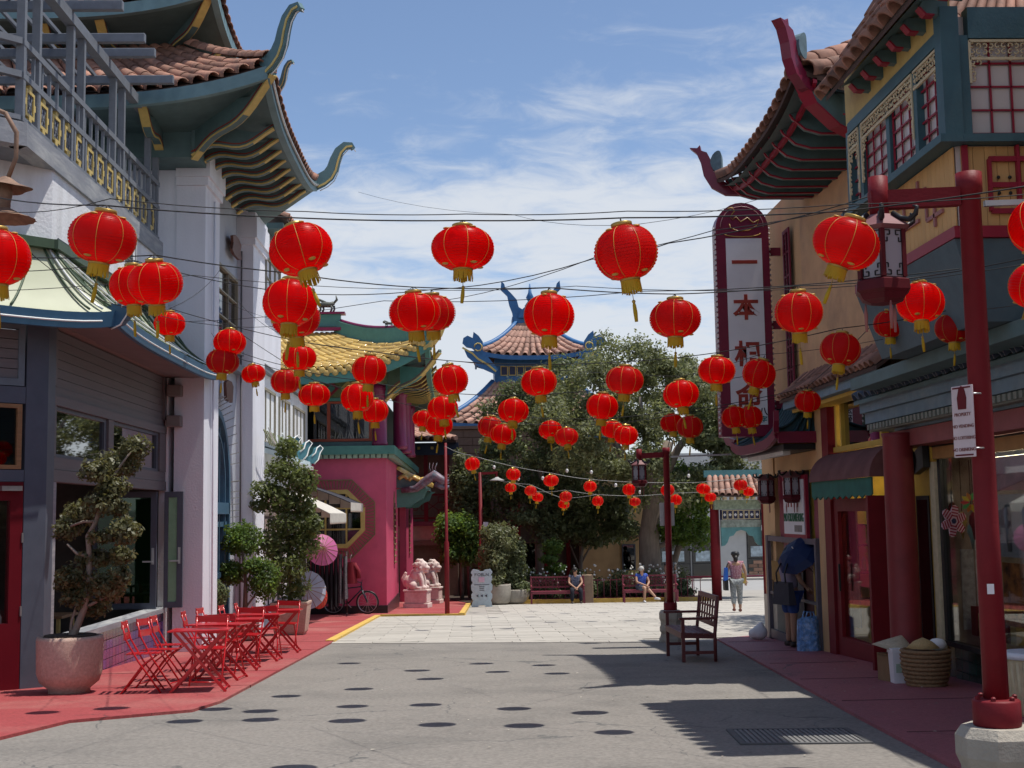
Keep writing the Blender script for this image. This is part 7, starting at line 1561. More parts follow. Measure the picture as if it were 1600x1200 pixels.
# seated figures
sit = dict(pelvis=(0, .02, .53), chest=(0, .0, .88), neck=(0, -.04, 1.03), head=(0, -.07, 1.17), shL=(.18, 0, .97), shR=(-.18, 0, .97), hipL=(.1, 0, .51), hipR=(-.1, 0, .51))
s1 = dict(sit); s1.update(elL=(.24, -.12, .74), wrL=(.05, -.36, .58), elR=(-.24, -.12, .74), wrR=(-.05, -.36, .58), knL=(.15, -.42, .50), anL=(.15, -.40, .09), knR=(-.15, -.42, .50), anR=(-.17, -.44, .09), look=(.5, -.86, 0))
person('woman in dark patterned blouse seated at the right end of the left bench', (3.75, 46.65, G(46.65)), R(2), s1, sk, print_cloth('navy_print', (.06, .07, .12), (.35, .36, .4), 30), mat('navy_trousers', (.012, .013, .022), .9), m_hair, m_dksh, 1.0, .4, None, .06)
s2 = dict(sit); s2.update(elL=(.25, -.1, .72), wrL=(.1, -.36, .60), elR=(-.22, -.14, .74), wrR=(.06, -.38, .62), knL=(.12, -.44, .50), anL=(.34, -.62, .20), toeL=(.5, -.8, .1), knR=(.0, -.46, .56), anR=(-.04, -.46, .09), look=(.55, -.8, 0))
person('grey-haired man in blue shirt sitting cross-legged on the right bench', (6.1, 46.2, G(46.2)), R(8), s2, sk, print_cloth('blue_print', (.03, .06, .32), (.10, .20, .5), 20), mat('denim_shorts', (.08, .11, .16), .9), m_grhair, m_whsh, 0, .45)
st3 = dict(stand); st3.update(elL=(.25, -.02, 1.1), wrL=(.24, -.14, .92), elR=(-.25, -.02, 1.1), wrR=(-.24, -.14, .92), knL=(.1, -.02, .48), anL=(.1, 0, .085), knR=(-.1, .02, .48), anR=(-.1, .03, .085))
person('man in black and white checked shirt standing beyond the right bench', (7.75, 50.2, G(50.2)), R(25), st3, sk, print_cloth('check_bw', (.05, .05, .06), (.5, .5, .5), 16), mat('dark_jeans', (.02, .025, .04), .9), m_hair, m_dksh, 1.0, .5)
# person under the blue umbrella at the gated doorway (faces +X, back to the street)
u4 = dict(stand); u4.update(elL=(.24, -.12, 1.14), wrL=(.12, -.30, 1.25), elR=(-.25, -.05, 1.1), wrR=(-.22, -.2, .98), knL=(.09, -.02, .48), anL=(.09, 0, .085), knR=(-.09, .0, .48), anR=(-.09, .02, .085))
up = V((5.20, 21.0, G(21.0)+.03))
person('person under a navy umbrella in lilac shirt and blue shorts at the gated doorway', up, R(110), u4, sk, mat('lilac_shirt', (.26, .22, .30), .9), mat('blue_shorts', (.035, .08, .28), .9), m_hair, m_dksh, 0, .5, s=.97)
um = thing('navy_umbrella', 'open navy umbrella held over the person at the gated doorway', 'umbrella', at(1240, 858, 20.75), 0); um.rotation_euler = (R(28), R(-44), 0)
n = 8; rings = [(.01, .02), (.16, -.02), (.30, -.08), (.40, -.17)]
MB().lathe(rings, (0, 0, 0), n, False, caps=False).build('canopy', translucent('navy_nylon', (.012, .028, .10), (.02, .05, .15), .25), um)
rbm = MB()
for i in range(n): a = 2*math.pi*i/n; rbm.tube([(r*math.cos(a), r*math.sin(a), z-.008) for r, z in rings], .005, 4)
rbm.build('ribs', m_metal, um); MB().cyl((0, 0, .06), (0, 0, -.62), .009, 8).build('shaft', m_metal, um)
tb_ = thing('tote_bag', 'large charcoal tote bag on the shoulder of the person under the umbrella', 'bag', up+V((-.15, -.2, .70)), R(20)); MB().hexa([(-.06, -.24, 0), (.08, -.24, 0), (.08, .24, 0), (-.06, .24, 0), (-.04, -.2, .36), (.05, -.2, .36), (.05, .2, .36), (-.04, .2, .36)]).build('body', mat('charcoal_canvas_bag', (.05, .045, .055), .9), tb_)
for y in (-.12, .12): MB().tube([(-.03, y, .3), (-.05, y, .5), (.03, y*.8, .66)], .014, 5).build('handle', m_black, tb_)
sb2 = thing('blue_shopping_bag', 'blue checked shopping bag standing on the red pavement', 'bag', (5.26, 20.1, G(20.1)+.03), R(10))
bmg = MB().grid(lambda u, v: ((.20+.02*math.sin(u*20))*math.cos(u*2*math.pi)*(1-.08*v), (.15+.02*math.sin(u*26))*math.sin(u*2*math.pi)*(1-.25*v), .5*v+.03*v*math.sin(u*12)), 28, 6).build('body', mat('blue_check_plastic', (.10, .24, .50), .4, .5, 20, dirt=(.4, .5, .6), dscale=16, damt=.8), sb2)
for q in (-.06, .06): MB().tube([(-.09, q, .46), (-.05, q, .60), (.05, q, .60), (.09, q, .46)], .012, 5).build('handle', MATS['blue_check_plastic'], sb2)
wbg = voxel('white_plastic_bag', MB().sphere((0, 0, .13), .15, 10, 8, (1, .8, .9)).sphere((.03, 0, .26), .06, 8, 6).sphere((-.1, .05, .1), .1, 8, 6), m_signwh, None, .03, 2); wbg.location = (5.15, 23.1, G(23.1)+.03); tag(wbg, 'white plastic bag on the ground by the security gate', 'bag')

# ------------------------------------------------------------------ plants
def leaf_cloud(clouds, size, rng, flat=.0, shell=.55):
    """clouds: (centre, (rx, ry, rz), count) -> many small leaf faces through the volume"""
    vs = []; fs = []
    for c_, r, n in clouds:
        c_ = V(c_); rx, ry, rz = r if isinstance(r, (tuple, list)) else (r, r, r)
        for _ in range(n):
            u = rng.uniform(-1, 1); a = rng.uniform(0, 6.2832); q = math.sqrt(1-u*u); k = (shell+(1-shell)*rng.random()) if rng.random() < .8 else rng.random()
            k *= 1+.12*math.sin(a*3+u*4)
            d = V((q*math.cos(a), q*math.sin(a), u)); p = c_+V((d.x*rx, d.y*ry, d.z*rz))*k
            nrm = (d*.7+V((rng.gauss(0, .6), rng.gauss(0, .6), rng.gauss(.35, .6)))).normalized(); t = nrm.cross(V((rng.gauss(0, 1), rng.gauss(0, 1), rng.gauss(0, 1)))).normalized(); b = nrm.cross(t)
            s_ = size*rng.uniform(.6, 1.35); i = len(vs)
            vs += [p-t*s_*.5, p+b*s_*.26, p+t*s_*.5, p-b*s_*.26]; fs.append((i, i+1, i+2, i+3))
    return vs, fs
def foliage(name, clouds, size, m, parent, seed=1, shell=.55):
    vs, fs = leaf_cloud(clouds, size, random.Random(seed), shell=shell); me = bpy.data.meshes.new(name); me.from_pydata([tuple(v) for v in vs], [], fs); me.update(); return link(name, me, m, parent)
def pot(loc, prof, label, n=32, m=None, sq=False):
    t = thing('planter_pot', label, 'planter', loc, 0, 'planters')
    MB().lathe(prof, (0, 0, 0), 4 if sq else n, not sq, Matrix.Rotation(R(45 if sq else 0), 3, 'Z')).build('pot', m or m_pot, t)
    r, z = prof[-2]; MB().lathe([(r*.96, z-.06), (r*.9, z+.012)], (0, 0, 0), 4 if sq else 20, False, Matrix.Rotation(R(45 if sq else 0), 3, 'Z')).build('soil', m_soil, t); return t
# bonsai by the cafe
bp_ = ong(108, 1086); bp_.z = G(bp_.y)+.03
pot(bp_, [(.24, 0), (.24, .05), (.34, .13), (.375, .24), (.385, .62), (.375, .66), (.33, .665), (.32, .60)], 'large round exposed-aggregate planter in front of the cafe window')
bz = thing('cloud_pruned_tree', 'bronze-leaved cloud-pruned tree in the round planter by the cafe', 'tree', (0, 0, 0))
D0 = bp_.y
A = lambda x, y, dd=0: at(x, y, D0+dd)
tr = MB(); tr.tube([A(108, 1005), A(118, 985), A(132, 950), A(138, 910), A(140, 870), A(137, 838), A(150, 815), A(158, 785), A(170, 755), A(190, 725), A(205, 705)], [.055, .045, .04, .035, .033, .03, .026, .024, .02, .015, .01], 8)
for pts_ in ([A(109, 1000), A(112, 970), A(122, 940), A(115, 915)], [A(138, 905), A(160, 900), A(180, 905)], [A(140, 870), A(120, 865), A(105, 850)], [A(139, 850), A(165, 838), A(195, 832)], [A(150, 815), A(130, 815), A(110, 822)], [A(132, 950), A(160, 935), A(185, 925)]): tr.tube(pts_, [.025, .018, .014, .008][:len(pts_)], 6)
tr.build('trunk', m_barkpale, bz)
cl = []
for x, y, rx, rz, n in ((210, 700, 28, 22, 1000), (185, 725, 38, 26, 1500), (150, 735, 28, 20, 800), (175, 760, 30, 20, 900), (160, 785, 32, 20, 900), (185, 795, 20, 14, 500), (130, 800, 34, 20, 1000), (105, 825, 26, 20, 800), (195, 830, 26, 22, 1000), (160, 838, 25, 12, 500), (150, 872, 36, 16, 1000), (190, 868, 22, 16, 600), (110, 905, 26, 26, 1100), (165, 915, 36, 26, 1400), (190, 900, 16, 18, 500), (150, 950, 26, 16, 600), (115, 935, 22, 16, 500)):
    k = D0/FPX; cl.append((A(x, y, random.uniform(-.25, .25)), (rx*k*.98, rx*k*.9, rz*k*.98), int(n*1.0)))
foliage('crown', cl, .062, m_leaf2, bz, 4, .2)
# topiary and tall shrub further along
def potted(px_, base_y, D, potw, pots, parts, label_pot, label_tree, m, leaf, nm, prof=None, sq=False, stem=None, pm=None, dens=1.0):
    q = at(px_, base_y, D); q.z = G(D)+.03; h = pots
    pot(q, prof or [(potw*.38, 0), (potw*.46, .08), (potw*.5, h*.5), (potw*.5, h-.04), (potw*.5, h), (potw*.46, h), (potw*.44, h-.05)], label_pot, sq=sq, m=pm)
    t = thing(nm, label_tree, 'tree' if 'tree' in nm else 'shrub'); k = D/FPX; cl = []
    for x, y, rx, rz, n in parts: cl.append((at(x, y, D+random.uniform(-.2, .2)), (rx*k, rx*k*.9, rz*k), int(n*dens)))
    foliage('crown', cl, leaf, m, t, int(px_), .5)
    st = stem or [(px_, base_y-h/k), (parts[0][0], parts[0][1])]
    MB().tube([at(x, y, D) for x, y in st], [.05-.03*i/max(1, len(st)-1) for i in range(len(st))], 8).build('trunk', m_bark, t)
    for x, y, rx, rz, n in parts[1:]:
        j = min(range(len(st)), key=lambda i: abs(st[i][1]-y-rz)); MB().tube([at(*st[j], D), at((st[j][0]+x)/2, (st[j][1]+y)/2+4, D), at(x, y, D)], [.025, .02, .01], 6).build('limb', m_bark, t)
    return t
potted(383, 985, 26.0, .55, .45, [(378, 842, 32, 28, 2600), (362, 895, 22, 20, 1300), (395, 885, 18, 16, 900), (412, 905, 26, 34, 2200)], 'round planter of the pom-pom topiary behind the bistro tables', 'pom-pom topiary tree beside the second white pillar', m_leaf3, .07, 'topiary_tree', stem=[(383, 950), (384, 910), (380, 870), (378, 842)])
potted(338, 990, 25.2, .45, .35, [(338, 930, 20, 24, 1500)], 'small planter against the first white pillar', 'small dark rounded shrub at the foot of the first white pillar', m_leaf4, .06, 'small_shrub')
potted(455, 992, 28.0, .85, .68, [(450, 700, 22, 18, 900), (445, 735, 34, 22, 1500), (475, 750, 24, 24, 1100), (415, 765, 26, 16, 800), (440, 780, 36, 24, 1600), (475, 790, 22, 20, 900), (455, 820, 42, 26, 1900), (430, 850, 36, 26, 1500), (475, 850, 28, 26, 1300), (450, 885, 34, 24, 1500), (455, 918, 30, 24, 1300), (405, 790, 16, 12, 400), (490, 820, 16, 16, 500)], 'square pinkish concrete planter at the end of the bistro tables', 'tall loose grey-green tree in the square planter', m_leaf5, .10, 'potted_tree', prof=[(.40, 0), (.46, .08), (.54, .62), (.56, .66), (.56, .70), (.5, .70), (.48, .64)], sq=True, stem=[(452, 945), (455, 900), (450, 850), (447, 800), (452, 750), (450, 705)], dens=.6)
# pots and shrubs by the sandwich board
potted(778, 938, 47.0, .95, .7, [(770, 870, 26, 34, 2200), (785, 840, 26, 26, 1600), (770, 905, 20, 18, 900), (765, 835, 18, 16, 700)], 'cream cylinder planter right of the sandwich board', 'clipped cloud shrub in the cream planter right of the sandwich board', m_leaf1, .13, 'clipped_shrub', pm=m_stone)
potted(802, 937, 47.6, 1.2, .5, [(800, 895, 26, 26, 2000), (805, 862, 20, 22, 1000), (812, 918, 20, 12, 700)], 'wide low cream planter left of the park bench', 'bushy shrub in the wide low planter left of the park bench', m_leaf4, .13, 'bushy_shrub', pm=m_stone)
potted(863, 935, 49.5, .5, .4, [(863, 855, 18, 14, 900), (858, 873, 16, 8, 500), (868, 888, 18, 9, 600), (862, 905, 16, 9, 500)], 'planter behind the left park bench', 'tiered topiary behind the left park bench', m_leaf3, .12, 'tiered_topiary')
# bed planting: ground cover
cl = []; rng = random.Random(11)
for i in range(46):
    x = rng.uniform(.5, 8.4); y = rng.uniform(48.2, 51.5); hh = rng.uniform(.25, .75); cl.append(((x, y, G(y)+hh), (.45, .4, hh*.8), 420))
gcv = foliage('bed_planting', cl, .14, m_leaf4, None, 5, .4); tag(gcv, 'low mixed greenery filling the planting bed behind the benches', 'plants', kind='stuff')
fl = MB()
for i in range(120): x = rng.uniform(.8, 8.0); y = rng.uniform(48, 49.5); fl.sphere((x, y, G(y)+rng.uniform(.7, 1.35)), rng.uniform(.03, .055), 5, 4)
fo2 = fl.build('white_flowers', mat('white_petal', (.65, .63, .58), .7)); tag(fo2, 'small white blooms scattered over the planting bed', 'flowers', kind='stuff')
# trees
def tree(label, base, trunk, limbs, clouds, m, leaf, seed, mb_=m_bark, nm='tree', grp='trees behind the benches'):
    t = thing(nm, label, 'tree', (0, 0, 0), 0, grp); tm = MB().tube([p for p, r in trunk], [r for p, r in trunk], 12)
    for l in limbs: tm.tube([p for p, r in l], [r for p, r in l], 8)
    tm.build('trunk', mb_, t); foliage('crown', clouds, leaf, m, t, seed, .35); return t
def blob(x, y, D, rx, rz, n, dy=None): k = D/FPX; return (at(x, y, D), (rx*k, (dy or rx)*k, rz*k), n)
rng = random.Random(21)
D = 51.0; T_ = lambda x, y, d=D: at(x, y, d)
b0 = T_(1018, 925); b0.z = G(D)
cl = []
for i in range(74):
    a = rng.uniform(0, 6.28); r = math.sqrt(rng.random()); x = 995+175*r*math.cos(a); y = 668+112*r*math.sin(a)
    cl.append(blob(x, y, D+rng.uniform(-3.4, 3.2), rng.uniform(20, 46), rng.uniform(14, 32), 760))
for x, y in ((985, 555), (930, 565), (1010, 560), (1060, 590), (1110, 620), (1160, 660), (1180, 700), (960, 548), (1130, 720), (1170, 740), (900, 590), (880, 620), (950, 540), (995, 545), (1030, 560), (1085, 600)): cl.append(blob(x+rng.uniform(-8, 8), y-4, D+rng.uniform(-2, 2), 26, 26, 300))
tree('largest tree, with thick pale trunk behind the right bench', b0, [(b0, .62), (T_(1016, 890), .45), (T_(1014, 840), .40), (T_(1022, 790), .42), (T_(1030, 740), .3), (T_(1045, 690), .2)],
     [[(T_(1020, 800), .28), (T_(1000, 750), .2), (T_(960, 690), .12), (T_(930, 640), .06)], [(T_(1025, 770), .25), (T_(1060, 700), .15), (T_(1100, 650), .06)], [(T_(1012, 860), .1), (T_(1040, 850), .1), (T_(1070, 810), .08), (T_(1090, 770), .05)], [(T_(1022, 780), .2), (T_(1010, 700), .15), (T_(1000, 620), .06)]], cl, m_leaf1, .16, 31, m_barkpale)
cl = []
for i in range(34): cl.append(blob(rng.uniform(1030, 1108), rng.uniform(735, 850), 52+rng.uniform(-1.5, 1.5), rng.uniform(16, 30), rng.uniform(14, 24), 420))
b1 = at(1052, 925, 52); b1.z = G(52)
tree('low bright green leaning tree right of the thick trunk', b1, [(b1, .16), (at(1050, 890, 52), .14), (at(1062, 850, 52), .12), (at(1078, 800, 52), .08)], [[(at(1052, 880, 52), .1), (at(1035, 830, 52), .08), (at(1030, 780, 52), .05)], [(at(1060, 860, 52), .09), (at(1085, 820, 52), .05)]], cl, m_leaf3, .17, 33, m_barkpale)
cl = []
for i in range(58):
    a = rng.uniform(0, 6.28); r = math.sqrt(rng.random()); cl.append(blob(850+80*r*math.cos(a), 722+112*r*math.sin(a), 53+rng.uniform(-2, 2.5), rng.uniform(20, 40), rng.uniform(14, 28), 560))
for x, y in ((790, 625), (765, 640), (800, 610), (825, 600), (850, 585), (880, 570)): cl.append(blob(x, y, 53, 26, 20, 420))
b2 = at(845, 920, 53); b2.z = G(53)
tree('dark dense tree behind the left park bench', b2, [(b2, .2), (at(842, 850, 53), .17), (at(850, 780, 53), .15), (at(840, 700, 53), .1)], [[(at(846, 800, 53), .1), (at(800, 720, 53), .06)], [(at(848, 780, 53), .1), (at(890, 700, 53), .06)]], cl, m_leaf4, .16, 34)
cl = []
for i in range(22): cl.append(blob(rng.uniform(712, 765), rng.uniform(745, 815), 54+rng.uniform(-1, 1), rng.uniform(16, 26), rng.uniform(16, 28), 380))
for x, y in ((712, 745), (720, 720), (735, 760), (760, 700)): cl.append(blob(x, y, 54, 14, 22, 260))
b3 = at(735, 930, 54); b3.z = G(54)
tree('pale slender tree left of the saucer lamp pole', b3, [(b3, .1), (at(733, 870, 54), .08), (at(728, 800, 54), .06), (at(722, 740, 54), .03)], [], cl, m_leaf1, .18, 35)
cl = []
for i in range(20): cl.append(blob(rng.uniform(690, 752), rng.uniform(815, 872), 52+rng.uniform(-1, 1), rng.uniform(14, 24), rng.uniform(12, 22), 420))
b4 = at(722, 935, 52); b4.z = G(52)
tree('light green bushy tree right of the slim red pole', b4, [(b4, .09), (at(722, 890, 52), .07), (at(720, 840, 52), .04)], [[(at(722, 885, 52), .04), (at(745, 850, 52), .02)]], cl, m_leaf3, .17, 36)
cl = []
for i in range(30): cl.append(blob(rng.uniform(860, 985), rng.uniform(770, 845), 54+rng.uniform(-1, 2), rng.uniform(22, 34), rng.uniform(12, 24), 420))
b5 = at(905, 925, 54.5); b5.z = G(54.5)
tree('slender dark tree between the two park benches', b5, [(b5, .1), (at(908, 870, 54.5), .08), (at(915, 810, 54.5), .06)], [[(at(908, 880, 54.5), .05), (at(930, 840, 54.5), .03)], [(at(907, 890, 54.5), .04), (at(890, 850, 54.5), .03)]], cl, m_leaf4, .2, 37, m_barkpale)
cl = []
for i in range(44): cl.append(blob(rng.uniform(1090, 1225), rng.uniform(615, 760), 50+rng.uniform(-1.5, 1), rng.uniform(18, 32), rng.uniform(12, 24), 330))
b6 = at(1230, 925, 50); b6.z = G(50)
tree('weeping dark foliage hanging above the red gateway', b6, [(b6, .2), (at(1228, 800, 50), .16), (at(1200, 720, 50), .1), (at(1140, 680, 50), .05)], [], cl, m_leaf4, .2, 38)
# street trees behind the camera and across the way: seen only as reflections in the cafe windows
cl = []
for i in range(30): cl.append(((rng.uniform(9, 13), rng.uniform(26.5, 33), rng.uniform(2.5, 8)), (1.6, 1.6, 1.2), 300))
tree('leafy street tree standing behind the ochre building', V((11, 30, G(30))), [(V((11, 30, G(30))), .2), (V((11, 30, 2)), .16), (V((11, 30, 5)), .08)], [], cl, m_leaf3, .3, 39)

# twigs poking out of the big crowns, and leaf litter on the ground
lt_ = MB(); rng = random.Random(77)
for i in range(170):
    if rng.random() < .6: y = rng.uniform(8.5, 23); x = rng.uniform(3.3+.03*y, 5.2); z0 = .034
    else: y = rng.uniform(9, 24); x = rng.uniform(-2.5, 3.2); z0 = .004
    a = rng.uniform(0, 6.28); s_ = rng.uniform(.012, .03); c_, q = math.cos(a)*s_, math.sin(a)*s_; z = G(y)+z0
    lt_.add([(x-c_, y-q, z+.004), (x+q*.5, y-c_*.5, z+.007), (x+c_, y+q, z+.006), (x-q*.5, y+c_*.5, z+.010)], [(0, 1, 2, 3)])
lo_ = lt_.build('litter', mat('dry_leaf_and_paper', (.36, .33, .28), .9, .5, 3)); tag(lo_, 'scattered dry leaves and paper flecks on the ground', 'litter', kind='stuff')
# ------------------------------------------------------------------ red lanterns
def lantern_proto():
    t = thing('red_lantern', 'x', 'lantern', (0, 0, 0), 0, 'red paper lanterns')
    n = 30; prof = []; rows = 40
    for i in range(rows+1):
        a = -math.pi/2+math.pi*(.075+.85*i/rows); k = .012*math.sin(i*math.pi) + (.013 if i % 2 else -.010)
        prof.append(((.5+k)*math.cos(a)**.82, .425*math.sin(a)))
    MB().lathe(prof, (0, 0, 0), n, True, caps=False).build('shade', m_lant, t)
    st = MB()
    for j in range(8):
        an = 2*math.pi*(j+.5)/8; pts_ = [(r*1.0*math.cos(an), r*1.0*math.sin(an), z) for r, z in prof[1::2]]; st.tube(pts_, .0045, 4)
    st.build('gold_seams', m_lgold, t)
    MB().lathe([(.17, .405), (.17, .475), (.155, .485), (.155, .41)], (0, 0, 0), 20).build('top_cap', m_lcap, t)
    MB().lathe([(.155, -.40), (.165, -.42), (.16, -.45), (.14, -.45)], (0, 0, 0), 20).build('bottom_ring', m_lcap, t)
    turns = 21; sp_ = []
    for k in range(turns*20+1):
        f_ = k/(turns*20); a_ = -math.pi/2+math.pi*(.085+.83*f_); r_ = (.5+.004)*math.cos(a_)**.82; an = 2*math.pi*k/20; sp_.append((r_*math.cos(an), r_*math.sin(an), .425*math.sin(a_)))
    MB().tube(sp_, .0034, 3).build('wire_hoops', mat('lantern_hoop', (.55, .006, .006), .6), t)
    dk = MB(); 
    for j in range(4):
        an = 2*math.pi*(j+.5)/4
        for z in (-.345, .36):
            rr = .5*math.cos(math.asin(max(-.99, min(.99, z/.425))))**.82*1.01
            dk.sphere((rr*math.cos(an), rr*math.sin(an), z), .062, 8, 6, (1, 1, .35))
    dk.build('gold_print', m_lgold, t)
    fr3 = MB()
    for j in range(26):
        an = 2*math.pi*j/26; c_, s_ = math.cos(an), math.sin(an); w_ = .021
        p = [V((.155*c_, .155*s_, -.45)), V((.165*c_+.008*math.sin(j*3), .165*s_, -.64+.015*math.sin(j*5)))]; q = V((-s_, c_, 0))*w_
        fr3.add([p[0]-q, p[0]+q, p[1]+q*.8, p[1]-q*.8], [(0, 1, 2, 3)])
    fr3.build('fringe', m_ltas, t)
    MB().tube([(0, 0, -.45), (.005, 0, -.78)], .006, 5).sphere((0, 0, -.78), .03, 8, 6).build('cord', m_lcap, t)
    MB().tube([(0, 0, -.79), (.004, 0, -.84), (.012, 0, -.95), (.025, .005, -1.10)], [.016, .028, .034, .026], 8).build('tassel', m_ltas, t)
    MB().tube([(0, 0, .40), (0, 0, .56)], .012, 5).tube([(-.15, 0, .47), (0, 0, .56), (.15, 0, .47)], .007, 5).build('hook', m_wire, t)
    return t
m_lant = translucent('red_lantern_silk', (.96, .006, .006), (1.0, .010, .005), .74, .13, .32, .3, 2)
_t = m_lant.node_tree; _o = _t.nodes['Material Output']; _s = _o.inputs[0].links[0].from_socket; _tr = _t.nodes.new('ShaderNodeBsdfTransparent'); _tr.inputs[0].default_value = (1, .03, .015, 1)
_mx = _t.nodes.new('ShaderNodeMixShader'); _mx.inputs[0].default_value = .16; _t.links.new(_s, _mx.inputs[1]); _t.links.new(_tr.outputs[0], _mx.inputs[2]); _t.links.new(_mx.outputs[0], _o.inputs[0])
m_lant2 = m_lant.copy(); m_lant2.name = 'faded_lantern_silk'
for n_ in m_lant2.node_tree.nodes:
    if n_.bl_idname == 'ShaderNodeVectorMath': v_ = n_.inputs[0].default_value; n_.inputs[0].default_value = (v_[0]*.88, v_[1]*3+.012, v_[2]*3+.012)
m_lgold = mat('lantern_gold_print', (.55, .30, .05), .4, .1, 20)
m_lcap = mat('lantern_brass_cap', (.42, .28, .07), .35, .15, 20, metal=.6)
m_ltas = translucent('yellow_tassel_thread', (.58, .38, .02), (.5, .32, .02), .3, .1)
LROWS = {
 'nearest': [(-4, 403, 95), (160, 372, 101), (470, 390, 98), (723, 388, 98), (978, 395, 101), (1322, 380, 107), (1632, 352, 104)],
 'second nearest': [(208, 447, 72), (243, 442, 83), (453, 473, 84), (462, 497, 73), (648, 488, 76), (676, 489, 70), (858, 493, 78), (1055, 498, 76), (1248, 488, 77), (1438, 473, 75), (1622, 448, 92)],
 'third nearest': [(265, 506, 50), (468, 559, 53), (577, 578, 53), (704, 594, 54), (842, 597, 56), (976, 594, 57), (1064, 616, 53), (1120, 579, 60), (1186, 584, 52), (1313, 546, 64), (1490, 513, 58)],
 'fourth nearest': [(359, 535, 49), (348, 565, 49), (446, 596, 43), (491, 617, 49), (558, 622, 50), (585, 642, 45), (692, 638, 49), (802, 642, 49), (941, 635, 51)],
 'fifth nearest': [(396, 584, 38), (662, 655, 34), (686, 664, 43), (766, 667, 37), (786, 679, 40), (860, 672, 35), (885, 683, 38), (957, 671, 36), (978, 680, 39), (1050, 661, 36), (1078, 667, 39), (1147, 652, 39), (1172, 652, 39), (1262, 627, 40), (1391, 506, 52)],
 'farthest but one': [(738, 725, 23), (802, 741, 22), (861, 751, 23), (922, 760, 21), (983, 765, 21), (1043, 766, 21), (1099, 764, 22), (1157, 758, 21), (1203, 752, 20)],
 'farthest': [(798, 762, 17), (829, 767, 19), (840, 777, 17), (884, 776, 19), (881, 788, 17), (934, 783, 18), (992, 784, 18), (1056, 781, 18), (1110, 777, 19), (1169, 768, 18)],
}
ORDN = ['first', 'second', 'third', 'fourth', 'fifth', 'sixth', 'seventh', 'eighth', 'ninth', 'tenth', 'eleventh', 'twelfth', 'thirteenth', 'fourteenth', 'fifteenth']
LD = .335
lan0 = lantern_proto(); first = True; tops = {}
rng = random.Random(2)
for row, lst in LROWS.items():
    tops[row] = []
    for i, (x, y, w_) in enumerate(sorted(lst)):
        D = LD*FPX/w_; p = at(x, y, D); o = lan0 if first else dup(lan0); first = False
        s_ = LD*rng.uniform(.96, 1.05); sq = {723: .82, 491: .84}.get(x, rng.uniform(.86, 1.03))
        o.location = p; o.scale = (s_, s_, s_*sq); o.rotation_euler = (R(rng.gauss(0, 6)), R(rng.gauss(0, 6)), rng.uniform(0, 6.28))
        if rng.random() < .3:
            sh_ = [c_ for c_ in o.children if c_.name.startswith('shade')][0]; sh_.material_slots[0].link = 'OBJECT'; sh_.material_slots[0].material = m_lant2
        o['label'] = '%s red paper lantern from the left in the %s row' % (ORDN[i], row)
        tops[row].append(p+V((0, 0, .56*s_*sq)))
# ------------------------------------------------------------------ cables
def cable(label, pts, r=.006, sag=.06, m=None):
    mb = MB(); full = []
    for a, b in zip(pts, pts[1:]):
        a, b = V(a), V(b); n = 6; L_ = (b-a).length
        for k in range(n): t = k/n; full.append(a.lerp(b, t)-V((0, 0, sag*L_*.25*4*t*(1-t))))
    full.append(V(pts[-1])); o = mb.tube(full, r*.68, 5).build('cable', m or m_wire); return tag(o, label, 'cable', 'overhead cables')
NPt = NP+V((0, 0, 3.3))
def chain(row, sel=None):
    t = tops[row]; return [p for i, p in enumerate(t) if sel is None or i in sel]
t1 = chain('nearest'); cable('black overhead cable carrying the nearest row of lanterns', [at(-40, 300, 10)]+t1[1:6]+[at(1640, 285, 5.8)], .006, .03)
cable('second black overhead cable just behind the nearest lantern row', [at(0, 330, 9)]+[p+V((.02, .06, .05)) for p in t1[1:6]]+[at(1640, 300, 6)], .004, .05)
cable('black cable dipping left of the nearest lantern row', [at(-30, 385, 7), t1[0]+V((0, 0, 0)), at(160, 470, 9), at(470, 505, 13)], .004, .1)
t2 = chain('second nearest'); cable('black overhead cable carrying the second nearest row of lanterns', [at(-20, 400, 9), t2[1], t2[2], t2[4], t2[6], t2[7], t2[8], t2[9], at(1640, 395, 8)], .006, .04)
cable('slack black cable looping beside the second nearest lantern row', [at(-20, 425, 9), t2[0], t2[3], t2[5], at(925, 405, 8.2), at(1045, 380, 7.5), at(1380, 300, 6.8)], .005, .09)
t3 = chain('third nearest'); cable('black overhead cable carrying the third nearest row of lanterns', [at(345, 420, 22), t3[0]]+[t3[i] for i in (1, 2, 3, 4, 5, 7, 9, 10)]+[at(1620, 470, 9)], .006, .04)
cable('thin cable behind the third nearest lantern row', [at(350, 440, 23), t3[1], t3[6], t3[8], at(1380, 530, 12)], .004, .06)
t4 = chain('fourth nearest'); cable('black overhead cable carrying the fourth nearest row of lanterns', [at(340, 500, 23), t4[0], t4[2], t4[4], t4[6], t4[7], t4[8], at(1250, 570, 19)], .006, .04)
cable('thin cable beside the fourth nearest lantern row', [at(330, 520, 22.5), t4[1], t4[3], t4[5], at(700, 600, 15.5)], .005, .05)
t5 = chain('fifth nearest'); cable('black overhead cable carrying the fifth nearest row of lanterns', [at(350, 545, 23)]+[t5[i] for i in (0, 1, 3, 5, 7, 9, 11, 13)]+[t5[14], at(1500, 470, 13)], .007, .03)
cable('second cable of the fifth nearest lantern row', [t5[2], t5[4], t5[6], t5[8], t5[10], t5[12], at(1300, 600, 19)], .006, .03)
t6 = chain('farthest but one'); mlw = mat('pale_cable', (.35, .35, .34), .6); cable('pale cable carrying the small lanterns before the trees', [at(695, 697, 37.4)]+t6+[at(1215, 735, 30)], .009, .02, mlw)
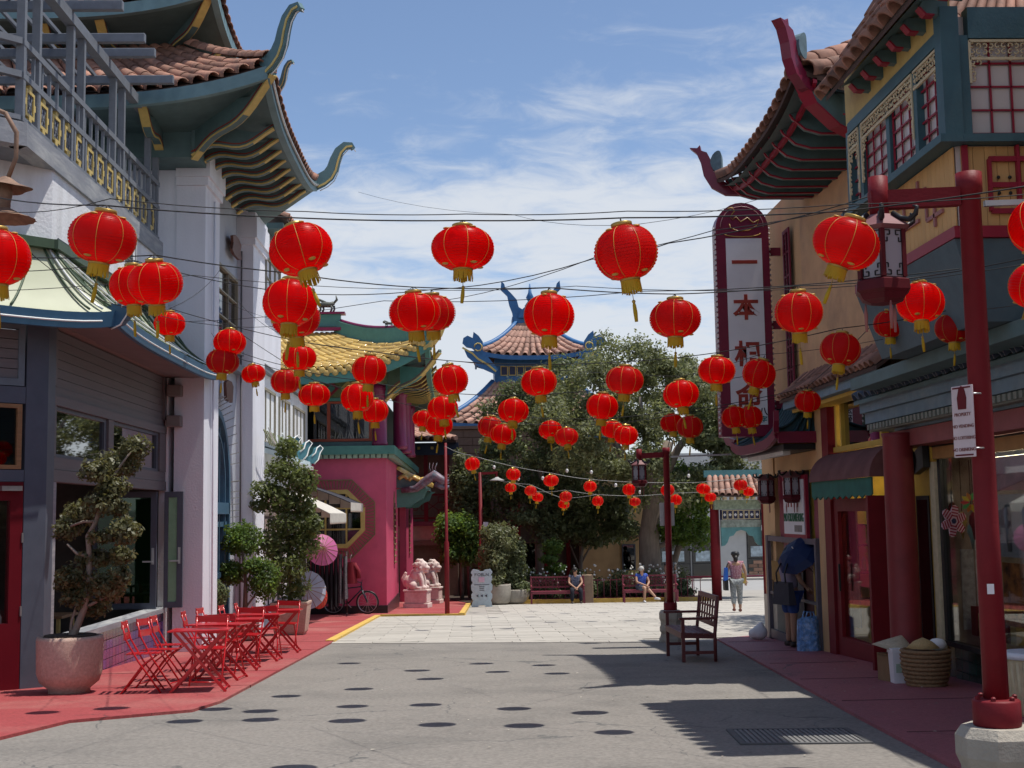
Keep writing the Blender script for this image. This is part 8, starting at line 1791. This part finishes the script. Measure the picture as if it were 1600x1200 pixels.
t7 = chain('farthest'); cable('pale cable carrying the farthest small lanterns', [at(778, 750, 46)]+[t7[i] for i in (0, 1, 3, 5, 6, 7, 8, 9)]+[at(1210, 745, 32)], .009, .02, mlw)
cable('second pale cable of the farthest lanterns', [t7[0], t7[2], t7[4], t7[5]], .008, .03, mlw)
for k, (lab, p_) in enumerate((('thin slack cable crossing in front of the blade sign', [at(690, 470, 12), at(930, 402, 9), at(1115, 360, 8), at(1380, 312, 6.9)]), ('thin cable from the first white pillar to the magenta building roof', [at(345, 470, 23), at(520, 520, 30), at(640, 540, 37)]),
    ('twisted dark cable low over the second lantern row', [at(-20, 455, 10), at(300, 430, 11), at(640, 452, 12), at(900, 447, 11), at(1250, 452, 10), at(1620, 410, 8)]), ('thin cable from the left eave to the ochre building', [at(560, 300, 27), at(800, 335, 20), at(1000, 350, 14), at(1220, 300, 17)]), ('thin cable sagging between the cafe canopy and the near lamp post', [at(190, 500, 16.5), at(600, 470, 11), at(1000, 455, 9), at(1500, 420, 6.9)]))): cable(lab, p_, .0045, .05)
# small white festoon bulbs hung near the trees
for i in range(9):
    q = at(772+i*38, 730+14*math.sin(i*1.3)+min(i, 5)*5, 45); o = thing('festoon_bulb', ORDN[i]+' small white bulb from the left hanging before the trees', 'bulb', q, 0, 'festoon bulbs')
    MB().sphere((0, 0, 0), .055, 8, 6, (1, 1, 1.3)).build('globe', MATS['frosted_bulb'], o); MB().cyl((0, 0, .06), (0, 0, .2), .02, 6).build('socket', m_wire, o)
# ------------------------------------------------------------------ put each empty at its thing's base
bpy.context.view_layer.update()
for o in [o for o in C.objects if o.type == 'EMPTY' and o.parent is None and o.location.length < 1e-6]:
    lo = V((1e9,)*3); hi = V((-1e9,)*3)
    def rec(ob):
        global lo, hi
        for ch_ in ob.children:
            if ch_.type == 'MESH':
                for cc in ch_.bound_box:
                    p = ch_.matrix_world @ V(cc); lo = V(map(min, lo, p)); hi = V(map(max, hi, p))
            rec(ch_)
    rec(o)
    if lo.x > 1e8: continue
    base = V(((lo.x+hi.x)/2, (lo.y+hi.y)/2, lo.z)); o.location = base
    for ch_ in o.children: ch_.matrix_parent_inverse = Matrix.Translation(-base)
